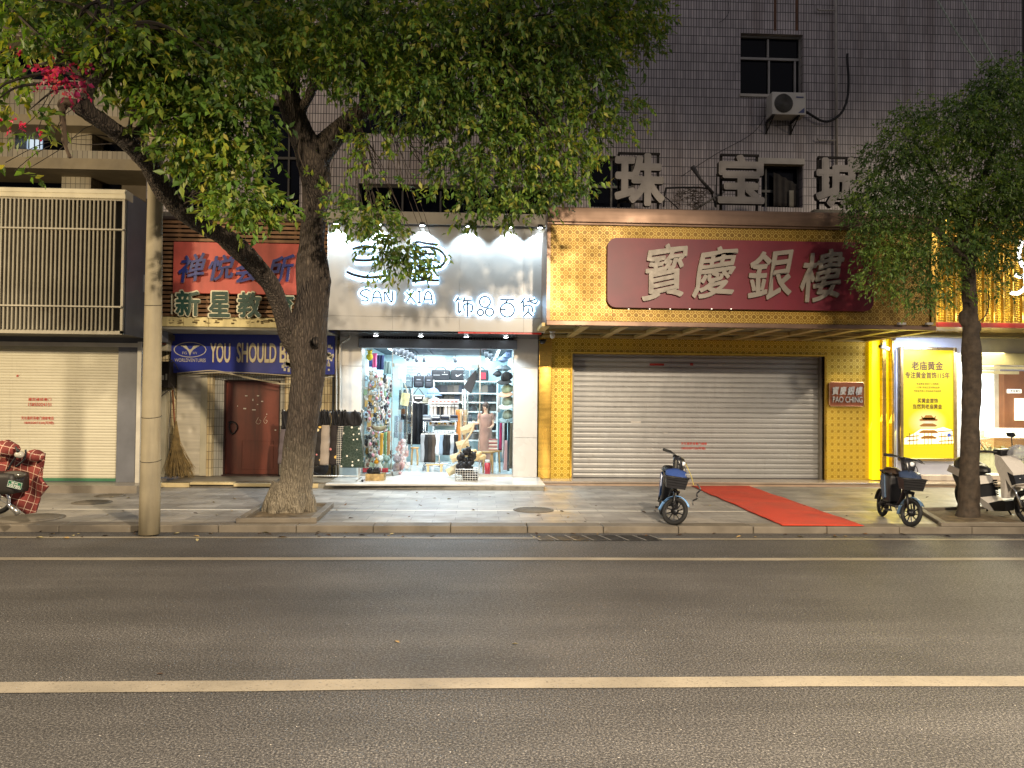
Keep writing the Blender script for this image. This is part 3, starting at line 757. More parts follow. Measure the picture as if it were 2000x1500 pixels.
ptube([(505,815),(500,825),(506,828),(510,822),(506,820)],FY+.196,.004,M('c9b9a8',.8,name='chalk'),'chalk_mark',door)
ptube([(520,813),(515,822),(519,827),(522,822),(518,820)],FY+.196,.004,M('c9b9a8',.8,name='chalk'),'chalk_mark',door)
mb=MB()
for k in range(3):
    mb.tube(spline([P(455+dx*(1+.05*k),835+dz*(1+.06*k),FY+.17+.01*k) for dx,dz in ((-3,-11),(5,-8),(8,0),(4,8),(-1,12),(-5,6),(-7,-3),(-3,-11),(-8,-9))]),.008,6)
mb.build('wire_coil',BLK,label='coil of black wire hung on the brown door',cat='wire coil')
# meter boxes and bundle of cables at the left edge
MBX=thing('meter_box','dark rusty electric meter box on the wall behind the concrete pole','electric box',P(326,720,15.1))
mb=MB(); pbox(mb,312,331,706,757,15.1,15.48,bev=.01); mb.build('case',M('3d3630',.6,.3,var=.4,name='old_box'),MBX)
mb=MB(); pbox(mb,315,320,733,742,15.085,15.1); pbox(mb,323,326,730,742,15.085,15.1); mb.build('window',M('b9b3a4',.4,name='meter_glass'),MBX)
MBX=thing('meter_box','upper pale electric box with red letters behind the concrete pole','electric box',P(322,670,15.1))
mb=MB(); pbox(mb,312,327,664,685,15.1,15.48,bev=.01); mb.build('case',M('b3aa90',.6,name='pale_box'),MBX)
mb=MB(); pbox(mb,312,330,652,664,15.0,15.48,bev=.03); mb.build('hood',M('4a4238',.8,name='box_hood'),MBX)
text('90',316,324,669,674,15.098,RED,MBX,'lettering',.002,.02,edge=False)
for i,(pts,Y) in enumerate((([(318,762),(332,764),(334,790),(330,840),(333,900),(334,934)],15.2),([(312,745),(336,752),(342,775),(345,780)],15.2),([(314,775),(322,768),(330,762)],15.15),([(330,700),(340,708),(348,722)],15.1))):
    ptube(pts,Y,.010,M('55504a',.7,name='grey_cable2'),'cable',label='grey service cable below the meter boxes, %s'%('dropping to the step','bending at the metal sheet','looping left','crossing the banner corner')[i],cat='cable')
for i,pts in enumerate(([(346,729),(380,726),(420,724),(470,734),(520,745),(560,750),(610,742),(652,735)],[(350,733),(400,728),(450,727),(500,729),(555,733),(600,735)],[(346,736),(390,730),(440,729),(490,740),(545,747)])):
    ptube(pts,15.25-.03*i,.013-.003*i,M('cbbf9f',.6,name='cream_cable'),'cable',label=('thick cream cable sagging across the brown doorway','straight cream cable under the blue banner','thin cream cable below the other two at the doorway')[i],cat='cable')
# ---- broom
br=thing('broom','tall twig broom leaning upright beside the dented metal sheet','broom',P(345,930,15.1))
MB().tube([P(337,762,15.25),P(343,858,15.15)],.016,8).build('handle',M('8a4e2c',.6,var=.4,name='bamboo'),br)
mb=MB(); top=P(343,840,15.15); rng2=np.random.default_rng(3)
for i in range(420):
    a=rng2.uniform(0,6.28); r=math.sqrt(rng2.uniform(0,1)); s=rng2.uniform(.75,1.03)
    e=Vector((top.x+ (.10+.30*r*math.cos(a))*1 ,15.12+.16*r*math.sin(a), .175+(1-s)*.9))
    e.z=max(.17,e.z); st=top+Vector((.02*math.cos(a)*r,.02*math.sin(a)*r,rng2.uniform(-.05,.18)))
    m_=st.lerp(e,.5)+Vector(((e.x-top.x)*-.28,0,.05)); mb.tube([st,m_,e,e+Vector((rng2.normal()*.04,rng2.normal()*.03,-.0))],[.0035,.003,.0022,.001],3)
mb.build('twigs',M('8f7746',.8,var=.5,vs=9,name='twig'),br)
mb=MB()
for zz in (.78,.92,1.02):
    mb.lathe([(.05-.03*(zz-.78)/.24*1.2+.0,-.012),(.05-.03*(zz-.78)/.24*1.2,.012)],c=(top.x+.01,15.13,zz),n=10)
mb.build('binding',M('a35a30',.7,name='twine'),br)
# ---- red sign 禅悦会所
RS=thing('shop_sign','faded red signboard with blue brush characters on the brown slats','sign',P(450,570,14.2))
mb=MB(); pbox(mb,337,592,476.5,572,14.2,14.3,bev=.006); mb.build('board',streaked('c65a4c','9a4034',.5,3,.4,.6,name='faded_red'),RS)
BLUEL=M('1c2a78',.45,var=.3,name='blue_letter'); EDG=M('b8b4aa',.3,.6,name='letter_edge')
for ch,a,b,t0,b0 in (('禅',349,404,494,553),('悦',407,460,496,549),('会',461,506,505,553),('所',522,577,497,556)):
    text(ch,a,b,t0,b0,14.16,BLUEL,RS,'character',.04,.018,.18,edge=EDG,slope=.12,warp=.02)
# ---- green letters 新星教育
GS=thing('letter_sign','row of dark green characters with pale edges on a rusty rail','sign',P(450,620,14.22))
GRL=M('1d4033',.5,name='green_letter'); CRE=M('d9d3b4',.4,name='cream_edge')
for ch,a,b,t0,b0 in (('新',342,392,567,618),('星',407,451,569,620),('教',463,511,570,621),('育',533,575,573,623)):
    text(ch,a-1,b+1,t0-1,b0+1,14.22,CRE,GS,'character_outline',.04,.055); text(ch,a+1,b-1,t0+1,b0-1,14.17,GRL,GS,'character',.012,.028,edge=False)
mb=MB(); mb.box(P(336,600,14.25).x,P(338,600,14.25).x,14.2,14.25,P(337,614,14.25).z,P(337,575,14.25).z); mb.build('rail_end',CRM,GS)
# ---- blue banner
BB=thing('banner','blue shop banner reading YOU SHOULD with a winged oval emblem above the doorway','banner',P(490,700,15.3))
BLUE=streaked('35409a','2a3178',.4,1,1,.5,name='banner_blue')
x0,x1,z0,z1=rect(333,653,655,728,15.3)
MB().box(x0,x1,15.3,15.42,z0,z1,bev=.006).build('cloth',BLUE,BB)
IV=M('ddd5bc',.5,name='ivory_print')
el=P(371,683,15.29); rx=(P(402,683,15.29).x-el.x); rz=.145
MB().tube([(el.x+rx*math.cos(a),15.295,el.z+rz*math.sin(a)) for a in np.linspace(0,2*math.pi,41)[:-1]],.008,5,closed=True,sq=.5).build('oval',IV,BB)
mb=MB(); s=rx/31.
def W2(pts): return [(el.x+a*s,el.z-b*s) for a,b in pts]
for sg in (1,-1):
    mb.prism([(el.x+(p[0]-el.x)*sg,p[1]) for p in W2([(0,12),(-3,4),(-7,-1),(-11,-3),(-10,-4),(-14,-5),(-13,-6),(-18,-7),(-17,-8),(-21,-9),(-8,-9),(-3,-2),(0,0)])],15.292,15.297)
mb.build('bird',IV,BB)
text('FG',356,365,687,692,15.296,IV,BB,'lettering',.002,.0,edge=False)
text('WV',376,385,687,692,15.296,IV,BB,'lettering',.002,.0,edge=False)
text('WORLDVENTURES',341,402,700.5,706.5,15.296,IV,BB,'lettering',.002,.006,edge=False)
BI=M('e9dcb6',.5,name='cream_print'); BRN=M('7a4a2a',.5,name='print_shadow')
for wd,a,b in (('YOU',410,450),('SHOULD',462,540),('BE',546,572)):
    text(wd,a+.8,b+.8,670.8,708.8,15.298,BRN,BB,'lettering',.002,.03,edge=False)
    text(wd,a,b,670,708,15.294,BI,BB,'lettering',.002,.022,edge=False)
mb=MB(); random.seed(5)
for _ in range(60):
    k=random.random(); c=P(random.gauss(643,4) if k<.6 else random.gauss(560,6),random.gauss(697,9) if k<.6 else random.gauss(712,4),15.296)
    w=random.uniform(.004,.03); mb.box(c.x-w,c.x+w,15.2925,15.298,c.z-w*random.uniform(.3,2.5),c.z+w)
mb.build('peeled_patch',IV,BB)
# ================================================================ shop with the white glowing sign
XS=thing('accessory_shop','brightly lit accessory shop front with white panelled columns and glass doors','building',(-.9,15.5,.19))
PANEL=M('c6c2bb',.3,var=.08,vs=1,name='white_panel'); 
cxL0,cxL1=P(662,800,15.4).x,P(705,800,15.4).x; cxR0,cxR1=P(1003,800,15.4).x,P(1049.5,800,15.4).x
ZH=P(850,661,15.4).z
def column(x0,x1):
    mb=MB(); zs=[.19,P(850,875,15.4).z,P(850,705,15.4).z,ZH+.1]
    zs=[.19,.98,2.38,ZH+.12]
    for a,b in zip(zs[:-1],zs[1:]): mb.box(x0,x1,15.4,15.9,a+.003,b-.003,bev=.003)
    return mb.build('column',PANEL,XS)
column(cxL0,cxL1); column(cxR0,cxR1)
ALU=M('3f4246',.3,.7,name='dark_aluminium')
# header beam over the doors
hz0,hz1=P(850,681,15.45).z,P(850,663,15.45).z
MB().box(cxL1-.06,cxR0+.06,15.36,15.6,hz0,hz1,bev=.006).build('header_beam',M('8a9099',.35,.3,name='grey_beam'),XS)
MB().box(cxL1,cxR0,15.62,15.66,hz1,ZH+.3).build('transom_glass',M('1c2430',.05,.3,name='transom'),XS)
# sign box
SBY=14.1; s0,s1=P(640.5,550,SBY).x,P(1063.5,550,SBY).x
zb=P(850,646.5,SBY).z; zm=P(850,619.5,SBY).z; zl=P(850,443,SBY).z; ztp=P(850,418,SBY).z
SG=thing('lit_sign','large white shop sign box with white glowing letters under a row of spotlights','sign',(s0/2+s1/2,SBY,zb))
mb=MB(); SP=M('b4b2ae',.34,var=.07,vs=1.2,name='sign_panel')
xs_=[s0,P(768,550,SBY).x,P(898,550,SBY).x,P(1023,550,SBY).x,s1]
for a,b in zip(xs_[:-1],xs_[1:]):
    mb.box(a+.0015,b-.0015,SBY,SBY+.1,zm+.002,zl); mb.box(a+.0015,b-.0015,SBY,SBY+.1,zb,zm-.002)
mb.build('panel',SP,SG)
MB().box(s0,s1,SBY+.1,15.38,zb+.01,zl).build('box',M('9a9892',.5,name='box_back'),SG)
MB().box(s0-.01,s1+.01,SBY-.14,SBY+.5,zl+.012,ztp,bev=.006).build('cornice',streaked('b9b2a6','8d8578',.5,1.2,1,.5,name='sign_cornice'),SG)
MB().box(s0,s1,SBY-.12,SBY-.02,zl-.0,zl+.01).build('light_channel',BLK,SG)
MB().box(s0-.012,s0,SBY-.02,15.3,zb,zl).build('edge_trim',WHITE,SG); MB().box(s1,s1+.012,SBY-.02,15.3,zb,zl).build('edge_trim',WHITE,SG)
MB().box(s0,s1,SBY+.12,15.36,zb-.02,zb+.005).build('soffit',M('24272d',.18,.5,name='dark_soffit'),SG)
rx0=P(895,650,14.3).x
MB().box(rx0,s1-.05,SBY+.02,SBY+.06,zb-.035,zb-.002).build('red_strip',M('c22a22',.3,name='red_strip'),SG)
# spotlights over the panel
HAL=EM('e8f6ff',28,'led_white')
for pxx in (656,742,825,915,995,1055):
    c=P(pxx,441,SBY-.11)
    h=MB().lathe([(.055,.04),(.06,.0),(.05,-.012)],c=(c.x,SBY-.11,zl+.005),n=14).build('spotlight',BLK,SG)
    MB().lathe([(.044,0),(.044,.004)],c=(c.x,SBY-.11,zl-.012),n=12).build('lens',HAL,h)
    lamp('sign_spot','SPOT',(c.x,SBY-.12,zl-.03),100,(.68,.86,1),.02,(c.x,SBY-.035,zl-1.0),118,blend=.55)
# hand drawn strokes; coordinates read off a 4.1667x enlargement with origin (620,400)
def stroke(mb,pts,r,Y,k=7,m=0,sq=1):
    q=[P(620+a/4.1667,400+b/4.1667,Y) for a,b in pts]
    q=spline(q,k) if len(q)>2 else q
    n0=len(mb.v); mb.tube(q,r,8,m)
    for i in range(n0,len(mb.v)): v=mb.v[i]; mb.v[i]=(v[0],Y+(v[1]-Y)*sq,v[2])
def circ(cx,cy,r,n=22): return [(cx+r*math.cos(a),cy+r*math.sin(a)) for a in np.linspace(0,2*math.pi,n)]
san=[[(285,360),(335,345),(400,337),(470,350)],[(305,447),(360,452),(430,450),(490,438)],[(240,545),(300,570),(400,590),(490,587),(570,574)]]
xia=[[(790,310),(830,300),(880,312),(980,325)],[(840,345),(920,345),(990,368),(1035,410),(1037,460),(1000,500),(920,518),(840,512),(805,480),(795,420),(800,370),(840,345)],[(850,400),(900,396),(965,405)],[(850,452),(900,448),(965,455)],[(775,565),(850,545),(915,548),(928,575),(880,608),(770,622)],[(815,580),(880,604),(920,614),(988,615)]]
sanxia={'S':[[(430,705),(400,690),(360,702),(352,728),(385,748),(412,762),(402,782),(362,780)]],
'A':[[(450,785),(456,730),(485,700),(513,730),(522,790)],[(450,755),(520,758)]],
'N':[[(545,782),(548,708),(603,792),(612,702)]],
'X':[[(720,705),(800,795)],[(785,702),(725,792)]],'I':[[(828,705),(828,795)],[(815,705),(842,705)],[(815,795),(842,795)]],
'A2':[[(865,790),(880,725),(903,706),(925,730),(936,802)],[(868,768),(930,768)]]}
goods={'shi':[[(1152,745),(1125,790)],[(1130,770),(1182,765)],[(1150,790),(1150,875),(1172,857)],[(1202,748),(1185,792)],[(1190,780),(1256,776)],[(1195,862),(1195,812),(1255,812),(1258,862),(1240,872)],[(1222,780),(1222,908)]],
'pin':[circ(1363,790,44),circ(1327,876,25),circ(1400,873,33)],
'bai':[[(1490,770),(1600,772)],[(1546,775),(1530,802)],circ(1545,856,57),[(1490,850),(1530,853)]],
'huo':[[(1690,755),(1655,802)],[(1677,785),(1675,828)],[(1720,750),(1738,790),(1778,802),(1790,780)],[(1700,792),(1772,770)],[(1680,872),(1680,832),(1712,816),(1745,832),(1750,872)],[(1715,840),(1713,870),(1680,907)],[(1715,870),(1748,907)]]}
HALO=EM('b4dcff',5,'letter_halo'); FACE=M('23262c',.4,name='letter_face')
def glyph(name,strokes,r,hr,yo):
    mb=MB()
    for s_ in strokes: stroke(mb,s_,hr,SBY-.035,sq=.25)
    o=mb.build(name,HALO,SG)
    mb=MB()
    for s_ in strokes: stroke(mb,s_,r,SBY-yo)
    mb.build('face',FACE,o)
glyph('character',san,.027,.085,.06); glyph('character',xia,.025,.072,.06)
for g_ in sanxia.values(): glyph('letter',g_,.014,.050,.05)
for g_ in goods.values(): glyph('character',g_,.015,.046,.05)
# downlights in the soffit
for pxx in (734,822,911,988):
    c=P(pxx,657.5,14.9)
    l_=MB().lathe([(.06,0),(.06,.012)],c=(c.x,14.9,zb-.034),n=14).build('downlight',STEEL,XS)
    MB().lathe([(.045,0),(.045,.003)],c=(c.x,14.9,zb-.038),n=12).build('lens',EM('f4fbff',22),l_)
    lamp('soffit_spot','SPOT',(c.x,14.9,zb-.06),170,(.78,.91,1),.03,(c.x,14.8,0),125,blend=.7)
# glass
zg=hz0
def pane(name,pa,pb,y,z0,z1,par=XS,ang=0,frame=True):
    x0,x1=P(pa,800,y).x,P(pb,800,y).x
    o=MB().box(x0,x1,y,y+.012,z0,z1).build(name,GL,par)
    return o
g1=pane('glass_pane',706,765,15.47,.24,zg); g2=pane('glass_pane',937,1002,15.47,.24,zg)
for (a,b,g_) in ((704,766,g1),(936,1003,g2)):
    x0,x1=P(a,800,15.47).x,P(b,800,15.47).x
    MB().box(x0,x1,15.45,15.50,.19,.24).box(x0,x0+.02,15.455,15.495,.24,zg).box(x1-.014,x1,15.455,15.495,.24,zg).build('frame',STEEL,g_)
def door_leaf(xh,yh,ang,w,label):
    T=Matrix.Translation((xh,yh,0))@rotz(ang)
    o=MB().box(0,w,0,.012,.21,2.42,T=T).build('glass_door',GL,XS)
    for zz in (.2,2.38): MB().box(0,w*.42,-.012,.024,zz,zz+.07,T=T).build('clamp',STEEL,o)
    for s_ in (-.05,.06):
        MB().tube([T@Vector((w-.1,s_,.75)),T@Vector((w-.1,s_,1.95))],.016,8).build('handle',M('b8b3aa',.25,.8,name='door_handle'),o)
door_leaf(P(768,800,15.5).x,15.52,R(68),.82,'')
door_leaf(P(934,800,15.5).x,15.52,R(112),.82,'')
# ---- pipes beside the shop, cctv
CP=M('b9b5ab',.5,name='grey_conduit')
MB().tube(spline(px([(682,640),(684,650),(680,662),(667,670),(664,690),(664,760),(663,860),(662,930)],15.2)),.022,8).build('conduit',CP,label='bent grey corrugated conduit running down the left white column',cat='pipe')
MB().tube(px([(657,655),(657,800),(656,930)],15.3),.016,8).build('conduit',CP,label='thin straight conduit left of the bent one at the white column',cat='pipe')
mb=MB(); pbox(mb,646,651,735,932,15.35,15.5); mb.build('black_strip',M('1b1a1a',.5,name='black_strip'),MS)
SL=thing('security_camera','small dome security camera under the corner of the gold canopy','camera',P(1060,665,14.9))
MB().lathe([(.05,.04),(.06,0),(.045,-.035),(.015,-.05)],c=P(1060,667,14.9),n=14).build('dome',BLK,SL)
MB().tube(px([(1068,664),(1052,665)],14.9),.012,6).build('arm',BLK,SL)
LMP=thing('wall_lamp','small white bulb lamp hanging at the end of the gold canopy','lamp',P(1079,654,13.9))
MB().ball(P(1079,655,13.9),(.05,.05,.06)).build('bulb',WHITE,LMP)
MB().lathe([(.04,0),(.06,.03)],c=P(1079,650,13.9),n=12).build('socket',WHITE,LMP)
# ================================================================ the gold jeweller with the wide shutter
PS=thing('jewellery_shop','jeweller clad in gold lattice panels with a closed wide grey shutter','building',(4.8,15.5,.17))
px1c=P(1050,800,FY).x; px2=P(1076,800,FY).x; shx0,shx1=P(1116,800,FY).x,P(1606,800,FY).x; shz=P(1360,694,FY).z
wr=P(1702,800,FY).x; wtop=P(1360,640,FY).z+.3
mb=MB(); holes(px2,wr,.168,wtop,[(shx0,shx1,.1,shz)],15.42,15.9,mb); mb.build('wall',LATS,PS)
# seams and base strip
MB().box(px1c+.01,px2-.003,15.36,15.9,.168,wtop,bev=.012).build('gold_column',GOLD,PS)
fr=MB(); w=.035
fr.box(shx0-w,shx0,15.38,15.5,.168,shz+w).box(shx1,shx1+w,15.38,15.5,.168,shz+w).box(shx0,shx1,15.38,15.5,shz,shz+w)
fr.build('shutter_frame',brushed('c9a13c',.22,.9,'gold_trim'),PS)
shutter('roller_shutter',shx0+.03,shx1-.03,.17,shz,15.62,.1035,.022,shuttermat('a3a3a1','878786','grey_shutter',.35),PS,.6)
MB().box(shx0,shx0+.05,15.5,15.66,.168,shz).box(shx1-.05,shx1,15.5,15.66,.168,shz).build('guide_rail',M('8a857a',.4,.4,name='guide'),PS)
for s,a,b,yt,yb in (('天长县药泽卷门维修',1330,1381,864,869),('18055007320(可短)',1331,1378,873,879)): text(s,a,b,yt,yb,15.592,RED,PS,'stamp',.001,.02,edge=False)
mb=MB()
for (a,b,c,d) in ((1269,1297,710,714),(1348,1354,709,714)):
    pbox(mb,a,b,c,d,15.590,15.596)
mb.build('sticker',M('9a2820',.6,name='red_sticker'),PS)
mb=MB()
for (a,b,c,d) in ((1232,1252,823,826),(1296,1304,845,847),(1383,1410,712,713.5),(1262,1275,875,876)): pbox(mb,a,b,c,d,15.590,15.594)
mb.build('scratch',M('c8c4bd',.4,name='scratch'),PS)
# canopy + fascia
CY=13.0; c0,c1=P(1068,550,CY).x,P(1828,550,CY).x
cz0=P(1450,640,CY).z; cz1=P(1450,445,CY).z; cz2=P(1450,413,CY).z; cz0b=P(1450,631,CY).z
CN=thing('sign_canopy','deep golden lattice fascia box over the wide shutter','sign',((c0+c1)/2,CY,cz0))
xx=[c0+.06,P(1197,550,CY).x,P(1454,550,CY).x,P(1660,550,CY).x,c1-.08]
mb=MB()
for i,(a,b) in enumerate(zip(xx[:-1],xx[1:])): mb.box(a+.002,b-.002,CY+.03+.002*(i%2),CY+.1,cz0b,cz1)
mb.build('panel',LAT,CN)
MB().box(c0+.02,c1-.02,CY+.1,15.4,cz0+.06,cz1).build('box',M('6a5a3a',.6,name='canopy_back'),CN)
tr=MB(); tr.box(c0,c1,CY-.06,CY+.4,cz1+.03,cz2,bev=.012).box(c0,c1,CY-.02,CY+.3,cz1,cz1+.03)
tr.build('top_trim',BRONZE,CN)
MB().box(c0,c1,CY-.01,CY+.1,cz0,cz0b,bev=.006).build('bottom_trim',BRONZE,CN)
MB().box(c0,c0+.06,CY,CY+.1,cz0b,cz1).box(c0-.002,c0+.02,CY+.1,15.4,cz0,cz1).build('side_trim',BRONZE,CN)
MB().box(c1-.08,c1,CY,CY+.1,cz0b,cz1).box(c1-.02,c1+.002,CY+.1,15.4,cz0,cz1).build('side_trim',GOLD,CN)
# underside: open lattice of beams
SOF=M('c0aa70',.5,.3,name='soffit_beam'); mb=MB()
n=10; dw=(c1-c0)/n
for i in range(n+1):
    x=c0+dw*i; T=Matrix.Translation((x,CY+.1,0))@rotz(math.atan2(2.4,0)-math.pi/2)
    mb.box(x-.07,x+.07,CY+.1,15.40,cz0-.01,cz0+.05)
mb.box(c0,c1,14.18,14.24,cz0-.014,cz0+.04); mb.box(c0,c1,15.34,15.40,cz0-.014,cz0+.04)
mb.build('soffit_grid',SOF,CN)
MB().box(c0+.03,c1-.03,CY+.1,15.4,cz0+.056,cz0+.062).build('soffit_plate',M('6f6644',.6,name='soffit_plate'),CN)
# board
BD=thing('signboard','long dark red signboard with rounded ends and big silver brush characters','sign',P(1445,600,12.97))
x0,x1,z0,z1=rect(1186,1706,474,600,12.93)
MB().prism(rrect(x0,x1,z0,z1,.15),12.93,13.02).build('board',streaked('721629','521030',.45,.8,.8,.4,name='dark_red_board'),BD)
SIL=M('8f887e',.5,.3,var=.12,name='silver_letter'); GED=M('8a6a30',.4,.6,name='gilt_edge')
for ch,a,b,t0,b0 in (('寳',1252,1342,477,589),('慶',1350,1440,482,584),('銀',1459,1548,488,586),('樓',1560,1647,487,591)):
    text(ch,a,b,t0,b0,12.92,SIL,BD,'character',.05,.015,.14,edge=GED,slope=.10,warp=.022)
mb=MB()
for q in (1228,1269,1309,1347,1390,1428):
    c=P(q,604,12.9); mb.lathe([(.012,0),(.012,.01)],c=c,n=8)
mb.build('pin_light',EM('fff1d8',2.2),BD)
# floodlights lying on the bottom trim
for i,(a,b) in enumerate(((1756,1770),(1811,1823))):
    mb=MB(); pbox(mb,a,b,630,634,CY-.08,CY-.01); mb.build('bracket_light',WHITE,label=('left','right')[i]+' small white lamp bracket on the bottom edge of the gold fascia',cat='lamp')
# roof letters
RL=M('9d9690',.6,var=.2,name='old_letter'); RE=M('3a332e',.7,name='letter_side')
for ch,a,b,t0,b0,lb in (('珠',1198,1296,304,404,'big grey roof character furthest left above the gold canopy'),('宝',1398,1489,307,400,'big grey roof character standing in the middle above the gold canopy'),('城',1588,1686,312,407,'big grey roof character half hidden by the right tree')):
    o=thing('roof_letter',lb,'sign letter',P((a+b)/2,404,13.7),group='three roof letters above the gold canopy')
    text(ch,a,b,t0,b0,13.7,RL,o,'character',.12,.034,edge=RE)
    xx0,xx1,zz0,zz1=rect(a+8,b-8,t0-2,b0,13.9); fm=MB()
    for q in (zz0+.1,(zz0+zz1)/2,zz1): fm.box(xx0,xx1,13.86,13.90,q-.02,q+.02)
    for q in (xx0,xx1-.04): fm.box(q,q+.04,13.90,13.94,cz2-.3,zz1)
    fm.build('frame',M('2a2522',.8,.3,name='rusty_frame'),o)
# clutter on the canopy roof
MB().tube(px([(1352,325),(1368,350),(1393,378)],14.4),[.05,.03,.035],8).build('old_pipe',M('4c4845',.7,name='dull_pipe'),label='old pipe with a flared end leaning on the canopy roof',cat='pipe')
MB().tube(px([(1360,408),(1415,374)],14.3),.02,6).tube(px([(1352,412),(1409,377)],14.3),.02,6).build('pole',M('6f6a64',.6,name='pole'),label='pair of long grey rods lying slanted on the canopy roof',cat='rod')
mb=MB(); mb.tube(spline(px([(1296,404),(1300,372),(1310,367),(1380,368),(1392,385),(1398,404)],14.4)),.018,6); mb.tube(px([(1300,385),(1325,408)],14.4),.012,5); mb.tube(px([(1398,405),(1400,340)],14.4),.015,5)
mb.build('metal_rack',M('201d1c',.7,name='black_rack'),label='bent black metal rack on the roof between two roof letters',cat='rack')
mb=MB()
random.seed(9)
for k in range(60):
    c=P(random.uniform(1325,1375),random.uniform(372,405),14.35+random.uniform(-.1,.1)); mb.tube(spline([c+Vector((random.uniform(-.2,.2),0,random.uniform(-.1,.1))) for _ in range(3)],3),.005,3)
mb.build('dry_vines',M('4d4034',.9,name='dry_vine'),label='tangled heap of dry vines on the canopy roof',cat='vines',kind='stuff')
mb=MB(); pbox(mb,1590,1650,410,420,13.5,13.9); mb.build('rubble_block',CONC,label='pale concrete block under the right roof letter',cat='block')
# plaque
PL=thing('plaque','small copper plaque with silver characters and PAO CHING on the gold wall','sign',P(1653,790,15.38))
x0,x1,z0,z1=rect(1620,1687,747,793,15.37)
MB().prism(rrect(x0,x1,z0,z1,.04),15.37,15.42).build('plate',brushed('a8664a',.3,.6,'copper_plate'),PL)
MB().tube([(a,15.365,b) for a,b in rrect(x0,x1,z0,z1,.04)],.008,5,closed=True).build('rim',brushed('d9b48a',.25,.8,'rim'),PL)
for ch,a,b in (('寳',1624,1638),('慶',1639,1653),('銀',1654.5,1668.5),('樓',1670,1684)): text(ch,a,b,755,772,15.362,M('d4d0c8',.3,.4,name='plaque_letter'),PL,'character',.015,.02,.14,edge=BLK,slope=.1)
text('PAO CHING',1626,1684,775,786,15.362,M('d4d0c8',.3,.4,name='plaque_letter'),PL,'lettering',.015,.008,edge=BLK)
# gold strips at the right edge
YL=M('e6d400',.35,var=.05,name='yellow_panel')
GY=EM('ffe21a',1.0,'lit_yellow')
x0,x1,z0,z1=rect(1703,1718,660,924,15.3)
mb=MB().box(x0,x1,15.3,15.42,.19,wtop); mb.build('lit_strip',EM('ffe60a',1.1,'lit_yellow_strip'),PS)
MB().box(x1,x1+.09,15.2,15.42,.168,wtop,bev=.01).build('gold_post',GOLD,PS)
a=x1+.09; b=P(1740,800,15.3).x
MB().box(a,b-.03,15.32,15.42,.19,wtop).build('lit_strip',EM('f2d400',.75,'lit_yellow_strip2'),PS)
MB().box(b-.03,b+.015,15.2,15.42,.168,wtop,bev=.01).build('gold_post',GOLD,PS)
lamp('strip_glow','AREA',((x1+b)/2,15.05,1.8),26,(1,.82,.12),.6,((x1+b)/2,12,0),sy=2.0)
def cctv(p,lab):
    o=thing('security_camera',lab,'camera',p); T=Matrix.Translation(p)@rotz(R(200))@Matrix.Rotation(R(-12),4,'Y')
    MB().box(-.12,.12,-.04,.04,-.035,.035,bev=.01,T=T).build('body',WHITE,o); MB().lathe([(.028,0),(.028,.01)],axis='X',c=(.12,0,0),n=10,T=T).build('lens',BLK,o)
    MB().tube([p+Vector((0,0,.03)),p+Vector((-.02,.1,.1))],.012,6).build('arm',WHITE,o)
cctv(P(1727,679,15.0),'white bullet security camera on the gold strips'); 
SD=thing('security_camera','white dome security camera at the right end of the gold canopy','camera',P(1745,661,14.9)); MB().ball(P(1745,661,14.9),.05).build('dome',WHITE,SD); MB().lathe([(.05,0),(.05,.03)],c=P(1745,656,14.9),n=12).build('mount',WHITE,SD)
# ================================================================ bright jeweller at the far right
JS=thing('jewellery_shop','bright open jeweller at the right edge with yellow lamps and glass counters','building',(9,15.5,.17))
jx0=P(1742,800,15.45).x; jx1=P(1882,800,15.45).x; jz=P(1800,660,15.45).z
WB=M('c8cde0',.35,var=.04,name='pale_blue_panel')
mb=MB(); mb.box(jx0,jx1,15.45,15.8,.28,jz,bev=.005).box(P(1750,800,15.4).x,P(1752,800,15.4).x,15.40,15.45,.3,jz-.25); mb.build('wall',WB,JS)
MB().box(jx0-.25,14,15.3,15.9,.168,.29,bev=.01).build('plinth',striptile(.5,.5,'a89a90','c9bfb6','6a6058',.004,.004,'speckled_granite','7a6a60'),JS)
# light box poster
LBX=thing('light_box','tall yellow backlit poster with brown characters and a lit pagoda hall','light box',P(1812,790,15.35))
x0,x1,z0,z1=rect(1757,1866,679,900,15.38)
fr=MB(); w=.06
for (a,b,c,d) in ((x0,x0+w,z0,z1),(x1-w,x1,z0,z1),(x0+w,x1-w,z0,z0+w),(x0+w,x1-w,z1-w,z1)): fr.box(a,b,15.33,15.45,c,d,bev=.012)
fr.build('frame',brushed('b39a6c',.3,.8,'poster_frame'),LBX)
def postermat():
    t=NT('lit_poster'); co=t.co(); x,y,z=t.xyz(co)
    # printed sunburst behind the hall
    dx=t.math('DIVIDE',x,.42); dz=t.math('DIVIDE',t.math('ADD',z,.37),.30)
    d=t.math('SQRT',t.math('ADD',t.math('MULTIPLY',dx,dx),t.math('MULTIPLY',dz,dz)))
    c=t.ramp(d,[(0,lin('fffbe6')),(.55,lin('fff4a0')),(1,lin('ffe81c'))])
    t.fin(lin('6a5c10'),.4); t.put(t.b.inputs['Emission Color'],c); t.b.inputs['Emission Strength'].default_value=.86
    return t.mat
MB().box(x0+w,x1-w,15.36,15.40,z0+w,z1-w).build('poster',postermat(),LBX)
BT=M('3a1404',.6,name='brown_print'); 
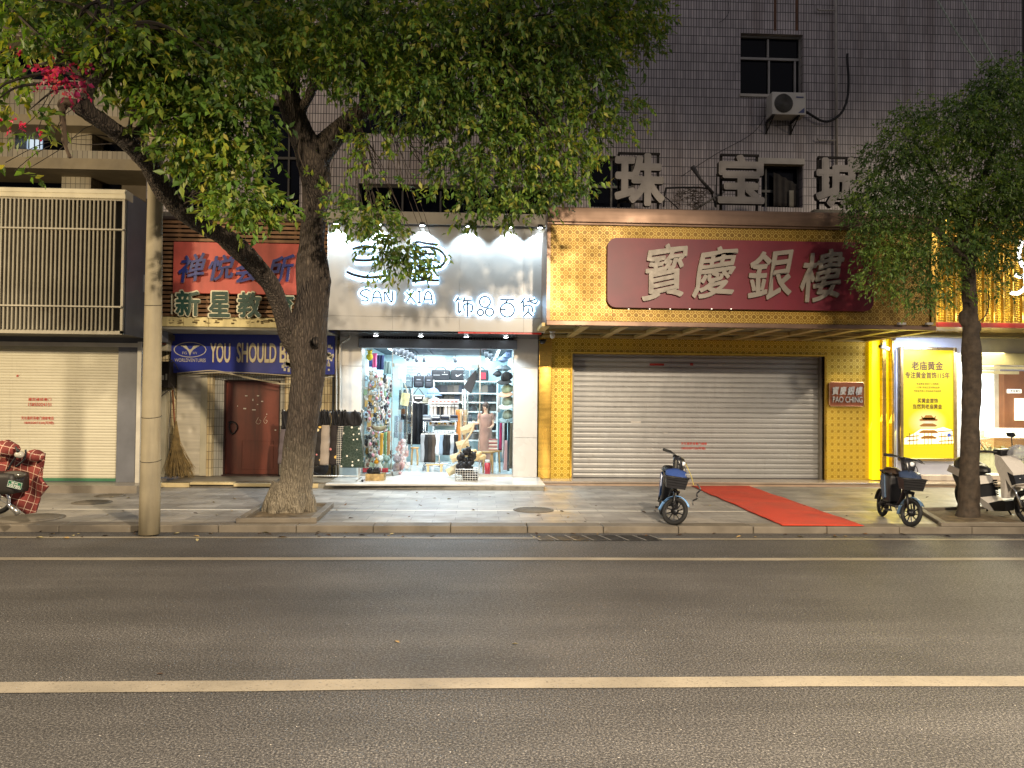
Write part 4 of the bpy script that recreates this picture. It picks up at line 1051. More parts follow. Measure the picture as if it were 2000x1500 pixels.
for s,a,b,yt,yb in (('老庙黄金',1780,1842,706,723),('专注黄金首饰115年',1768,1855,727,739),('买黄金首饰',1792,1832,778,787),('当然到老庙黄金',1783,1840,789.5,798.5),('老庙黄金·始创于上海豫园',1790,1833,748,751.5),('一九零六年创立百年黄金品牌',1788,1835,755,758.5),('传承金艺匠心·好运由此开始相伴',1785,1838,762,765.5)):
    text(s,a,b,yt,yb,15.358,BT,LBX,'lettering',.002,.026 if yb-yt>4 else .01,edge=False)
# generic many-eaved hall, printed flat
mb=MB(); cx0=P(1813,850,15.355).x
def pp(pts,m,y=15.356): 
    q=[P(a,b,15.356) for a,b in pts]; mb.prism([(v.x,v.z) for v in q],y-.002,15.357,m)
pp([(1766,868),(1766,856),(1786,846),(1798,838),(1828,838),(1842,834),(1860,840),(1862,866)],0)
for (l,r,y_) in ((1797,1830,822),(1798,1828,833),(1796,1831,846),(1799,1828,857)):
    pp([(l-2,y_-2),(l+6,y_-6),(r-6,y_-6),(r+2,y_-2),(r-1,y_),(l+1,y_)],1,15.354)
pp([(1804,816),(1808,811),(1819,811),(1824,816),(1828,812),(1826,820),(1802,820),(1799,812)],1,15.354)
for (l,r,y_) in ((1770,1795,852),(1772,1794,860),(1832,1861,842),(1833,1861,852),(1834,1861,861)):
    pp([(l,y_),(r,y_-2),(r,y_),(l,y_+2)],1,15.354)
for q in (1776,1783,1790,1805,1812,1819,1838,1845,1852,1858): pp([(q,846),(q+1.2,846),(q+1.2,868),(q,868)],1,15.3545)
pp([(1850,846),(1857,846),(1857,853),(1850,853)],2,15.3535)
mb.build('printed_hall',[EM('fff6c8',.8,'print_glow'),M('8a5a18',.6,name='print_brown'),M('3a52b0',.6,name='print_blue')],LBX)
# shop interior beyond
jx2=13.5
MB().box(jx1,jx2,19.3,19.4,.17,3.2).box(jx1-.2,jx1,15.8,19.4,.17,3.2).build('inner_wall',M('e4ddcc',.5,name='inner_wall'),JS)
MB().box(jx1,jx2,15.8,19.3,.17,.176).build('floor',M('d8d0c0',.15,name='shop_floor'),JS)
MB().box(jx1,jx2,15.5,19.3,3.0,3.1).build('ceiling',M('e8e2d2',.5,name='shop_ceiling'),JS)
bx0,bx1=P(1956,770,19.2).x,P(2080,770,19.2).x
mb=MB(); mb.box(bx0,bx1,19.1,19.3,.2,P(1980,725,19.2).z); mb.build('display_wall',M('8a5a3c',.5,name='brown_display'),JS)
mb=MB(); pbox(mb,1984,2070,779,797,19.05,19.12); pbox(mb,1984,2070,798.5,821,19.05,19.12); mb.build('display_niche',EM('fff0cc',2.0,'niche'),JS)
mb=MB(); pbox(mb,1969,1996,760,768,19.04,19.1,bev=.02); mb.build('name_plate',EM('f2efe8',.9,'plate'),JS)
text('贵金属区',1973,1993,761.5,766.5,19.03,M('6a5548',.6,name='plate_print'),JS,'lettering',.004,.01,edge=False)
mb=MB(); pbox(mb,1914,1941,712,840,18.9,18.95); mb.build('light_panel',EM('f2f7ff',2.2,'white_panel_light'),JS)
mb=MB(); pbox(mb,1918,1944,719,724,18.3,18.34); mb.build('hanging_plate',M('cfd4dc',.4,name='hanging_plate'),JS)
for i in range(5):
    mb=MB(); z=2.98-.10*i; mb.box(P(1958-9*i,700,17.5).x,jx2,17.0+.4*i,17.06+.4*i,z-.07,z); mb.build('ceiling_tier',M('dccfa8',.4,name='tier'),JS)
for i in range(3):
    o=MB().box(10.2,12.8,16.4+.9*i,16.5+.9*i,2.93,2.96).build('light_strip',EM('fff4dc',9),JS)
lamp('shop_light','AREA',(10.9,17.3,2.85),560,(1,.93,.78),2.4,(10.9,17.3,0),sy=2.4)
# counters
CT=thing('glass_counter','long curved glass jewellery counter glowing inside the right shop','counter',P(1930,900,16.6))
x0,x1,z0,z1=rect(1884,2110,885,925,16.5)
MB().box(x0,x1,16.5,17.3,.18,z1,bev=.02).build('base',M('c9c3a2',.3,name='counter_base'),CT)
MB().box(x0,x1,16.47,17.33,z1,z1+.03).build('rim',GOLD,CT)
MB().sheet(lambda u,v:Vector((x0+(x1-x0)*u,16.48+.5*(1-math.cos(v*1.57)),z1+.03+.28*math.sin(v*1.57))),8,8,thick=.01).build('glass',GL,CT)
mb=MB(); random.seed(2)
for i in range(60): 
    c=Vector((random.uniform(x0,x1),random.uniform(16.6,17.1),z1+.035)); mb.box(c.x-.03,c.x+.03,c.y-.02,c.y+.02,c.z,c.z+random.uniform(.02,.1),random.randint(0,1))
mb.build('jewellery_tray',[M('e8d8a0',.3,name='tray'),M('b08a3a',.25,.8,name='gold_ware')],CT)
C2=thing('glass_counter','second jewellery counter with brown front deeper in the right shop','counter',P(1980,850,18.2))
x0,x1,z0,z1=rect(1941,2110,856,880,18.2)
MB().box(x0,x1,18.2,18.7,.18,z1,bev=.01).build('base',M('a8743c',.4,name='wood_front'),C2)
mb=MB(); pbox(mb,1941,2110,838,856,18.25,18.6); mb.build('show_case',EM('fff2d6',1.6,'case_glow'),C2)
# glass front and canopy of the right shop
mb=MB(); mb.box(jx1,jx2,15.5,15.512,.3,2.75); mb.build('glass_front',GL,JS)
GE=M('b89a4a',.3,.7,name='gold_soffit')
MB().box(c1+.02,14,13.9,15.44,P(1900,640,14).z+.02,P(1900,636,14).z+.04).build('canopy',brushed('c9b070',.3,.8,'canopy_gold'),JS)
MB().box(jx0,14,15.2,15.5,jz,jz+.18,bev=.01).build('beam',M('b3a878',.35,.5,name='beam'),JS)
MB().box(jx1,14,15.38,15.54,2.80,jz+.02).build('transom_panel',M('cfc7a4',.4,name='transom_panel'),JS)
MB().box(jx1,14,15.3,15.52,2.55,2.8,bev=.01).build('beam',M('a89f78',.35,.5,name='beam2'),JS)
MB().box(c1+.03,14,13.86,13.96,P(1900,639,13.86).z,P(1900,630,13.86).z).build('red_trim',M('8a1d20',.4,name='red_trim'),JS)
fz0=P(1900,629,14).z; fz1=P(1900,430,14).z
MB().box(c1+.05,14,14.06,14.2,fz0,fz1).build('fascia',EM('d8b45a',.5,'fascia_glow'),JS)
x=c1+.10; k=0
while x<12.5:
    mb=MB(); z=fz0+.02
    while z<fz1: mb.ball((x+.06,14.02,z+.02),(.06,.045,.017),n=8); z+=.042
    mb.build('ribbed_column',M('d9b23c',.25,.7,name='ribbed_gold'),JS); 
    MB().box(x+.135,x+.15,13.98,14.06,fz0,fz1).build('fin',GOLD,JS); x+=.185; k+=1
    if k>13: break
for i in range(6): lamp('fascia_light','POINT',(c1+.6+.6*i,13.75,fz0+.12),9,(1,.86,.45),.05)
# lit white character, mostly outside the frame
LC=thing('lit_letter','glowing white brush stroke of a character cut by the right edge of the picture','sign letter',P(1985,540,13.8))
mb=MB()
for pts in ([(1975,572),(1987,573),(1998,566),(2010,552)],[(1984,537),(1996,540),(2012,530)],[(1996,470),(1990,500),(2000,520),(2016,500)],[(2004,520),(2006,560),(2030,580)]):
    mb.tube(spline(px(pts,13.8)),.035,8)
mb.build('stroke',EM('fffdf5',5,'lit_character'),LC)
lamp('poster_wash','AREA',(8.95,14.7,2.92),48,(.80,.86,1),1.2,(8.95,15.5,1.2),sy=.3)  # added area light brightening the panel round the poster, no fixture built
lamp('jewel_canopy_light','AREA',(10.3,14.6,2.9),220,(1,.88,.55),1.0,(10.3,14.2,0),sy=2.0)
# ================================================================ inside the lit shop
RM=thing('shop_room','white interior of the accessory shop with black ceiling and lit shelves','room',(-.8,17.6,.19))
XL=P(706,800,15.6).x; XR=P(1003,800,15.6).x; BY=19.5; CZ=2.86
IW=M('b7d2d8',.6,var=.05,name='interior_wall')
MB().box(XL-.1,XR+.1,BY,BY+.1,.19,3.0).build('back_wall',IW,RM)
MB().box(XL-.1,XL,15.7,BY,.19,3.0).build('side_wall',IW,RM); MB().box(XR,XR+.1,15.7,BY,.19,3.0).build('side_wall',IW,RM)
MB().box(XL,XR,15.62,BY,.186,.192).build('floor',M('cfd2d2',.12,var=.05,name='glossy_tile'),RM)
MB().box(XL-.1,XR+.1,15.66,BY,CZ,CZ+.05).build('ceiling',M('1c2836',.6,name='navy_ceiling'),RM)
mb=MB(); z=P(820,745,19.4).z
while z<P(820,712,19.4).z: mb.box(P(785,730,19.45).x,P(850,730,19.45).x,19.45,19.5,z,z+.055); z+=.075
mb.build('slat_wall',M('b9c6dc',.4,name='slatwall'),RM)
TUBE=EM('eaf8ff',5,'led_tube')
for a,b in ((812,868),(893,938),(949,968)):
    x0,x1=P(a,701,19.4).x,P(b,701,19.4).x; MB().box(x0,x1,19.38,19.44,P(a,703,19.4).z,P(a,699,19.4).z).build('led_strip',TUBE,RM)
MB().box(.42,.47,16.2,19.2,CZ-.05,CZ-.01).build('led_strip',TUBE,RM); MB().box(-1.95,-1.9,16.0,18.6,CZ-.05,CZ-.01).build('led_strip',TUBE,RM)
MB().box(-1.5,-1.46,16.0,19.0,CZ-.03,CZ-.0).box(-1.15,-1.11,16.0,19.0,CZ-.03,CZ-.0).build('track_rail',BLK,RM)
COOL=(.84,.94,1)
lamp('shop_ceiling_light','AREA',(-.8,17.0,CZ-.06),185,COOL,2.6,(-.8,17.0,0),sy=2.2)
lamp('shop_ceiling_light','AREA',(-.8,18.6,CZ-.06),110,COOL,2.6,(-.8,18.9,0),sy=1.2)
tl=None
for (a,b,Y) in ((770,676,16.2),(778,682,16.6),(785,687,17.2),(791,692,17.8),(797,699,18.8),(784,676,16.4),(792,681,16.8),(800,686,17.4),(806,692,18.0),(813,702,19.0),(828,702,19.0),(889,703,19.0),(950,684,17.0),(957,691,17.6),(961,698,18.4)):
    p=P(a,b,Y); p.z=min(p.z,CZ-.12)
    if tl is None:
        tl=thing('track_spotlight','small black cylinder spotlight clipped to the ceiling track of the lit shop','spotlight',p,group='track spotlights on the shop ceiling')
        MB().lathe([(.035,-.07),(.05,.07)],n=10,T=Matrix.Rotation(.5,4,'X')).build('can',M('5a5f66',.5,name='spot_grey'),tl,local=True)
        MB().tube([(0,0,.05),(0,0,.13)],.01,5).build('stem',BLK,tl,local=True)
        MB().lathe([(.034,-.073),(.034,-.071)],n=10,T=Matrix.Rotation(.5,4,'X')).build('lens',EM('f2fbff',3),tl,local=True)
    else: dup(tl,p,rot=(0,0,random.uniform(-1,1)))
# ---- generic goods ------------------------------------------------------------
def handbag(w,h,d,mat,trim=None,strap=.6):
    mb=MB(); pts=[(-w/2*.85,h),(w/2*.85,h),(w/2,h*.25),(w/2*.9,0),(-w/2*.9,0),(-w/2,h*.25)]
    mb.prism(pts,-d/2,d/2,0)
    mb.tube([(w*.28*math.cos(a),0,h+h*strap*math.sin(a)) for a in np.linspace(0,math.pi,8)],.009,5,1)
    if trim: mb.box(-w*.3,w*.3,-d/2-.006,-d/2,h*.5,h*.62,1)
    return mb
def put(mb,name,mats,p,label,cat,group=None,rz=0,par=None):
    o=mb.build(name,mats,par,label=label,cat=cat,group=group,local=True); o.location=p; o.rotation_euler=(0,0,rz); return o
BAGC=['1c1d22','2b2a2e','4a4540','5f574f','39424f','74685c','22262c']
SH=thing('shelf_unit','white shelf unit of handbags against the back wall of the lit shop','shelf',P(910,880,19.2))
SW=M('d9dcd8',.4,name='shelf_white')
mb=MB()
for a in (847,908,971): mb.box(P(a,800,19.1).x-.02,P(a,800,19.1).x+.02,19.0,19.45,.19,P(a,742,19.1).z)
mb.build('upright',SW,SH)
rows=[744.5,768,785.6,804,824.5,841.5,860]; mb=MB(); XA,XB=P(847,800,19.1).x,P(971,800,19.1).x
for r_ in rows: z=P(910,r_,19.02).z; mb.box(XA,XB,19.02,19.45,z-.02,z+.012)
mb.build('board',SW,SH)
def onrow(r_,a,Y=19.2): q=P(a,r_,19.02); return Vector((P(a,r_,Y).x,Y,q.z+.014))
gb='handbags on the back shelves'
protos=[put(handbag(.17,.19,.1,M(c,.5),None,.55),'handbag',[M(c,.5),M('9a9a92',.4,.4)],(0,0,-50),'small plain handbag standing in a row on the back shelves of the lit shop','handbag',gb) for c in BAGC]
used=set()
def bagat(p,i,s=1,rz=0):
    b=protos[i%len(protos)]
    if i%len(protos) not in used: used.add(i%len(protos)); o=b
    else: o=b.copy(); SC.collection.objects.link(o)
    o.location=p; o.scale=(s,s,s); o.rotation_euler=(0,0,rz); return o
k=0
for r_,xs_ in ((768,(856,867,880,891,901,947,957,966)),(785.6,(860,871,882,893,903,919,950,959,967)),(804,(855,868,880,892,914,925,950,964)),(824.5,(915,)),(841.5,(950,962,916,925)),(860,(915,927,950,963))):
    for a in xs_: bagat(onrow(r_,a),k,(.85 if r_==785.6 else 1.0),random.uniform(-.3,.3)); k+=1
mb=MB(); mb.box(-.15,.15,-.01,.02,0,.2,0).box(-.12,.12,-.015,-.009,.03,.17,1); put(mb,'picture_box',[M('d8d4cc',.4),M('b58a88',.5)],onrow(824.5,958),'white box with a pink picture on the right of the back shelves','box')
for i,(a,mt,lab) in enumerate(((861,'1d2026','black sports bag with white line marks, leftmost on top of the back shelves'),(898,'1a1c22','black sports bag with a white tick mark on top of the back shelves'),(936,'25282e','black sports bag with red panels, rightmost on top of the back shelves'))):
    p=onrow(744.5,a); o=thing('sports_bag',lab,'bag',p); w=.46
    MB().box(-w/2,w/2,-.13,.13,0,.27,bev=.05).build('body',M(mt,.6,bump=.3,bs=20,name='nylon'),o,local=True)
    MB().tube([(.13*math.cos(t),-.1,.25+.09*math.sin(t)) for t in np.linspace(0,math.pi,8)],.012,5).build('handle',BLK,o,local=True)
    WM=M('e6e6e6',.5,name='white_mark')
    if i==1:
        # the white tick
        MB().prism([(-.10,.14),(-.085,.155),(-.075,.13),(-.05,.125),(.06,.17),(-.045,.105),(-.085,.105)],-.136,-.131).box(.085,.10,-.136,-.131,.135,.15).box(.12,.135,-.136,-.131,.135,.15).build('mark',WM,o,local=True)
    elif i==0: MB().box(-.18,-.02,-.136,-.131,.135,.142).box(.03,.18,-.136,-.131,.15,.157).box(.09,.10,-.136,-.131,.19,.22).build('mark',WM,o,local=True)
    else: MB().box(-.18,-.05,-.137,-.131,.04,.18,bev=.003).box(.03,.16,-.137,-.131,.04,.2,bev=.003).build('panel',M('c92a3a',.5,name='red_nylon'),o,local=True)
# backpacks
for i,(a,b,c,d) in enumerate(((787,807,733,758),(808,828,731,757),(829,846,732,758),(788,806,758,783))):
    x0,x1,z0,z1=rect(a,b,c,d,18.9); w=x1-x0;h=z1-z0
    o=thing('backpack',('black backpack hung leftmost on the slat wall','black backpack with pale logo bar hung in the middle of the slat wall','narrow black backpack hung right of the other two on the slat wall','black backpack hung lowest on the slat wall')[i],'backpack',((x0+x1)/2,18.9,z0))
    MB().box(-w/2,w/2,-.09,.07,0,h*.9,bev=.045).build('body',M('1f2127',.6,name='pack_black'),o,local=True)
    MB().box(-w*.36,w*.36,-.13,-.085,h*.06,h*.42,bev=.02).build('pocket',M('2a2d35',.6,name='pack_pocket'),o,local=True)
    MB().tube([(.04*math.cos(t),0,h*.88+.06*math.sin(t)) for t in np.linspace(0,math.pi,8)],.01,5).build('handle',BLK,o,local=True)
    MB().box(-w*.2,w*.2,-.099,-.091,h*.56,h*.62).build('logo_bar',M('9aa0aa',.5,name='logo_grey'),o,local=True)
o=thing('sling_bag','black sling bag with white trim hanging below the backpacks','bag',P(817,787,18.6))
x0,x1,z0,z1=rect(806,829,773,787,18.6)
MB().prism([(x0,z1),(x1,z1),(x1-.03,z0+.03),((x0+x1)/2,z0),(x0+.03,z0+.03)],18.55,18.65).build('body',BLK,o)
MB().tube([(x0,18.54,z1),(x1,18.54,z1),(x1-.03,18.54,z0+.03),((x0+x1)/2,18.54,z0),(x0+.03,18.54,z0+.03)],.014,5,closed=True).box(x0+.06,x1-.06,18.54,18.55,z1-.07,z1-.03).build('trim',WHITE,o)
MB().tube([(x0,18.6,z1),P(817,757,18.6),(x1,18.6,z1)],.012,5).build('strap',BLK,o)
def cap(p,col,lab,rz=0,s=1,brim=None,tilt=0):
    o=thing('cap',lab,'cap',p); T=rotz(rz)@Matrix.Rotation(tilt,4,'Y')
    mb=MB(); mb.sheet(lambda u,v:T@Vector((.105*s*math.cos(u*6.283)*math.cos(v*1.57),.105*s*math.sin(u*6.283)*math.cos(v*1.57),.11*s*math.sin(v*1.57))),16,6,thick=.004)
    mb.build('crown',M(col,.8,name='cap_cloth'),o,local=True)
    MB().sheet(lambda u,v:T@Vector((s*(.08+.11*v)*math.cos((u-.5)*1.9),s*(.09+.09*v)*math.sin((u-.5)*1.9),-.02*v*v)),10,4,thick=.006).build('brim',M(brim or col,.8,name='brim_cloth'),o,local=True)
cap(P(846,771,18.2),'6f86ab','washed blue cap in front of the back shelves',R(-90),1.5); cap(P(850,789,17.9),'8d8f8e','grey cap below the blue one beside the sock stand',R(-100),1.4)
cap(P(834,786,18.2),'8f8a7a','half-hidden beige cap between black sling bag and grey cap',R(-120),1.1)
# curtain
x0,x1,z0,z1=rect(789,836,785,868,18.75)
MB().sheet(lambda u,v:Vector((x0+(x1-x0)*u,18.75+.03*math.sin(u*30),z0+(z1-z0)*v)),60,2,thick=.006).build('curtain',M('14151b',.8,name='black_cloth'),label='tall black curtain hanging behind the sock stand',cat='curtain')
def stool(p,h,r,lab,col='b08a55'):
    o=thing('stool',lab,'stool',p); mt=M(col,.5,name='stool_wood')
    MB().lathe([(r,h-.035),(r,h)],n=18).build('seat',mt,o,local=True)
    for k in range(4):
        a=R(45+90*k); MB().tube([(r*.75*math.cos(a),r*.75*math.sin(a),h-.03),(r*.95*math.cos(a),r*.95*math.sin(a),h*.5),(r*1.0*math.cos(a),r*1.0*math.sin(a),0)],[.018,.02,.016],6).build('leg',mt,o,local=True)
    return o
stool(Vector((P(810,880,18.2).x,18.2,.19)),.42,.10,'small pale wooden stool at the foot of the black curtain','c9a06a')
stool(Vector((P(953,915,16.25).x,16.25,.19)),.46,.14,'left of two round wooden stools behind the right glass pane'); stool(Vector((P(967,915,16.6).x,16.6,.19)),.46,.14,'right of two round wooden stools behind the right glass pane')
o=thing('tin','red tin with white top under the left round stool','tin',Vector((P(952,923,16.0).x,16.0,.19)))
MB().lathe([(.06,0),(.06,.24)],n=14).build('body',M('c02030',.35,name='red_tin'),o,local=True); MB().lathe([(.05,.24),(.045,.30)],n=14).build('lid',WHITE,o,local=True)
for i in range(9):
    c=P(963,870,16.6); MB().box(c.x-.09+random.uniform(-.01,.01),c.x+.09,16.5,16.7,.66+.026*i,.682+.026*i).build('folded_cloth',M(['c98f86','e3d8c9','8b4d4a'][i%3],.8),label='folded cloth in the pile on the right round stool',cat='folded cloth',group='folded cloths piled on the stool')
# ---- sock stand in the middle
ST=thing('display_stand','rolling chrome stand with white header board in the middle of the lit shop','display stand',Vector((P(860,910,16.9).x,16.9,.19)))
SX0,SX1=P(826,850,16.9).x,P(893,850,16.9).x
mb=MB()
for x in (SX0+.03,SX1-.03):
    for y in (16.65,17.25): mb.tube([(x,y,.26),(x,y,1.25)],.014,6)
    mb.tube([(x,16.65,.30),(x,17.25,.30)],.014,6)
for z in (.30,1.0,1.25):
    for y in (16.65,17.25): mb.tube([(SX0+.03,y,z),(SX1-.03,y,z)],.012,6)
mb.tube([((SX0+SX1)/2,16.63,.28),((SX0+SX1)/2,16.63,1.0)],.016,6)
mb.build('frame',CHROME,ST)
for x in (SX0+.03,SX1-.03):
    for y in (16.65,17.25): MB().lathe([(.035,-.012),(.035,.012)],c=(x,y,.228),axis='X',n=12).build('caster',BLK,ST)
x0,x1,z0,z1=rect(838,896,789,832,17.1)
MB().box(x0,x1,17.1,17.14,z0,z1,bev=.004).build('board',M('e6e4e2',.5,name='white_board'),ST)
MB().box(x0-.01,x1+.01,17.0,17.12,z1,z1+.10,bev=.006).build('header',M('e9e3e1',.5,name='header'),ST)
mb=MB()
for i in range(7): mb.box(x0+.06+.085*i,x0+.11+.085*i,16.995,17.0,z1+.04,z1+.06)
mb.build('print',M('c85a4a',.6,name='red_print'),ST)
SOCKC=['e8e4df','ddd6cf','1c1c20','1b1b1f','ece9e6','d9d4cd','c9bfb2','efeae6']
for i,c in enumerate(SOCKC):
    xx=x0+.05+(x1-x0-.1)*i/7; mb=MB().box(xx-.028,xx+.028,17.03,17.06,z1-.30,z1-.04,bev=.01).box(xx-.03,xx+.04,17.02,17.06,z1-.34,z1-.28,bev=.012).box(xx-.03,xx+.03,17.0,17.03,z1-.06,z1-.02,1)
    mb.build('socks',[M(c,.85),M('f0eeea',.6)],label=('black' if i in(2,3) else 'pale')+' pair of socks on a card hung on the white board of the middle stand',cat='socks',group='black socks on the stand' if i in (2,3) else 'pale socks on the stand')
for i in range(10):
    xx=x0+.04+(x1-x0-.08)*i/9; MB().ball((xx,16.98,z0+.07),(.03,.02,.035)).tube([(xx,17.1,z0+.12),(xx,16.95,z0+.12)],.004,4).build('hair_clip',M(['d99a3a','f0e8e0','6a4a3a','e8c24a','c9b0a0'][i%5],.5),label='small colourful clip in the row under the socks on the middle stand',cat='hair clip',group='clips on the middle stand')
for i in range(16):
    cx_=SX0+.09+(i%4)*(SX1-SX0-.16)/3; lv=i//4
    MB().box(cx_-.085,cx_+.085,16.70,16.98,1.26+.035*lv,1.29+.035*lv,bev=.01).build('folded_garment',M(['30384a','7f8c9c','c9ced4','22252e','9aa4b0'][(i*3)%5],.7),label='folded garment in a clear bag piled on top of the middle stand',cat='folded garment',group='folded garments on the middle stand')
LEG=['9aa2aa','17181b','2b2622','4a3f36','cfd6dc','8fa6bd','15161a','16171b','b5bac0','1a1b1f']
for i,c in enumerate(LEG):
    xx=SX0+.02+(SX1-SX0-.04)*i/9; L_=.60 if i<4 else .44
    mb=MB(); mb.sheet(lambda u,v:Vector((xx-.038+.076*u*(1.1-.25*v),16.60-.015*math.sin(u*3.14)+.01*math.sin(v*9+i),.98-L_*v)),6,8,thick=.02)
    mb.box(xx-.035,xx+.035,16.585,16.60,.95,1.0,1); mb.tube([(xx,16.62,1.0),(xx,16.62,1.06)],.005,4,2)
    mb.build('leggings',[M(c,.85),M('e6e6e6',.6),CHROME],label=('dark' if c in('17181b','2b2622','4a3f36','15161a','16171b','1a1b1f') else 'pale grey-blue')+' leggings hanging from the front bar of the middle stand',cat='leggings',group=('dark' if c in('17181b','2b2622','4a3f36','15161a','16171b','1a1b1f') else 'pale')+' leggings on the stand')
MB().box(P(832,910,16.5).x,P(866,910,16.5).x,16.45,16.6,.33,.35).box(P(834,910,16.5).x,P(838,910,16.5).x,16.46,16.6,.19,.33).box(P(860,910,16.5).x,P(864,910,16.5).x,16.46,16.6,.19,.33).build('wooden_bench',M('c9ad7c',.5,name='pale_wood'),label='low pale wooden bench under the middle stand',cat='bench')
for i,(c,dx) in enumerate((('e0934f',0),('e7c9a0',6),('c08a60',10),('d8b48a',14))):
    a=894+dx; MB().sheet(lambda u,v:P(a-3+7*u+2*v,800+70*v,16.9-.05*math.sin(u*3)+.02*math.sin(v*8)),5,10,thick=.02).build('scarf',M(c,.85),label=('orange','cream','brown','tan')[i]+' scarf hanging at the right end of the middle stand',cat='scarf')
# ---- left wall of accessories
LW=thing('display_rack','white upright rack along the left wall full of small accessories','rack',Vector((XL+.12,17,.19)))
mb=MB()
for y in (16.3,16.9,17.6,18.4): mb.box(XL+.16,XL+.20,y-.02,y+.02,.3,2.25)
mb.build('upright',M('dfe8ec',.4,name='rack_white'),LW)
mb=MB().box(XL+.15,XL+.21,15.8,19.0,2.22,2.26)
for z in (.55,1.0,1.45,1.85): mb.box(XL+.02,XL+.20,15.8,19.0,z-.01,z+.005)
mb.build('rail',SW,LW)
COL=['c98a96','cdb9ae','b08a4a','1b1b20','6a4a3a','8f9dab','6f8060','9a8c7c','3a3038','b5aea4','8a4048','2a2a30']
def blobmesh(i):
    mb=MB(); kind=i%4
    if kind==0: mb.box(-.03,.03,-.005,.005,-.07,.05,1).ball((0,-.02,-.02),(.028,.02,.03))
    elif kind==1: mb.tube([(.04*math.cos(a),-.02,.04*math.sin(a)-.03) for a in np.linspace(0,6.283,11)[:-1]],.014,6,closed=True)
    elif kind==2: mb.box(-.035,.035,-.02,.0,-.09,.03,0,bev=.008).box(-.035,.035,-.022,-.018,.01,.05,1)
    else: mb.ball((0,-.02,.01),(.03,.025,.03)).ball((0,-.02,-.05),(.036,.03,.045)).ball((-.03,-.02,.04),.012).ball((.03,-.02,.04),.012)
    return mb
KN=['hair_clip_card','scrunchie','accessory_packet','soft_toy']
LBL=['small hair clip on a card hung on the left accessory rack','small round scrunchie hung on the left accessory rack','small flat packet hung on the left accessory rack','little soft toy hung on the left accessory rack']
pr={}
random.seed(21)
for z in np.arange(.42,2.3,.105):
    for y in np.arange(15.62,18.9,.125):
        if random.random()<.12: continue
        i=random.randrange(48); kd=i%4
        p=(XL+.05+random.uniform(0,.17),y+random.uniform(-.04,.04),z+random.uniform(-.03,.03))
        if i not in pr:
            cc=COL[(i*5)%12]
            if z<1.6 and False: pass
            pr[i]=put(blobmesh(i),KN[kd],[M(cc,.6),M('a8a098',.6)],p,LBL[kd],KN[kd].replace('_',' '),('hair clips','scrunchies','packets','soft toys')[kd]+' on the left rack',R(75)); o=pr[i]
        else: o=pr[i].copy(); SC.collection.objects.link(o); o.location=p
        o.rotation_euler=(0,random.uniform(-.15,.15),R(60)+random.uniform(-.3,.3)); s=random.uniform(.9,1.5); o.scale=(s,s,s)
def cloth(name,a,b,t,bt,Y,col,lab,cat,fold=.02,taper=0,n=22,thick=.012,lean=0,pattern=None,group=None):
    x0,x1,z0,z1=rect(a,b,t,bt,Y); cx=(x0+x1)/2; w=(x1-x0)
    f=lambda u,v:Vector((cx+lean*v+(u-.5)*w*(1-taper*(1-v)),Y+fold*math.sin(u*14+v*2)-.01*math.sin(v*5),z1-(z1-z0)*v))
    return MB().sheet(f,n,10,thick=thick).build(name,pattern or M(col,.85,bump=.2,bs=30,name='cloth'),label=lab,cat=cat,group=group)
for a,b,t,bt,Y,c,lab in ((713,727,683,716,16.6,'2a3a78','navy jacket hanging top left above the accessory rack'),(727,736,690,718,16.9,'e05a86','bright pink garment beside the navy jacket'),(736,750,694,722,17.2,'232a52','dark blue garment right of the pink one on the left wall'),(750,764,706,730,17.6,'7d8a84','grey-green garment hanging at the rear of the left wall'),(778,785,712,742,17.0,'dfe6e8','white shirt hanging beside the left door leaf'),(785,793,716,748,16.8,'f0f2f2','second white shirt hanging right of the first by the left door leaf'),(779,786,762,800,16.7,'2b2b30','dark scarf hanging under the white shirts'),(783,792,792,820,17.0,'18191d','black top hanging under the printed tote bag'),(742,748,846,900,16.0,'d9a23a','yellow scarf hanging low at the left rack'),(749,755,844,898,16.2,'7a9a6a','green scarf hanging low at the left rack'),(756,762,842,895,16.4,'b98a5a','brown scarf hanging low at the left rack'),(770,778,812,855,16.9,'8fa0b0','grey-blue garment hanging at the left door leaf'),(779,786,815,860,17.3,'a9b0b8','pale grey garment hanging in front of the black curtain')):
    cloth('garment',a,b,t,bt,Y,c,lab,'garment')
MB().ball(P(722,697,16.2),(.07,.06,.08)).ball(P(722,688,16.2),(.05,.05,.05)).ball(P(718,684,16.2),.018).ball(P(726,684,16.2),.018).build('soft_toy',M('e8c028',.8,name='yellow_plush'),label='yellow soft toy hung in front of the navy jacket',cat='soft toy')
o=thing('tote_bag','cream tote bag with yellow print hanging in the left doorway','bag',P(789,792,16.0)); cb=P(789,780,16.0)
MB().box(-.085,.085,-.02,.02,0,.26,T=Matrix.Rotation(.15,4,'Y')).build('body',M('ddd3a4',.8,var=.3,vs=14,name='canvas'),o,local=True)
MB().tube([(-.04,0,.25),(-.06,0,.5),(-.01,0,.5),(.08,0,.25)],.012,5).build('strap',M('d8d2c2',.8,name='strap'),o,local=True)
o=thing('tote_bag','large black angular tote bag hanging in the right doorway','bag',P(920,770,15.7)); q=P(920,770,15.7)
zz=[(903,757),(925,722),(928,700),(932,712),(927,745),(921,768)]
pts=[(P(a,b,15.7).x,P(a,b,15.7).z) for a,b in ((904,757),(914,742),(925,735),(931,740),(926,755),(920,769))]
MB().prism(pts,15.64,15.74).build('body',M('1e2026',.6,name='tote_black'),o)
MB().prism([(P(a,b,15.7).x,P(a,b,15.7).z) for a,b in ((912,741),(934,718),(937,719),(932,742))],15.66,15.70).build('strap',M('22252b',.6,name='tote_strap'),o)
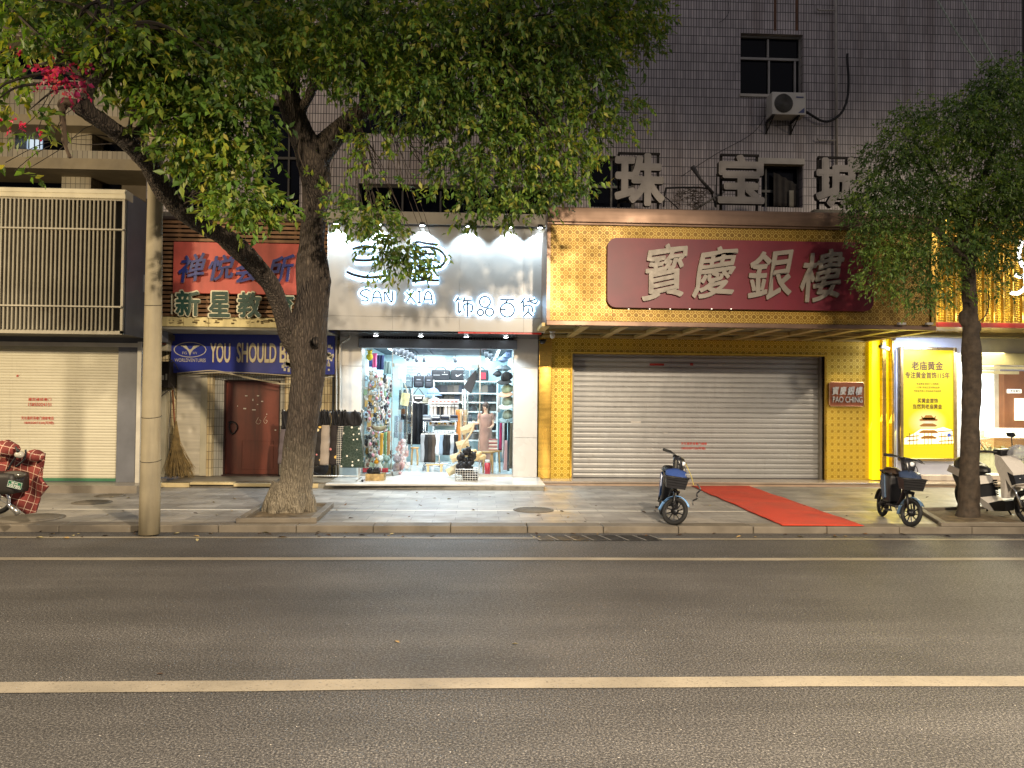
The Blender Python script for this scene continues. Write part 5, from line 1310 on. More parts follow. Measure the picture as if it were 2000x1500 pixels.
o=thing('crescent_bag','brown crescent shoulder bag hanging at the left pane','bag',P(741,840,15.9))
c=P(741,832,15.85); MB().tube([c+Vector((.13*math.cos(a),0,.08*math.sin(a)+.02)) for a in np.linspace(math.pi,2*math.pi,12)],[.02+.035*math.sin(t) for t in np.linspace(0,math.pi,12)],8).build('body',M('8d7d62',.7,name='tan_leather'),o)
MB().tube([c+Vector((-.13,0,.02)),P(741,800,15.9),c+Vector((.13,0,.02))],.006,5).build('strap',BLK,o)
# plush pile
for i in range(26):
    lv=i//6; a=random.uniform(778,798-2*lv); p=P(a,890-9*lv,16.9); p.z=.27+.125*lv
    MB().ball((0,0,0),(.07,.06,.06)).ball((.03,-.05,.05),.042).ball((.06,-.05,.085),.015).ball((.0,-.06,.09),.015).build('soft_toy',M(['e9b7ae','f0d8d0','e48f86','f4e6e0'][i%4],.85),label='pink and white soft toy in the heap left of the middle stand',cat='soft toy',group='heap of pink soft toys',local=True,loc=p)
def bear(p,s,col,lab):
    o=thing('teddy_bear',lab,'soft toy',p)
    MB().ball((0,0,.10*s),(.075*s,.065*s,.10*s)).ball((-.09*s,-.02*s,.13*s),(.03*s,.03*s,.06*s)).ball((.09*s,-.02*s,.13*s),(.03*s,.03*s,.06*s)).ball((-.05*s,-.07*s,.03*s),(.035*s,.07*s,.03*s)).ball((.05*s,-.07*s,.03*s),(.035*s,.07*s,.03*s)).build('body',M(col,.9,bump=.4,bs=80,name='plush'),o,local=True)
    MB().ball((0,-.01,.25*s),(.07*s,.06*s,.062*s)).ball((-.05*s,0,.31*s),.022*s).ball((.05*s,0,.31*s),.022*s).ball((0,-.065*s,.235*s),(.03*s,.02*s,.024*s)).build('head',M(col,.9,bump=.4,bs=80,name='plush'),o,local=True)
bear(Vector((P(775,922,15.9).x,15.9,.19)),1.25,'9a7a78','dusty pink teddy bear standing on the floor inside the left door')
for i,(a,c) in enumerate(((722,'9fae9a'),(742,'d9dcd6'),(755,'8fa096'))): bear(Vector((P(a,925,15.8).x,15.8,.24)),1.1,c,('grey-green','white','sage')[i]+' plush toy sitting at the foot of the left glass pane')
for i,a in enumerate((714,738,752)):
    p=P(a,925,15.62); MB().box(p.x-.06,p.x+.06,15.6,15.66,.25,.34,bev=.01).build('gift_box',M('b02a3a',.5),label='small red box at the foot of the left pane, '+('leftmost','middle one','rightmost')[i],cat='box')
MB().ball(P(735,902,15.75),(.05,.04,.045)).ball(P(735,896,15.72),(.02,.03,.02)).build('soft_toy',M('e8a020',.8),label='orange-yellow soft toy on top of the white plush at the left pane',cat='soft toy')
# ---- beige bags strung in the doorway
for i,(a,b,r) in enumerate(((913,838,-22),(904,868,-14),(893,893,-20),(885,918,-28))):
    p=P(a,b,15.25); o=thing('shoulder_bag','cream shoulder bag in the doorway, '+('topmost of the string of four','second from the top of the string of four','third from the top of the string of four','lowest of the string of four')[i],'bag',p)
    T=Matrix.Rotation(R(r),4,'Y'); w=.125
    MB().box(-w,w,-.05,.03,-.075,.08,bev=.012,T=T).build('body',M('c9bd9c',.7,bump=.2,name='cream_canvas'),o,local=True)
    MB().box(-w-.003,w+.003,-.062,-.048,-.0,.083,bev=.004,T=T).box(-.02,.02,-.068,-.06,-.02,.02,T=T).build('flap',M('d8cdae',.7,name='cream_flap'),o,local=True)
MB().sheet(lambda u,v:P(925-42*v-1.5+4.5*u+4*math.sin(v*9),822+104*v,15.17),2,20,thick=.004).build('strap',M('cbb998',.8,name='webbing'),label='long beige webbing strap linking the cream shoulder bags',cat='strap')
# ---- baskets on the step
def wire_basket(x0,x1,y0,y1,z0,z1,par):
    mb=MB(); nx=9
    for y in (y0,y1):
        for i in range(nx+1): x=x0+(x1-x0)*i/nx; mb.tube([(x,y,z0),(x,y,z1)],.0035,4)
        for z in np.linspace(z0,z1,6): mb.tube([(x0,y,z),(x1,y,z)],.004 if z not in(z0,z1) else .007,4)
    for x in (x0,x1):
        for i in range(6): y=y0+(y1-y0)*i/5; mb.tube([(x,y,z0),(x,y,z1)],.0035,4)
        for z in np.linspace(z0,z1,6): mb.tube([(x,y0,z),(x,y1,z)],.004,4)
    for i in range(nx+1): x=x0+(x1-x0)*i/nx; mb.tube([(x,y0,z0),(x,y1,z0)],.0035,4)
    return mb.build('mesh',M('e4e2dc',.4,.3,name='white_wire'),par)
bx0,bx1=P(889,930,14.55).x,P(933,930,14.55).x
o=thing('wire_basket','white wire basket full of black plush toys on the shop step','basket',((bx0+bx1)/2,14.7,.19))
wire_basket(bx0,bx1,14.52,14.85,.20,.42,o)
for i in range(18):
    lv=i//6; p=Vector((random.uniform(bx0+.06,bx1-.06-.05*lv),random.uniform(14.6,14.78),.26+.10*lv))
    MB().ball((0,0,0),(.075,.07,.065)).ball((.02,-.05,.05),.045).ball((-.02,-.05,.09),.016).ball((.05,-.05,.09),.016).build('soft_toy',M('15161b',.6,bump=.4,bs=60,name='black_plush'),label='black glossy plush toy heaped in the white wire basket',cat='soft toy',group='black plush toys in the wire basket',local=True,loc=p)
for i,(a,b) in enumerate(((900,890),(912,878),(922,888),(918,898),(905,899))):
    MB().ball((0,0,0),(.09,.07,.075)).ball((.03,-.05,.05),.05).ball((0,-.05,.10),.018).ball((.07,-.05,.09),.018).build('soft_toy',M('131419',.55,bump=.4,bs=60,name='black_plush2'),label='larger black plush toy heaped above the white wire basket',cat='soft toy',group='larger black plush toys',local=True,loc=P(a,b+4,14.75))
for i,(a,b) in enumerate(((912,884),(922,880),(932,884),(940,890),(928,892))):
    MB().ball((0,0,0),(.10,.08,.06)).ball((.05,-.03,.03),(.05,.04,.03)).build('cloth_bundle',M('c9b48a',.85,name='beige_cloth'),label='beige cloth bundle behind the black plush toys at the door',cat='bundle',group='beige bundles at the door',local=True,loc=P(a,b+3,15.15))
x0,x1=P(715,930,14.6).x,P(750,930,14.6).x
o=thing('wicker_basket','shallow pale wicker basket holding black plush toys on the left of the shop step','basket',((x0+x1)/2,14.7,.19))
mb=MB()
for z in np.linspace(.20,.31,6):
    pts=[(x0,14.55,z),(x1,14.55,z),(x1,14.85,z),(x0,14.85,z)]
    mb.tube([Vector(p)+Vector((0,0,0)) for p in pts],.011,6,closed=True)
for i in range(14): x=x0+(x1-x0)*i/13; mb.tube([(x,14.545,.195),(x,14.545,.32)],.006,4)
mb.build('weave',M('c2a772',.7,var=.4,vs=12,name='wicker'),o); MB().box(x0,x1,14.56,14.84,.192,.2).build('bottom',M('a88e5c',.8,name='wicker_bottom'),o)
for i in range(6):
    p=Vector((random.uniform(x0+.05,x0+.24),random.uniform(14.62,14.78),.30+.06*(i//3))); MB().ball((0,0,0),(.065,.06,.055)).ball((.02,-.04,.05),.035).ball((-.02,-.04,.085),.013).build('soft_toy',M('17181c',.6,bump=.4,bs=60),label='black plush toy sitting in the wicker basket',cat='soft toy',group='black plush toys in the wicker basket',local=True,loc=p)
o=thing('folding_trolley','small folding luggage trolley lying on the left end of the step','trolley',P(702,940,14.4))
MB().tube(px([(695,940),(706,932),(708,937),(698,945)],14.4),.007,5,closed=True).build('frame',CHROME,o)
for a,b in ((696,945),(708,940)): MB().lathe([(.022,-.01),(.022,.01)],c=P(a,b-1,14.38),axis='Y',n=12).build('wheel',BLK,o)
# ---- right wall of the shop
for i,(a,b,c,br_) in enumerate(((990,738,'2b2c30','3a3a3a'),(992,762,'9aa082','e9b090'),(993,786,'8d927e','d8d6c8'),(993,812,'8f9484','7e8a8a'))):
    cap(P(a,b,16.0),c,('dark cap, topmost','sage cap with pinkish brim, second','sage cap, third from top','grey-green cap, lowest')[i]+' in the cap column at the right pane',R(-120),1.25,br_,R(35))
for i,(a,b,c) in enumerate(((982,705,'7d8aa8'),(990,698,'8fa3c9'),(996,692,'9db0d4'),(978,722,'8a9096'),(988,722,'6c7276'),(972,733,'2a2c30'))):
    MB().sheet(lambda u,v:Vector((.11*math.cos(u*6.283)*(1-.9*v*v)+.012*math.sin(u*30),.11*math.sin(u*6.283)*(1-.9*v*v),.10*v)),20,5,thick=.01).ball((0,0,.03),(.09,.09,.07)).build('bucket_hat',M(c,.8),label=('pale blue hat high on the right wall, left one','pale blue hat high on the right wall, middle one','pale blue hat high on the right wall, nearest the pane','grey hat under the pale blue hats','dark grey hat right of the grey one','black hat leftmost on the right wall')[i],cat='hat',local=True,loc=P(a,b,16.8))
for a,b,t,bt,Y,c,lab in ((975,981,826,880,16.6,'c23a6a','magenta patterned dress on the right clothes rail'),(981,987,822,895,16.4,'e8d9d4','cream dress beside the magenta one on the right rail'),(984,991,822,905,16.2,'1d2026','long black dress on the right rail'),(984,992,860,918,16.0,'c79a9c','long dusty pink skirt on the right rail'),(991,996,822,920,15.95,'3f4a4f','dark grey long skirt on the right rail'),(995,1001,826,915,15.8,'6f6250','brown patterned skirt hanging nearest the right pane'),(971,978,770,805,17.0,'e6d6d0','pale pink top hanging above the right rail'),(979,986,765,800,16.8,'d9dfda','pale shirt hanging left of the caps')):
    cloth('dress',a,b,t,bt,Y,c,lab,'dress',taper=.35,fold=.018)
MB().tube([(XR-.12,15.75,1.32),(XR-.12,17.2,1.32)],.012,6).build('clothes_rail',CHROME,label='chrome rail carrying the dresses along the right wall',cat='rail')
mb=MB()
for z in (1.85,2.05): mb.box(XR-.16,XR-.02,16.6,18.9,z-.012,z)
mb.build('wall_shelf',SW,label='white double shelf along the right wall behind the caps',cat='shelf')
# ---- the shop assistant
PRS=thing('person','person with brown hair in a long dusty pink dress reaching out behind the glass','person',Vector((P(948,885,17.9).x,17.9,.19)))
def skin(name,pts,edges,mat,par,sub=2):
    """one continuous body grown round a skeleton of joints (x,y,z,radius)"""
    me=bpy.data.meshes.new(name); me.from_pydata([p[:3] for p in pts],edges,[]); o=bpy.data.objects.new(name,me); SC.collection.objects.link(o)
    m=o.modifiers.new('s','SKIN'); s=o.modifiers.new('u','SUBSURF'); s.levels=sub; s.render_levels=sub
    for i,p in enumerate(pts):
        r=p[3]; me.skin_vertices[0].data[i].radius=(r,r) if not hasattr(r,'__len__') else r
    me.skin_vertices[0].data[0].use_root=True
    dg=bpy.context.evaluated_depsgraph_get(); m2=bpy.data.meshes.new_from_object(o.evaluated_get(dg)); bpy.data.objects.remove(o)
    for p in m2.polygons: p.use_smooth=True
    m2.materials.append(mat); o=bpy.data.objects.new(name,m2); SC.collection.objects.link(o); o.parent=par; return o
SK=M('d9a88a',.55,var=.05,name='skin')
bp=[(0,0,.86,.11),(0,0,1.05,.095),(0,0,1.22,.11),(0,0,1.33,.06),(0,-.01,1.40,.045),(-.01,-.02,1.50,.085),(-.012,-.02,1.57,.075),
(-.15,0,1.29,.045),(-.19,-.04,1.08,.038),(-.40,-.12,1.08,.028),(-.47,-.13,1.08,.024),(-.53,-.15,1.07,.012),
(.15,0,1.29,.045),(.19,-.02,1.05,.038),(.12,-.2,.98,.028),(.05,-.25,.99,.02),
(-.07,0,.80,.07),(-.07,0,.45,.055),(-.07,0,.08,.035),(-.07,-.12,.03,.03),(.07,0,.80,.07),(.08,.02,.45,.055),(.08,.03,.08,.035),(.08,-.10,.03,.03)]
be=[(0,1),(1,2),(2,3),(3,4),(4,5),(5,6),(2,7),(7,8),(8,9),(9,10),(10,11),(2,12),(12,13),(13,14),(14,15),(0,16),(16,17),(17,18),(18,19),(0,20),(20,21),(21,22),(22,23)]
skin('body',bp,be,SK,PRS)
for j in range(5):
    a=R(-40+18*j); MB().tube([(-.52,-.15,1.075),(-.52-.035*math.cos(a)*(1 if j else .7),-.15-.03*math.sin(a),1.07),(-.52-.07*math.cos(a)*(1 if j else .6),-.15-.05*math.sin(a),1.058)],[.009,.008,.006],6).build('finger',SK,PRS,local=True)
DRS=M('a87d6c',.85,bump=.2,bs=25,name='dusty_pink_cloth')
MB().sheet(lambda u,v:Vector(((.13+.07*v+.03*math.exp(-((v-.0)*6)**2)+.012*math.sin(u*6.283*7)*v)*math.cos(u*6.283),(.10+.09*v)*math.sin(u*6.283),1.30-1.18*v)),42,14,thick=.008).build('dress',DRS,PRS,local=True)
MB().ball((-.15,-.01,1.25),(.065,.07,.11)).ball((.15,0,1.25),(.065,.07,.11)).ball((0,0,1.28),(.13,.10,.06)).build('sleeve',DRS,PRS,local=True)
HR=M('4a3224',.6,bump=.5,bs=60,name='brown_hair')
MB().ball((0,.0,1.53),(.098,.10,.11)).box(-.10,.10,-.03,.09,1.16,1.50,bev=.045).build('hair',HR,PRS,local=True)
MB().ball((-.035,-.098,1.51),(.011,.008,.008)).ball((.025,-.102,1.51),(.011,.008,.008)).build('eye',M('221a18',.3,name='eye'),PRS,local=True)
MB().ball((-.006,-.112,1.48),(.012,.018,.018)).build('nose',SK,PRS,local=True)
MB().ball((-.006,-.098,1.445),(.024,.008,.007)).build('mouth',M('a84a48',.5,name='lips'),PRS,local=True)
PRS.scale=(.92,.92,.92)
# ---- rack of windscreen quilts outside, beside the doorway
QY=14.75
RK=thing('clothes_rack','low metal rack hung with padded scooter quilts beside the lit shop','rack',P(630,930,QY))
mb=MB(); a=P(557,806,QY); b=P(703,806,QY)
mb.tube(spline([Vector((a.x,QY,.2)),Vector((a.x,QY,a.z-.05)),Vector((a.x+.04,QY,a.z)),Vector((b.x-.04,QY,b.z)),Vector((b.x,QY,b.z-.05)),Vector((b.x,QY,.2))],5),.013,7)
mb.tube([(a.x,QY,.26),(b.x,QY,.26)],.011,6); mb.tube([(a.x,QY-.2,.2),(a.x,QY+.2,.2)],.013,6); mb.tube([(b.x,QY-.2,.2),(b.x,QY+.2,.2)],.013,6)
mb.build('frame',M('d9d8d2',.4,.3,name='white_tube'),RK)
def quiltmat(base,kind,dot='e9e6da',s=.1):
    t=NT('quilt_'+kind); co=t.co(); x,y,z=t.xyz(co)
    if kind=='dots':
        v=t.n('ShaderNodeTexVoronoi'); v.inputs['Scale'].default_value=1/s; v.inputs['Randomness'].default_value=.45; t.put(v.inputs['Vector'],t.map(co,(1,0,1)))
        m=t.math('LESS_THAN',v.outputs['Distance'],.20); sp=t.n('ShaderNodeTexVoronoi',feature='DISTANCE_TO_EDGE'); sp.inputs['Scale'].default_value=1/s*1.6; t.put(sp.inputs['Vector'],t.map(co,(1,0,1)))
        c=t.mix(m,lin(base),lin(dot)); c=t.mix(t.math('MULTIPLY',t.math('LESS_THAN',sp.outputs['Distance'],.02),.25),c,lin('9aa49a'))
    elif kind=='blobs':
        v=t.n('ShaderNodeTexVoronoi'); v.inputs['Scale'].default_value=1/s; t.put(v.inputs['Vector'],t.map(co,(1,0,1)))
        cc=t.ramp(t.xyz(v.outputs['Color'])[0],[(0,lin('e0b860')),(.35,lin('d98a8a')),(.6,lin('e9dcb0')),(1,lin('8a5a4a'))],'CONSTANT')
        c=t.mix(t.math('LESS_THAN',v.outputs['Distance'],.30),lin(base),cc)
    elif kind=='check':
        a=t.math('LESS_THAN',t.math('FRACT',t.math('DIVIDE',x,s)),.12); b=t.math('LESS_THAN',t.math('FRACT',t.math('DIVIDE',z,s)),.12)
        c=t.mix(t.math('MAXIMUM',a,b),lin(base),lin(dot))
    else: c=lin(base)
    t.bump(t.noise(co,9,3),.4,.02)
    return t.fin(c,.8)
QS=[(545,572,838,905,'5d5458','blobs',.35,'grey quilt with pale flowers, leftmost, half behind the big trunk'),
(614,636,832,908,'1f1b1a','blobs',.09,'dark brown quilt with small cream motifs right of the trunk'),
(627,646,830,907,'9c9186','plain',.1,'plain taupe quilt between two dark patterned ones'),
(645,663,830,907,'231c1c','blobs',.13,'dark quilt with large yellow and pink shapes'),
(659,674,832,906,'262a36','check',.035,'navy small-checked quilt seen edge on'),
(664,711,832,912,'25372e','dots',.10,'dark green quilt with white dots, rightmost')]
for i,(a,b,t0,b0,c,kd,s,lab) in enumerate(QS):
    Y=QY-.06-.035*i; x0,x1,z0,z1=rect(a,b,t0,b0,Y); cx=(x0+x1)/2; w=x1-x0
    o=thing('scooter_quilt',lab,'quilt',(cx,Y,z0))
    f=lambda u,v:Vector((cx+(u-.5)*w*(.62+.38*v**.8)+(.02*v if i==5 else 0),Y-.03-.03*math.sin(u*3.14)+.012*math.sin(v*19),z1-(z1-z0)*v))
    MB().sheet(f,16,22,thick=.03).build('panel',quiltmat(c,kd,s=s),o)
    MB().tube([f(0,v) for v in np.linspace(0,1,8)]+[f(u,1) for u in np.linspace(0,1,6)]+[f(1,v) for v in np.linspace(1,0,8)],.008,5).build('binding',BLK,o)
    mb=MB(); zt_=P(600,803,Y).z; mb.sheet(lambda u,v:Vector((cx+(u-.5)*w*.62*(1+.25*math.sin(v*3.14)),Y-.01+.03*math.sin(u*9+v*4),z1+(zt_-z1)*v*1.0)),14,8,thick=.03)
    for q in (-.3,.1,.4): mb.tube(spline([Vector((cx+w*q,Y-.03,z1+.05)),Vector((cx+w*q+.03,Y-.05,zt_-.05)),Vector((cx+w*q,Y,zt_+.03)),Vector((cx+w*q-.03,Y+.04,zt_-.06))],4),.008,5)
    mb.build('sleeve_top',M('16161b',.75,bump=.4,bs=25,name='black_wadding'),o)
c=P(622,905,14.9)
MB().lathe([(.17,-.02),(.18,.0),(.17,.02)],c=(c.x,14.98,.40),axis='Y',n=30).tube([(c.x+.12*math.cos(t),14.955,.40+.12*math.sin(t)) for t in np.linspace(0,6.28,24)[:-1]],.004,4,closed=True).build('black_disc',M('1b1d24',.5,name='disc'),label='round black disc leaning behind the quilts at the right of the trunk',cat='disc')
MB().box(P(664,900,15.2).x,P(700,900,15.2).x,15.15,15.2,.2,.42).build('glass_sheet',M('b9ccd4',.2,name='pale_board'),label='pale blue board standing under the green dotted quilt',cat='board')
# ================================================================ concrete pole
b0=P(292,1026,9.75); b1=P(303,395,9.75); dd=(b1-b0)
PO=thing('utility_pole','round concrete utility pole standing at the kerb before the louvre building','pole',(b0.x,9.75,.03))
pts=[b0+dd*t for t in np.linspace(0,1.9,20)]; pts[0].z=.02
MB().tube(pts,[.124-.0033*i for i in range(20)],20).build('shaft',streaked('958b72','5f5645',.75,5,.5,.5,name='pole_concrete'),PO)
mb=MB()
for t_ in (.20,.335,.68):
    c=b0+dd*t_; r=.124-.0330*t_*1.05
    mb.tube([(c.x+(r+.004)*math.cos(a),c.y+(r+.004)*math.sin(a),c.z+.02*math.sin(a)) for a in np.linspace(0,6.283,21)[:-1]],.004,4,closed=True)
mb.build('wire_tie',M('4a443a',.6,.4,name='wire'),PO)
# ================================================================ trees
def remeshed(mb,name,vox,mat,par,smooth=3):
    me=bpy.data.meshes.new(name); me.from_pydata(mb.v,[],mb.f); o=bpy.data.objects.new(name,me); SC.collection.objects.link(o)
    m=o.modifiers.new('r','REMESH'); m.mode='VOXEL'; m.voxel_size=vox; m.use_smooth_shade=True
    s=o.modifiers.new('s','SMOOTH'); s.factor=.5; s.iterations=smooth
    dg=bpy.context.evaluated_depsgraph_get(); m2=bpy.data.meshes.new_from_object(o.evaluated_get(dg)); bpy.data.objects.remove(o)
    a=np.empty(len(m2.vertices)*3,np.float32); m2.vertices.foreach_get('co',a); a=a.reshape(-1,3)
    n=np.empty_like(a).reshape(-1); m2.vertices.foreach_get('normal',n); n=n.reshape(-1,3)
    d=np.array([noise.noise(Vector((v[0]*5,v[1]*5,v[2]*2.2)))*.014+noise.noise(Vector((v[0]*26,v[1]*26,v[2]*6)))*.009 for v in a.tolist()],np.float32)
    a+=n*d[:,None]; L=par.location; a-=np.array(L,np.float32); m2.vertices.foreach_set('co',a.reshape(-1)); m2.update()
    m2.materials.append(mat)
    for p in m2.polygons: p.use_smooth=True
    o=bpy.data.objects.new(name,m2); SC.collection.objects.link(o); o.parent=par; return o
def foliage(name,clusters,total,leaf,mat,par,seed,twig=.22,droop=.45,lps=9,wid=.42):
    """clusters: (centre, (rx,ry,rz), weight). sprigs of alternating leaves"""
    g=np.random.default_rng(seed); w=np.array([c[2]*c[1][0]*c[1][2] for c in clusters]); w=w/w.sum(); ns=total//lps
    idx=g.choice(len(clusters),ns,p=w); C=np.array([c[0] for c in clusters])[idx]; RR=np.array([c[1] for c in clusters])[idx]
    d=g.normal(size=(ns,3)); d/=np.linalg.norm(d,axis=1)[:,None]; rad=g.uniform(0,1,ns)**.45
    A=C+d*RR*rad[:,None]
    dirv=d*np.array([1,1,.6])+np.array([0,0,-droop])+g.normal(size=(ns,3))*.45; dirv/=np.linalg.norm(dirv,axis=1)[:,None]
    t=np.tile(np.linspace(0,1,lps),(ns,1))*twig*g.uniform(.6,1.3,(ns,1))
    sag=np.zeros((ns,lps,3)); sag[:,:,2]=-(t**2)*1.0
    pos=A[:,None,:]+dirv[:,None,:]*t[:,:,None]+sag
    side=g.normal(size=(ns,lps,3)); side-= (side*dirv[:,None,:]).sum(2)[:,:,None]*dirv[:,None,:]; side/=np.linalg.norm(side,axis=2)[:,:,None]
    ld=dirv[:,None,:]*.55+side*.8+np.array([0,0,-.45]); ld/=np.linalg.norm(ld,axis=2)[:,:,None]
    up=np.array([0,0,1.])+g.normal(size=(ns,lps,3))*.55; wv=np.cross(ld,up); wv/=np.linalg.norm(wv,axis=2)[:,:,None]; nn=np.cross(wv,ld)
    pos=pos.reshape(-1,3);ld=ld.reshape(-1,3);wv=wv.reshape(-1,3);nn=nn.reshape(-1,3); N=len(pos)
    L=leaf*g.uniform(.6,1.25,N)[:,None]
    V=np.stack([pos,pos+ld*L*.38+wv*L*wid*.5+nn*L*.05,pos+ld*L*.42-wv*L*wid*.5+nn*L*.05,pos+ld*L-nn*L*.08],1).reshape(-1,3)
    i=np.arange(N)*4; F=np.stack([np.stack([i,i+1,i+3],1),np.stack([i,i+3,i+2],1)],1).reshape(-1,3)
    V=V-np.array(par.location)
    me=bpy.data.meshes.new(name); me.vertices.add(len(V)); me.vertices.foreach_set('co',V.astype(np.float32).reshape(-1))
    me.loops.add(F.size); me.loops.foreach_set('vertex_index',F.astype(np.int32).reshape(-1))
    me.polygons.add(len(F)); me.polygons.foreach_set('loop_start',np.arange(0,F.size,3,dtype=np.int32)); me.polygons.foreach_set('loop_total',np.full(len(F),3,np.int32))
    me.polygons.foreach_set('use_smooth',np.ones(len(F),bool)); me.update(calc_edges=True); me.validate(); me.materials.append(mat)
    o=bpy.data.objects.new(name,me); SC.collection.objects.link(o); o.parent=par; return o,A,dirv
TY=11.15
TR=thing('tree','big camphor tree with leaning fork and wide crown in front of the middle shops','tree',(P(567,1000,TY).x,TY,KZ))
def pr(px_,Yv,w): return w*Yv/FPX/2   # half a pixel width as metres
def limb(mb,spec,n=18,k=5):
    """spec: (px,py,Y,width in px)"""
    pts=spline([P(a,b,Y) for a,b,Y,w in spec],k); rad=[]
    for i in range(len(spec)-1):
        for j in range(k): t=j/k; rad.append((pr(0,spec[i][2],spec[i][3])*(1-t)+pr(0,spec[i+1][2],spec[i+1][3])*t))
    rad.append(pr(0,spec[-1][2],spec[-1][3])); mb.tube(pts,rad,n); return pts
tb=MB()
limb(tb,[(566,1014,TY,104),(567,1000,TY,88),(570,985,TY,74),(576,960,TY,64),(580,930,TY,60),(584,880,TY,60),(590,837,TY,60),(596,783,TY,60),(602,730,TY,64),(602,690,TY,72),(600,655,TY,76),(605,620,TY,68),(611,580,TY,62),(612,545,TY,66),(609,510,TY,60),(608,475,TY-.05,46),(613,425,TY-.1,46),(618,368,TY-.2,54),(612,320,TY-.3,64),(606,290,TY-.35,58)],24)
for a in (-165,-120,-60,-10,60,150): # root flare
    c=P(567,1004,TY); e=c+Vector((.36*math.cos(R(a)),.33*math.sin(R(a)),-.04)); e.z=.06; s_=c+Vector((.08*math.cos(R(a)),.08*math.sin(R(a)),.40))
    tb.tube([s_,s_.lerp(e,.5)+Vector((.03*math.cos(R(a)),.03*math.sin(R(a)),-.09)),e],[.19,.15,.06],12)
LL=limb(tb,[(590,690,TY,44),(565,655,TY-.1,38),(547,600,TY-.3,33),(528,557,TY-.5,34),(500,520,TY-.75,38),(468,487,TY-1.0,42),(432,460,TY-1.25,34),(392,438,TY-1.45,34),(352,408,TY-1.7,38),(318,368,TY-1.9,38),(288,320,TY-2.15,34),(250,278,TY-2.45,34),(208,243,TY-2.7,32),(172,220,TY-2.9,30),(146,203,TY-3.0,26)],18)
limb(tb,[(606,300,TY-.35,56),(585,255,TY-.4,48),(568,205,TY-.5,44),(556,150,TY-.6,38),(545,80,TY-.8,30),(530,0,TY-1.0,24),(510,-90,TY-1.1,16)],16)
limb(tb,[(618,310,TY-.35,52),(650,268,TY-.3,44),(685,236,TY-.3,38),(730,205,TY-.4,34),(790,170,TY-.6,26),(860,140,TY-.8,20),(940,110,TY-1.0,14)],16)
limb(tb,[(170,220,TY-2.9,26),(168,190,TY-2.95,26),(178,165,TY-3.0,22),(200,130,TY-3.1,16),(215,60,TY-3.2,12),(220,-40,TY-3.2,8)],12)
limb(tb,[(590,215,TY-.5,20),(640,120,TY-.9,18),(700,40,TY-1.4,14),(760,-60,TY-1.8,10)],10)
tb.ball(P(615,548,TY-.02),(.24,.22,.26))
remeshed(tb,'trunk',.022,BARK,TR)
mb=MB(); c=P(128,205,TY-3.0)
mb.tube(spline([P(150,203,TY-3.0),P(126,200,TY-3.0),P(122,215,TY-3.0),P(124,250,TY-3.05),P(128,285,TY-3.1),P(137,308,TY-3.1)],4),[.05]*8+[.03]*8+[.018]*5,8)
mb.build('dead_branch',M('5a4a3a',.85,bump=.4,name='dead_wood'),TR)
# pale scar where a branch was cut
SCW=M('a89a80',.8,var=.4,vs=12,bump=.3,name='cut_wood'); 
MB().ball(P(452,482,TY-1.13),(.14,.05,.055),T=None).build('scar',SCW,TR)
MB().lathe([(.075,0),(.06,.012),(.02,.004)],axis='Y',c=P(617,668,TY-.30),n=16).build('knot',BARK,TR)
def cl(a,b,Y,rx,rz,ry=.6,w=1.): return (tuple(P(a,b,Y)),(rx*Y/FPX,ry,rz*Y/FPX),w)
NEAR=[cl(372,285,8.6,60,40,.35),cl(432,318,8.6,72,48,.4),cl(480,380,8.7,60,40,.35),cl(360,215,8.5,90,50,.4),cl(440,230,8.6,90,60,.45),cl(310,160,8.4,80,50,.4),cl(420,140,8.6,110,70,.5),cl(250,90,8.2,120,60,.45),cl(350,40,8.6,130,60,.5),cl(110,40,8.2,110,50,.5,.7),cl(40,125,8.3,50,45,.4,.5),cl(25,205,8.0,40,30,.3,.4),cl(80,262,8.1,55,30,.3,.3),cl(30,320,8.2,30,18,.2,.4),cl(225,135,8.3,50,40,.35,.6),cl(490,290,8.9,40,40,.3,.6),cl(540,400,8.9,30,30,.25,.35),cl(230,20,8.8,200,50,.6),cl(20,20,8.8,80,60,.6,.7),cl(450,405,8.5,45,28,.25,.8),cl(505,425,8.8,38,20,.2,.5)]
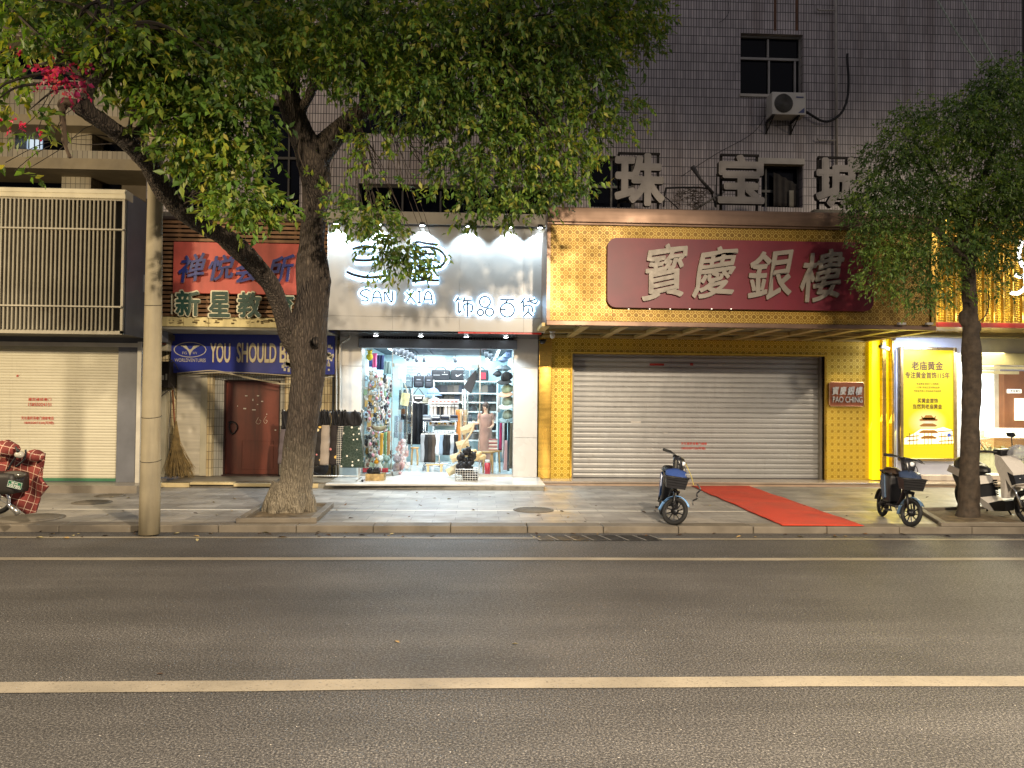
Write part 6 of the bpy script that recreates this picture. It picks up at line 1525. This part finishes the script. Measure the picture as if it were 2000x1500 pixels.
MAIN=[cl(480,60,9.4,90,90,.6),cl(555,80,9.8,60,60,.5),cl(640,60,9.4,100,90,.7),cl(710,130,9.6,80,55,.6),cl(760,60,9.6,110,90,.8),cl(860,80,9.8,110,90,.8),cl(820,190,9.8,100,60,.7),cl(960,60,10,120,90,.8),cl(940,180,10,110,70,.8),cl(1060,60,10.1,110,90,.8),cl(1040,190,10.2,100,70,.8),cl(1150,50,10.4,100,80,.8),cl(1150,150,10.5,70,60,.7),cl(1230,30,10.8,70,60,.6),cl(1260,80,11,35,40,.4,.5),cl(1210,220,11,55,35,.5,.9),cl(1150,250,10.8,60,45,.6),cl(930,280,10.2,100,55,.7),cl(1030,290,10.3,90,55,.7),cl(1110,310,10.5,60,50,.6),cl(870,330,10.2,55,45,.5,.8),cl(970,360,10.3,70,40,.5),cl(1060,370,10.5,60,35,.5),cl(1130,370,10.6,40,28,.4,.7),cl(925,410,10.3,40,30,.35,.7),cl(1000,405,10.4,40,22,.35,.7),cl(715,260,10.0,60,35,.4,.5),cl(715,310,10.2,25,40,.2,.35),cl(780,350,10.0,40,25,.3,.35),
 cl(665,380,10.1,35,28,.3,.7),cl(720,405,10.0,60,30,.35,.8),cl(745,445,10.0,50,28,.3,.8),cl(770,480,10.0,60,26,.3,.8),cl(800,508,10.05,50,22,.25,.8),cl(850,490,10.1,30,18,.2,.5),cl(690,420,10.0,40,25,.3,.6),cl(760,525,10.0,30,15,.2,.5),cl(615,345,10.5,20,20,.2,.2),
 cl(520,60,10.6,160,110,.7,.7),cl(760,0,11.0,300,110,.9,.6),cl(1080,0,11.2,240,110,.9,.6),cl(300,20,10.2,260,90,.9,.5)]
LG=leafmat('camphor_leaf',['34491f','4f6e2c','638536','446426','86953f','5c7d35','969240','4b6c2e'],.38)
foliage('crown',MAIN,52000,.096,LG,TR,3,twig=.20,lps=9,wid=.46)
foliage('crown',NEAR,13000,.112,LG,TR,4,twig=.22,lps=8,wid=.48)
ABOVE=[cl(300,-140,9.2,300,90,1.2),cl(700,-160,9.8,300,100,1.4),cl(1100,-120,10.6,220,90,1.2)]  # leaves above the camera's view, added to shade the crown below
foliage('crown',ABOVE,5000,.10,LG,TR,6)
# secondary branches reaching into the foliage
mb=MB(); g=np.random.default_rng(8)
src=[P(556,150,TY-.6),P(585,255,TY-.4),P(530,0,TY-1),P(685,236,TY-.3),P(730,205,TY-.4),P(860,140,TY-.8),P(940,110,TY-1),P(640,120,TY-.9),P(350,405,TY-1.7),P(430,460,TY-1.25),P(250,278,TY-2.45),P(180,165,TY-3.0),P(215,60,TY-3.2)]
for c,rr_,w_ in MAIN+NEAR:
    c=Vector(c); s_=min([q for q in src if (q.x>-2.0)==(c.x>-2.0)],key=lambda q:(q-c).length)
    for j in range(3):
        e=c+Vector((g.uniform(-.7,.7)*rr_[0],g.uniform(-.7,.7)*rr_[1],g.uniform(-.8,.6)*rr_[2]))
        m1=s_.lerp(e,.35)+Vector((0,0,.22+.1*g.normal())); m2=s_.lerp(e,.72)+Vector((.06*g.normal(),.06*g.normal(),.14))
        mb.tube(spline([s_,m1,m2,e],4),[max(.004,(.028 if c.z>4.6 else .013)-.0020*i) for i in range(13)],5)
for k_ in range(16):  # bare hanging twigs in the dark hollow
    a=g.uniform(690,860); b=g.uniform(190,260); mb.tube(spline([P(a,b,TY-.5),P(a+g.uniform(-15,30),b+g.uniform(30,60),TY-.5),P(a+g.uniform(0,60),b+g.uniform(70,120),TY-.5)],4),.006,4)
mb.build('branch',M('3c332a',.85,name='branch_bark'),TR)
# pink bougainvillea behind the left limb
BG=thing('bougainvillea','pink flowering bougainvillea hanging behind the left limb of the big tree','plant',P(140,160,9.3))
foliage('blossom',[cl(130,140,7.9,26,26,.15),cl(145,165,7.9,22,13,.15),cl(225,50,9.0,25,18,.2,.5),cl(360,38,9.2,15,12,.15,.4),cl(60,240,9.0,45,14,.2,.25),cl(110,100,9.2,60,20,.2,.3)],420,.055,leafmat('pink_bract',['c0206a','e0408c','a01850','d85a70'],.5),BG,12,wid=.8)
# ---- right tree
T2=P(1893,1016,10.75)
RT=thing('tree','slender tree with dense small-leaved round crown at the right beside the scooters','tree',(T2.x,T2.y,KZ))
tb=MB(); Y2=10.75
limb(tb,[(1889,1026,Y2,56),(1890,1012,Y2,46),(1892,985,Y2,40),(1893,930,Y2,36),(1895,850,Y2,34),(1897,770,Y2,33),(1898,720,Y2,35),(1897,685,Y2,36),(1896,650,Y2,30),(1895,600,Y2,28),(1893,560,Y2,26),(1890,520,Y2,24),(1886,460,Y2,18),(1880,380,Y2,12)],18)
tb.ball(P(1881,622,Y2),(.06,.08,.12)); tb.ball(P(1909,640,Y2),(.05,.07,.10)); tb.ball(P(1906,690,Y2),(.06,.08,.09))
limb(tb,[(1890,520,Y2,18),(1850,470,Y2-.2,12),(1790,420,Y2-.3,8)],10); limb(tb,[(1890,520,Y2,18),(1930,460,Y2-.1,12),(1990,400,Y2-.2,8)],10); limb(tb,[(1888,480,Y2,16),(1850,380,Y2+.2,10),(1800,300,Y2+.3,6)],10); limb(tb,[(1888,470,Y2,16),(1920,350,Y2+.2,12),(1960,250,Y2+.3,8)],10)
remeshed(tb,'trunk',.016,M('4a3f33',.85,var=.5,vs=9,bump=.7,bs=70,name='young_bark'),RT,2)
MB().tube(spline(px([(1912,628),(1922,620),(1929,605),(1932,585),(1931,575)],Y2),4),.008,5).build('shoot',M('3c332a',.85,name='branch_bark'),RT)
SMALL=[cl(1760,300,Y2,70,60,.7),cl(1850,260,Y2,80,70,.8),cl(1950,230,Y2,80,90,.8),cl(1720,380,Y2,60,45,.6),cl(1800,400,Y2,80,60,.8),cl(1900,380,Y2,90,80,.9),cl(1990,380,Y2,80,100,.8),cl(1700,430,Y2,40,30,.5),cl(1740,480,Y2,60,50,.6),cl(1830,490,Y2,80,50,.8),cl(1930,480,Y2,70,45,.7),cl(1715,540,Y2,35,35,.4,.7),cl(1780,560,Y2,50,35,.5,.8),cl(1840,570,Y2,40,25,.4,.6),cl(1810,600,Y2,35,15,.3,.4),cl(1960,520,Y2,45,25,.4,.5),cl(1980,170,Y2,60,60,.7),cl(1930,160,Y2,40,40,.5,.5),cl(2060,330,Y2,80,150,.9),cl(1775,225,Y2,45,28,.5,.6),cl(1690,375,Y2,25,25,.3,.6),cl(1930,565,Y2,40,16,.3,.3),cl(1670,400,Y2,18,14,.2,.4)]
L2_=leafmat('small_leaf',['364e28','4a6832','5c783e','3f5c2c','768a46','54743a'],.34)
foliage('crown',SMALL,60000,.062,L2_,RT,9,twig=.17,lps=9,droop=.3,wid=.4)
# ================================================================ electric bikes
def RX(a): return Matrix.Rotation(a,4,'X')
def RY(a): return Matrix.Rotation(a,4,'Y')
def wheel(r,w,T,par_mats,nsp=10,hub=.05):
    """tyre, rim and spokes in the x-z plane at the origin"""
    ty=MB().tube([T@Vector((r*.87*math.cos(a),0,r*.87*math.sin(a))) for a in np.linspace(0,6.283,37)[:-1]],r*.13,10,closed=True)
    rm=MB(); rm.tube([T@Vector((r*.72*math.cos(a),0,r*.72*math.sin(a))) for a in np.linspace(0,6.283,31)[:-1]],r*.055,6,closed=True)
    for k in range(nsp):
        a=6.283*k/nsp; rm.tube([T@Vector((hub*.7*math.cos(a-.25),0,hub*.7*math.sin(a-.25))),T@Vector((r*.72*math.cos(a),0,r*.72*math.sin(a)))],[.010,.007],5)
    rm.lathe([(hub,-.035),(hub*1.1,-.02),(hub*1.1,.02),(hub,.035)],axis='Y',n=14,T=T); rm.lathe([(hub*.45,-.05),(hub*.45,.05)],axis='Y',n=10,T=T)
    return ty,rm
def ebike(name,lab,loc,heading,steer,lean,shell,fender,basketcol,straps=False,seatcol='17171a'):
    o=thing(name,lab,'electric bike',loc)
    B=rotz(heading)@RX(lean)@Matrix.Scale(.9,4)     # bike frame: +x forward, +z up, origin on the ground midway
    wb=1.06; r=.205; hx=wb/2
    rake=R(20); head=Vector((hx-.20,0,.62)); 
    S=B@Matrix.Translation(head)@RY(-rake)@rotz(steer)@RY(rake)@Matrix.Translation(-head)
    SM=M(shell,.35,var=.08,name='bike_shell'); FM=M(fender,.3,var=.06,name='bike_fender'); BKT=M(basketcol,.5,name='basket_plastic')
    blackp=M('141519',.4,name='bike_black'); fr=M('1b1c20',.45,.3,name='bike_frame'); seatm=M(seatcol,.5,name='bike_seat')
    def bl(mb,n,m,par=o): return mb.build(n,m,par,local=True)
    # wheels
    for nm,T in (('front_wheel',S@Matrix.Translation((hx,0,r))),('rear_wheel',B@Matrix.Translation((-hx,0,r)))):
        ty,rm=wheel(r,.05,T,None); w=bl(ty,nm,RUB); bl(rm,'rim',M('2a2b2f',.35,.6,name='alloy_rim'),w)
    # fork
    f=MB()
    for s_ in (-.055,.055): f.tube([S@Vector((hx+.0,s_,r)),S@Vector((hx-.055,s_,r+.17)),S@Vector((hx-.11,s_*.9,.50))],[.013,.016,.018],7)
    f.box(hx-.16,hx-.07,-.065,.065,.47,.52,bev=.01,T=S); f.tube([S@Vector((hx-.12,0,.49)),S@Vector((hx-.21,0,.72))],.024,8); bl(f,'fork',fr)
    # front fender: arc with flap behind the wheel
    arc=lambda u,v:S@Vector((hx+(r+.028)*math.cos(R(35+125*u)),(v-.5)*.085*(1-.25*abs(2*u-1)),r+(r+.028)*math.sin(R(35+125*u))-.012*abs(2*v-1)**2))
    fm=MB().sheet(arc,16,4,thick=.004); fm.sheet(lambda u,v:S@Vector((hx-(r+.03)*math.cos(R(18-24*u))-.012*u,(v-.5)*.075,r+(r+.03)*math.sin(R(18-34*u)))),5,3,thick=.004)
    bl(fm,'front_fender',FM)
    rf=MB().sheet(lambda u,v:B@Vector((-hx+(r+.03)*math.cos(R(20+150*u)),(v-.5)*.10,r+(r+.03)*math.sin(R(20+150*u)))),16,3,thick=.004); bl(rf,'rear_fender',blackp)
    # main frame, low step-through
    m=MB(); m.tube(spline([B@Vector(p) for p in ((hx-.20,0,.70),(hx-.26,0,.50),(hx-.36,0,.33),(.02,0,.25),(-.18,0,.26),(-.30,0,.36),(-.40,0,.52))],4),.032,8)
    for s_ in (-.07,.07): m.tube([B@Vector((-hx,s_,r)),B@Vector((-.22,s_*.7,.28))],.016,6); m.tube([B@Vector((-hx,s_,r)),B@Vector((-.42,s_,.46))],.013,6)
    m.box(-.16,.18,-.09,.09,.225,.26,bev=.012,T=B)
    bl(m,'frame',fr)
    # battery body under the seat, painted side panels
    m=MB(); m.box(-.32,-.06,-.095,.095,.27,.70,bev=.035,T=B); m.box(-.48,-.26,-.085,.085,.46,.72,bev=.03,T=B); bl(m,'battery_case',blackp)
    for s_ in (-1,1): 
        m=MB().prism([(-.40,.66),(-.27,.70),(-.17,.34),(-.26,.30)],-.012,.012,T=B@Matrix.Translation((0,.105*s_,0))); bl(m,'side_panel',SM)
    # seat
    m=MB().sheet(lambda u,v:B@Vector((-.22+(.22+.02*math.cos(u*6.283))*math.cos(u*6.283)*math.cos(v*1.57)**.6,(.12-.03*math.cos(u*6.283))*math.sin(u*6.283)*math.cos(v*1.57)**.6,.73+.09*math.sin(v*1.57))),22,6)
    m.add([B@Vector((-.22+(.22+.02*math.cos(a))*math.cos(a),(.12-.03*math.cos(a))*math.sin(a),.73)) for a in np.linspace(0,6.283,23)[:-1]],[tuple(range(22))]); m.box(-.36,-.08,-.06,.06,.69,.735,T=B); bl(m,'seat',seatm)
    m=MB().tube([B@Vector((-.42,-.08,.72)),B@Vector((-.56,-.07,.74)),B@Vector((-.56,.07,.74)),B@Vector((-.42,.08,.72))],.012,6); m.box(-.60,-.54,-.05,.05,.50,.56,bev=.01,T=B); bl(m,'grab_rail',blackp)
    # steering shell (moves with the bars)
    m=MB(); prof=[(.0,.62,.05,.05),(-.035,.72,.06,.055),(-.05,.82,.085,.075),(-.075,.92,.10,.085),(-.10,.975,.11,.07)]
    vs=[];k=14
    for (x_,z_,ry_,rx_) in prof:
        for j in range(k): a=2*math.pi*j/k; vs.append(S@Vector((hx-.17+x_+rx_*math.copysign(abs(math.cos(a))**.7,math.cos(a)),ry_*math.copysign(abs(math.sin(a))**.7,math.sin(a)),z_)))
    fs=[(i*k+j,i*k+(j+1)%k,(i+1)*k+(j+1)%k,(i+1)*k+j) for i in range(4) for j in range(k)]+[tuple(range(k))[::-1],tuple(4*k+j for j in range(k))]
    m.add(vs,fs,0,True); hd=bl(m,'head_shell',M('1d1e24',.35,name='head_black'))
    m=MB().prism([(-.055,.62),(.055,.62),(.07,.80),(.05,.70),(-.05,.70),(-.07,.80)],-.004,.004,T=S@Matrix.Translation((hx-.10,0,0))@rotz(R(90))@RX(R(-4))); bl(m,'front_trim',SM)
    m=MB().lathe([(.0,0),(.035,.005),(.035,-.03)],axis='X',n=16,T=S@Matrix.Translation((hx-.155,0,.915))@RY(R(10))); bl(m,'headlight',M('e8ecf0',.1,name='lamp_glass'),hd)
    m=MB(); m.tube(spline([S@Vector(p) for p in ((hx-.36,-.33,.985),(hx-.31,-.22,1.0),(hx-.27,-.08,.985),(hx-.27,.08,.985),(hx-.31,.22,1.0),(hx-.36,.33,.985))],4),.013,7); m.box(hx-.34,hx-.22,-.085,.085,.955,1.005,bev=.015,T=S); bars=bl(m,'handlebar',blackp)
    for s_ in (-1,1):
        bl(MB().tube([S@Vector((hx-.315,.225*s_,1.0)),S@Vector((hx-.372,.345*s_,.983))],.019,8),'grip',RUB,bars)
        bl(MB().tube([S@Vector((hx-.275,.17*s_,.99)),S@Vector((hx-.265,.25*s_,.975)),S@Vector((hx-.30,.34*s_,.965))],.006,5),'brake_lever',M('8a8a8e',.3,.7,name='lever'),bars)
    # front basket (fixed to the head) with coloured lip
    m=MB(); bx,bz=hx-.03,.56; W0,W1=.135,.165; D0,D1=.09,.12
    def ring(z_,a,b_): return [B@Vector((bx+sx*a,sy*b_,z_)) for sx,sy in ((1,1),(1,-1),(-1,-1),(-1,1))]
    A_=ring(bz-.02,D0,W0); Bq=ring(bz+.15,D1,W1)
    m.add(A_+Bq,[(0,1,2,3)]+[(i,(i+1)%4,(i+1)%4+4,i+4) for i in range(4)])
    for z_ in (.03,.07,.11): m.tube(ring(bz+z_,D0+.003+.03*z_/.15,W0+.004+.02*z_/.15),.007,4,closed=True)
    m.tube(ring(bz+.15,D1,W1),.012,6,closed=True)
    m.box(hx-.12,bx-.05,-.05,.05,bz+.02,bz+.10,T=B); bk=bl(m,'basket',BKT)
    m=MB().sheet(lambda u,v:B@Vector((bx-D1+.01+.05*math.sin(v*2.2)+.11*(1-abs(2*u-1)**3)*v,(u-.5)*W1*1.9,bz+.13+.13*(1-v)*(.7+.3*math.sin(u*3.14)))),12,6,thick=.006); bl(m,'basket_lip',M('2f4680',.3,name='lip_blue') if straps else M('2c3850',.3,name='lip_grey_blue'),bk)
    # pedals, stand
    m=MB().tube([B@Vector((.0,-.09,.24)),B@Vector((.0,.09,.24))],.014,6)
    for s_,dx,dz in ((-1,.10,-.06),(1,-.10,.06)): m.tube([B@Vector((0,.09*s_,.24)),B@Vector((dx,.11*s_,.24+dz))],.009,5); m.box(dx-.045,dx+.045,.11*s_-.0,.11*s_+.085*s_,.225+dz,.25+dz,T=B) if s_>0 else m.box(dx-.045,dx+.045,-.195,-.11,.225+dz,.25+dz,T=B)
    bl(m,'pedal',fr)
    bl(MB().tube([B@Vector((-.30,.08,.24)),B@Vector((-.36,.22,.02))],.010,6),'stand',CHROME)
    if straps:
        bl(MB().tube(spline([S@Vector(p) for p in ((hx-.2,.12,.95),(hx-.05,.15,.80),(hx+.05,.14,.68))],5),.005,5),'cord',M('b9a94a',.6,name='yellow_cord'))
        bl(MB().tube(spline([S@Vector(p) for p in ((hx+.10,.13,.72),(hx+.17,.15,.66),(hx+.14,.16,.58),(hx+.18,.15,.52),(hx+.13,.15,.46),(hx+.16,.15,.40))],5),.011,5),'strap',BLK)
    for k_ in range(2): bl(MB().tube(spline([S@Vector(p) for p in ((hx-.30,.10-.2*k_,.97),(hx-.13,.09-.18*k_,.84),(hx-.12,.03,.66),(hx-.16,.02,.52))],4),.005,5),'brake_cable',RUB)
    return o
p=G(1310,1024,KZ+.003)
# heading: direction the bike body points (towards the street), measured from +x
h1=R(-96); off=Vector((math.cos(h1),math.sin(h1),0))*.477
ebike('electric_bike','black and blue electric bike with blue fender, front wheel turned, left of the red carpet',Vector((p.x,p.y,KZ))-off,h1,R(54),R(-7),'2f5590','6fa0d8','15151a',True)
p=G(1776,1028,KZ+.003); h2=R(-98); off=Vector((math.cos(h2),math.sin(h2),0))*.477
ebike('electric_bike','dark electric bike with grey-blue basket lip between red carpet and thin tree',Vector((p.x,p.y,KZ))-off,h2,R(20),R(-4),'2f4a66','48607a','121214',False,'3a2a1a')
# ---- white scooter at the right edge
WS=thing('scooter','white and black motor scooter half hidden behind the thin tree at the right edge','scooter',G(2009,1024,KZ)-Vector((math.cos(R(-88)),math.sin(R(-88)),0))*.66)
pc=WS.location.copy(); hd_=R(-88); B=Matrix.Translation((0,0,0))@rotz(hd_)@RX(R(6)); 
WSH=M('c9c4bc',.25,var=.05,name='scooter_white'); SBK=M('101012',.45,name='scooter_black')
def sl(mb,n,m,par=WS): return mb.build(n,m,par,local=True)
r=.235
for nm,x_ in (('rear_wheel',-.60),('front_wheel',.66)):
    ty,rm=wheel(r,.05,B@Matrix.Translation((x_,0,r)),None,5,.07); w=sl(ty,nm,RUB); sl(rm,'rim',M('3a3a3c',.35,.5,name='dark_rim'),w)
sl(MB().prism([(-.80,.62),(-.72,.72),(-.45,.66),(-.18,.60),(-.10,.48),(-.30,.50),(-.55,.56)],-.13,.13,T=B),'tail_panel',WSH)
sl(MB().prism([(-.70,.58),(-.50,.56),(-.22,.50),(-.10,.46),(-.08,.28),(-.30,.22),(-.52,.30),(-.62,.42)],-.12,.12,T=B),'engine_cover',SBK)
mb=MB()
for i in range(7): mb.tube([B@Vector((-.22+.02*i,.125,.50-.03*i)),B@Vector((-.05+.0*i,.125,.52-.035*i))],.012,5)
sl(mb,'rib',SBK)
sl(MB().prism([(-.20,.34),(.10,.22),(.38,.30),(.34,.16),(.12,.12),(-.05,.16)],-.135,.135,T=B),'footboard_panel',WSH)
sl(MB().prism([(.10,.235),(.38,.31),(.44,.30),(.42,.16),(.20,.13)],-.14,.14,T=B),'leg_panel',SBK)
sl(MB().sheet(lambda u,v:B@Vector((-.40+.36*math.cos(u*6.283)*math.cos(v*1.57)**.5,.14*math.sin(u*6.283)*math.cos(v*1.57)**.5,.68+(.13-.03*math.cos(u*6.283))*math.sin(v*1.57)-.02*math.cos(u*6.283))),24,6).box(-.70,-.12,-.11,.11,.62,.70,bev=.02,T=B),'seat',SBK)
sl(MB().prism([(.30,.95),(.42,.92),(.62,.72),(.66,.56),(.56,.50),(.46,.62),(.40,.34),(.34,.34),(.36,.62),(.28,.80)],-.12,.12,T=B),'front_shield',WSH)
sl(MB().prism([(.52,.72),(.64,.68),(.665,.57),(.58,.54)],-.125,.125,T=B).ball((.62,0,.62),(.05,.09,.06),T=B),'headlight',M('2a2c30',.1,name='smoked_lens'))
sl(MB().sheet(lambda u,v:B@Vector((.66+(r+.05)*math.cos(R(30+130*u)),(v-.5)*.15,r+(r+.05)*math.sin(R(30+130*u)))),14,4,thick=.006),'front_fender',WSH)
sl(MB().tube([B@Vector((.66,.07,r)),B@Vector((.50,.07,.62))],.022,7).tube([B@Vector((.66,-.07,r)),B@Vector((.50,-.07,.62))],.022,7),'fork',CHROME)
hb=sl(MB().tube(spline([B@Vector(q) for q in ((.12,.34,.98),(.20,.22,1.0),(.32,.08,.98),(.32,-.08,.98),(.20,-.22,1.0),(.12,-.34,.98))],4),.017,7).box(.24,.40,-.10,.10,.93,1.02,bev=.02,T=B),'handlebar',SBK)
for s_ in (-1,1):
    st=B@Vector((.24,.20*s_,1.0)); mt=B@Vector((.10,.30*s_,1.18)); sl(MB().tube(spline([st,st.lerp(mt,.6)+Vector((0,0,.06)),mt],4),.007,6),'mirror_stem',SBK,hb)
    sl(MB().prism([(-.07,.03),(.05,.035),(.085,-.01),(.03,-.04),(-.05,-.025)],-.012,.012,T=Matrix.Translation(mt)@rotz(R(10))),'mirror',SBK,hb)
sl(MB().tube([B@Vector((-.30,.10,.24)),B@Vector((-.34,.14,.01))],.013,6),'stand',SBK); sl(MB().tube([B@Vector((-.02,.16,.22)),B@Vector((.03,.24,.0))],.013,6).box(.0,.07,.20,.27,.0,.012,T=B),'side_stand',SBK)
sl(MB().tube(spline([B@Vector(q) for q in ((-.25,.16,.36),(.0,.18,.42),(.22,.18,.46))],4),.018,6),'foot_peg',SBK)
pb=Vector((pc.x+.06,pc.y-.42,1.05)); 
MB().sheet(lambda u,v:Vector((.15*math.cos(u*6.283)*math.sin(v*3.1)+.015*math.sin(u*40+v*9),.12*math.sin(u*6.283)*math.sin(v*3.1),.10*math.cos(v*3.1)+.02*math.sin(u*25))),30,10).build('plastic_bag',M('b9bdc6',.15,name='clear_plastic',Alpha=.45),label='crumpled clear plastic bag tied on the handlebar of the white scooter',cat='plastic bag',local=True,loc=pb)
# ---- scooter under the plaid quilt at the left edge
PS2=thing('scooter','dark delivery scooter with green number plate under a red plaid quilt at the left edge','scooter',G(20,1000,KZ))
def plaid():
    t=NT('red_plaid'); co=t.co(); x,y,z=t.xyz(co); u=t.math('ADD',t.math('MULTIPLY',x,.93),t.math('MULTIPLY',z,-.25)); v=t.math('ADD',t.math('MULTIPLY',z,.93),t.math('MULTIPLY',x,.25))
    s=.088; a=t.math('LESS_THAN',t.math('FRACT',t.math('DIVIDE',u,s)),.07); b=t.math('LESS_THAN',t.math('FRACT',t.math('DIVIDE',v,s)),.07)
    bw=t.math('LESS_THAN',t.math('FRACT',t.math('DIVIDE',u,s*2)),.5); bv=t.math('LESS_THAN',t.math('FRACT',t.math('DIVIDE',v,s*2)),.5)
    c=t.mix(t.math('MULTIPLY',t.math('ADD',bw,bv),.5),lin('6a2c28'),lin('8f4038')); c=t.mix(t.math('MAXIMUM',a,b),c,lin('d9b8a0'))
    t.bump(t.noise(co,8,3),.6,.03); return t.fin(c,.85)
PLM=plaid(); QZ=9.95
out=[(-40,868),(0,860),(22,868),(34,884),(48,892),(70,880),(84,886),(84,896),(76,908),(77,918),(84,932),(98,950),(86,962),(76,970),(70,985),(66,1002),(50,1004),(38,997),(26,985),(14,972),(0,962),(-40,955)]
o2=[P(a,b,QZ) for a,b in out]
# quilt: triangulated outline pushed into folds, with thickness
from mathutils.geometry import tessellate_polygon
bm=bmesh.new(); vv=[bm.verts.new((q.x,QZ,q.z)) for q in o2]; bm.faces.new(vv)
bmesh.ops.triangulate(bm,faces=bm.faces[:]); bmesh.ops.subdivide_edges(bm,edges=bm.edges[:],cuts=5,use_grid_fill=True)
for v in bm.verts: v.co.y+= .07*noise.noise(v.co*4)+.05*math.sin(v.co.x*9+v.co.z*5)+.10*max(0,(v.co.z-.95))*3
ext=bmesh.ops.extrude_face_region(bm,geom=bm.faces[:]); 
for v in [e for e in ext['geom'] if isinstance(e,bmesh.types.BMVert)]: v.co.y+=.05
Qt=MB().bm(bm,sm=True).build('scooter_quilt',PLM,label='red plaid quilt with white lines draped over the handlebars of the left scooter',cat='quilt')
mb=MB()
for (a,b,rx_,rz_) in ((8,877,30,15),(68,890,17,12)): mb.ball(P(a,b,QZ-.10),(rx_*QZ/FPX,.10,rz_*QZ/FPX))
mb.build('hand_muff',PLM,Qt)
L=PS2.location
def s2(mb,n,m,par=PS2): return mb.build(n,m,par)
DB=M('2b2722',.5,var=.3,name='scooter_dark')
mb=MB(); c=P(8,935,QZ-.25); mb.box(c.x-.35,c.x+.22,QZ-.45,QZ-.08,P(0,958,QZ).z,P(0,918,QZ).z,bev=.06); s2(mb,'body',DB)
mb=MB().ball(P(28,927,QZ-.32),(.14,.10,.05)); s2(mb,'round_lamp',M('6a675c',.2,.4,name='lamp_bezel'))
mb=MB().ball(P(38,888,QZ-.22),(.06,.05,.045)); s2(mb,'indicator',M('b9b6a8',.2,name='clear_lens'))
mb=MB().tube(spline(px([(30,872),(33,880),(30,893),(22,905),(16,918)],QZ-.22),4),.012,6).tube(spline(px([(50,878),(50,888),(45,900),(30,912)],QZ-.22),4),.012,6).tube(px([(34,877),(36,884)],QZ-.24),.02,6); s2(mb,'stem',BLK)
a=P(29,947,QZ-.47); mb=MB(); T=Matrix.Translation(a)@RY(R(13)); mb.box(-.085,.085,-.004,.004,-.042,.042,T=T); pl=s2(mb,'number_plate',M('1f6a48',.4,name='plate_green'))
mb=MB(); 
for q in ((-.08,.08,.036,.039),(-.08,.08,-.039,-.036),(-.082,-.079,-.039,.039),(.079,.082,-.039,.039)): mb.box(q[0],q[1],-.0065,-.004,q[2],q[3],T=T)
mb.build('plate_border',WHITE,pl)
for s_,x0_,x1_,z0_,z1_ in (('滁州',-.045,.035,.008,.030),('20785',-.07,.07,-.032,.002)):
    tx=text(s_,0,100,0,100,10,WHITE,None,'plate_number',.002,.015,edge=False); me=tx.data; aa=np.array([(v.co+tx.location)[:] for v in me.vertices]); mn=aa.min(0);mx=aa.max(0)
    for v in me.vertices:
        q=(v.co+tx.location); u_=(q.x-mn[0])/(mx[0]-mn[0]); w_=(q.z-mn[2])/(mx[2]-mn[2]); v.co=T@Vector((x0_+(x1_-x0_)*u_,-.0075-.0004*(q.y-mn[1])/.002,z0_+(z1_-z0_)*w_))-L
    tx.parent=pl; tx.location=(0,0,0)
    for v in me.vertices: pass
s2(MB().tube(spline(px([(-20,955),(0,960),(12,962),(17,972),(17,985),(24,995)],QZ-.35),4),.022,8),'exhaust_pipe',CHROME)
s2(MB().tube(px([(22,988),(36,1004)],QZ-.35),[.028,.035],8),'muffler',STEEL)
ty,rm=wheel(.25,.05,Matrix.Translation(G(-12,1006,KZ)+Vector((0,.05,.25))),None); w=s2(ty,'wheel',RUB); s2(rm,'rim',STEEL,w)
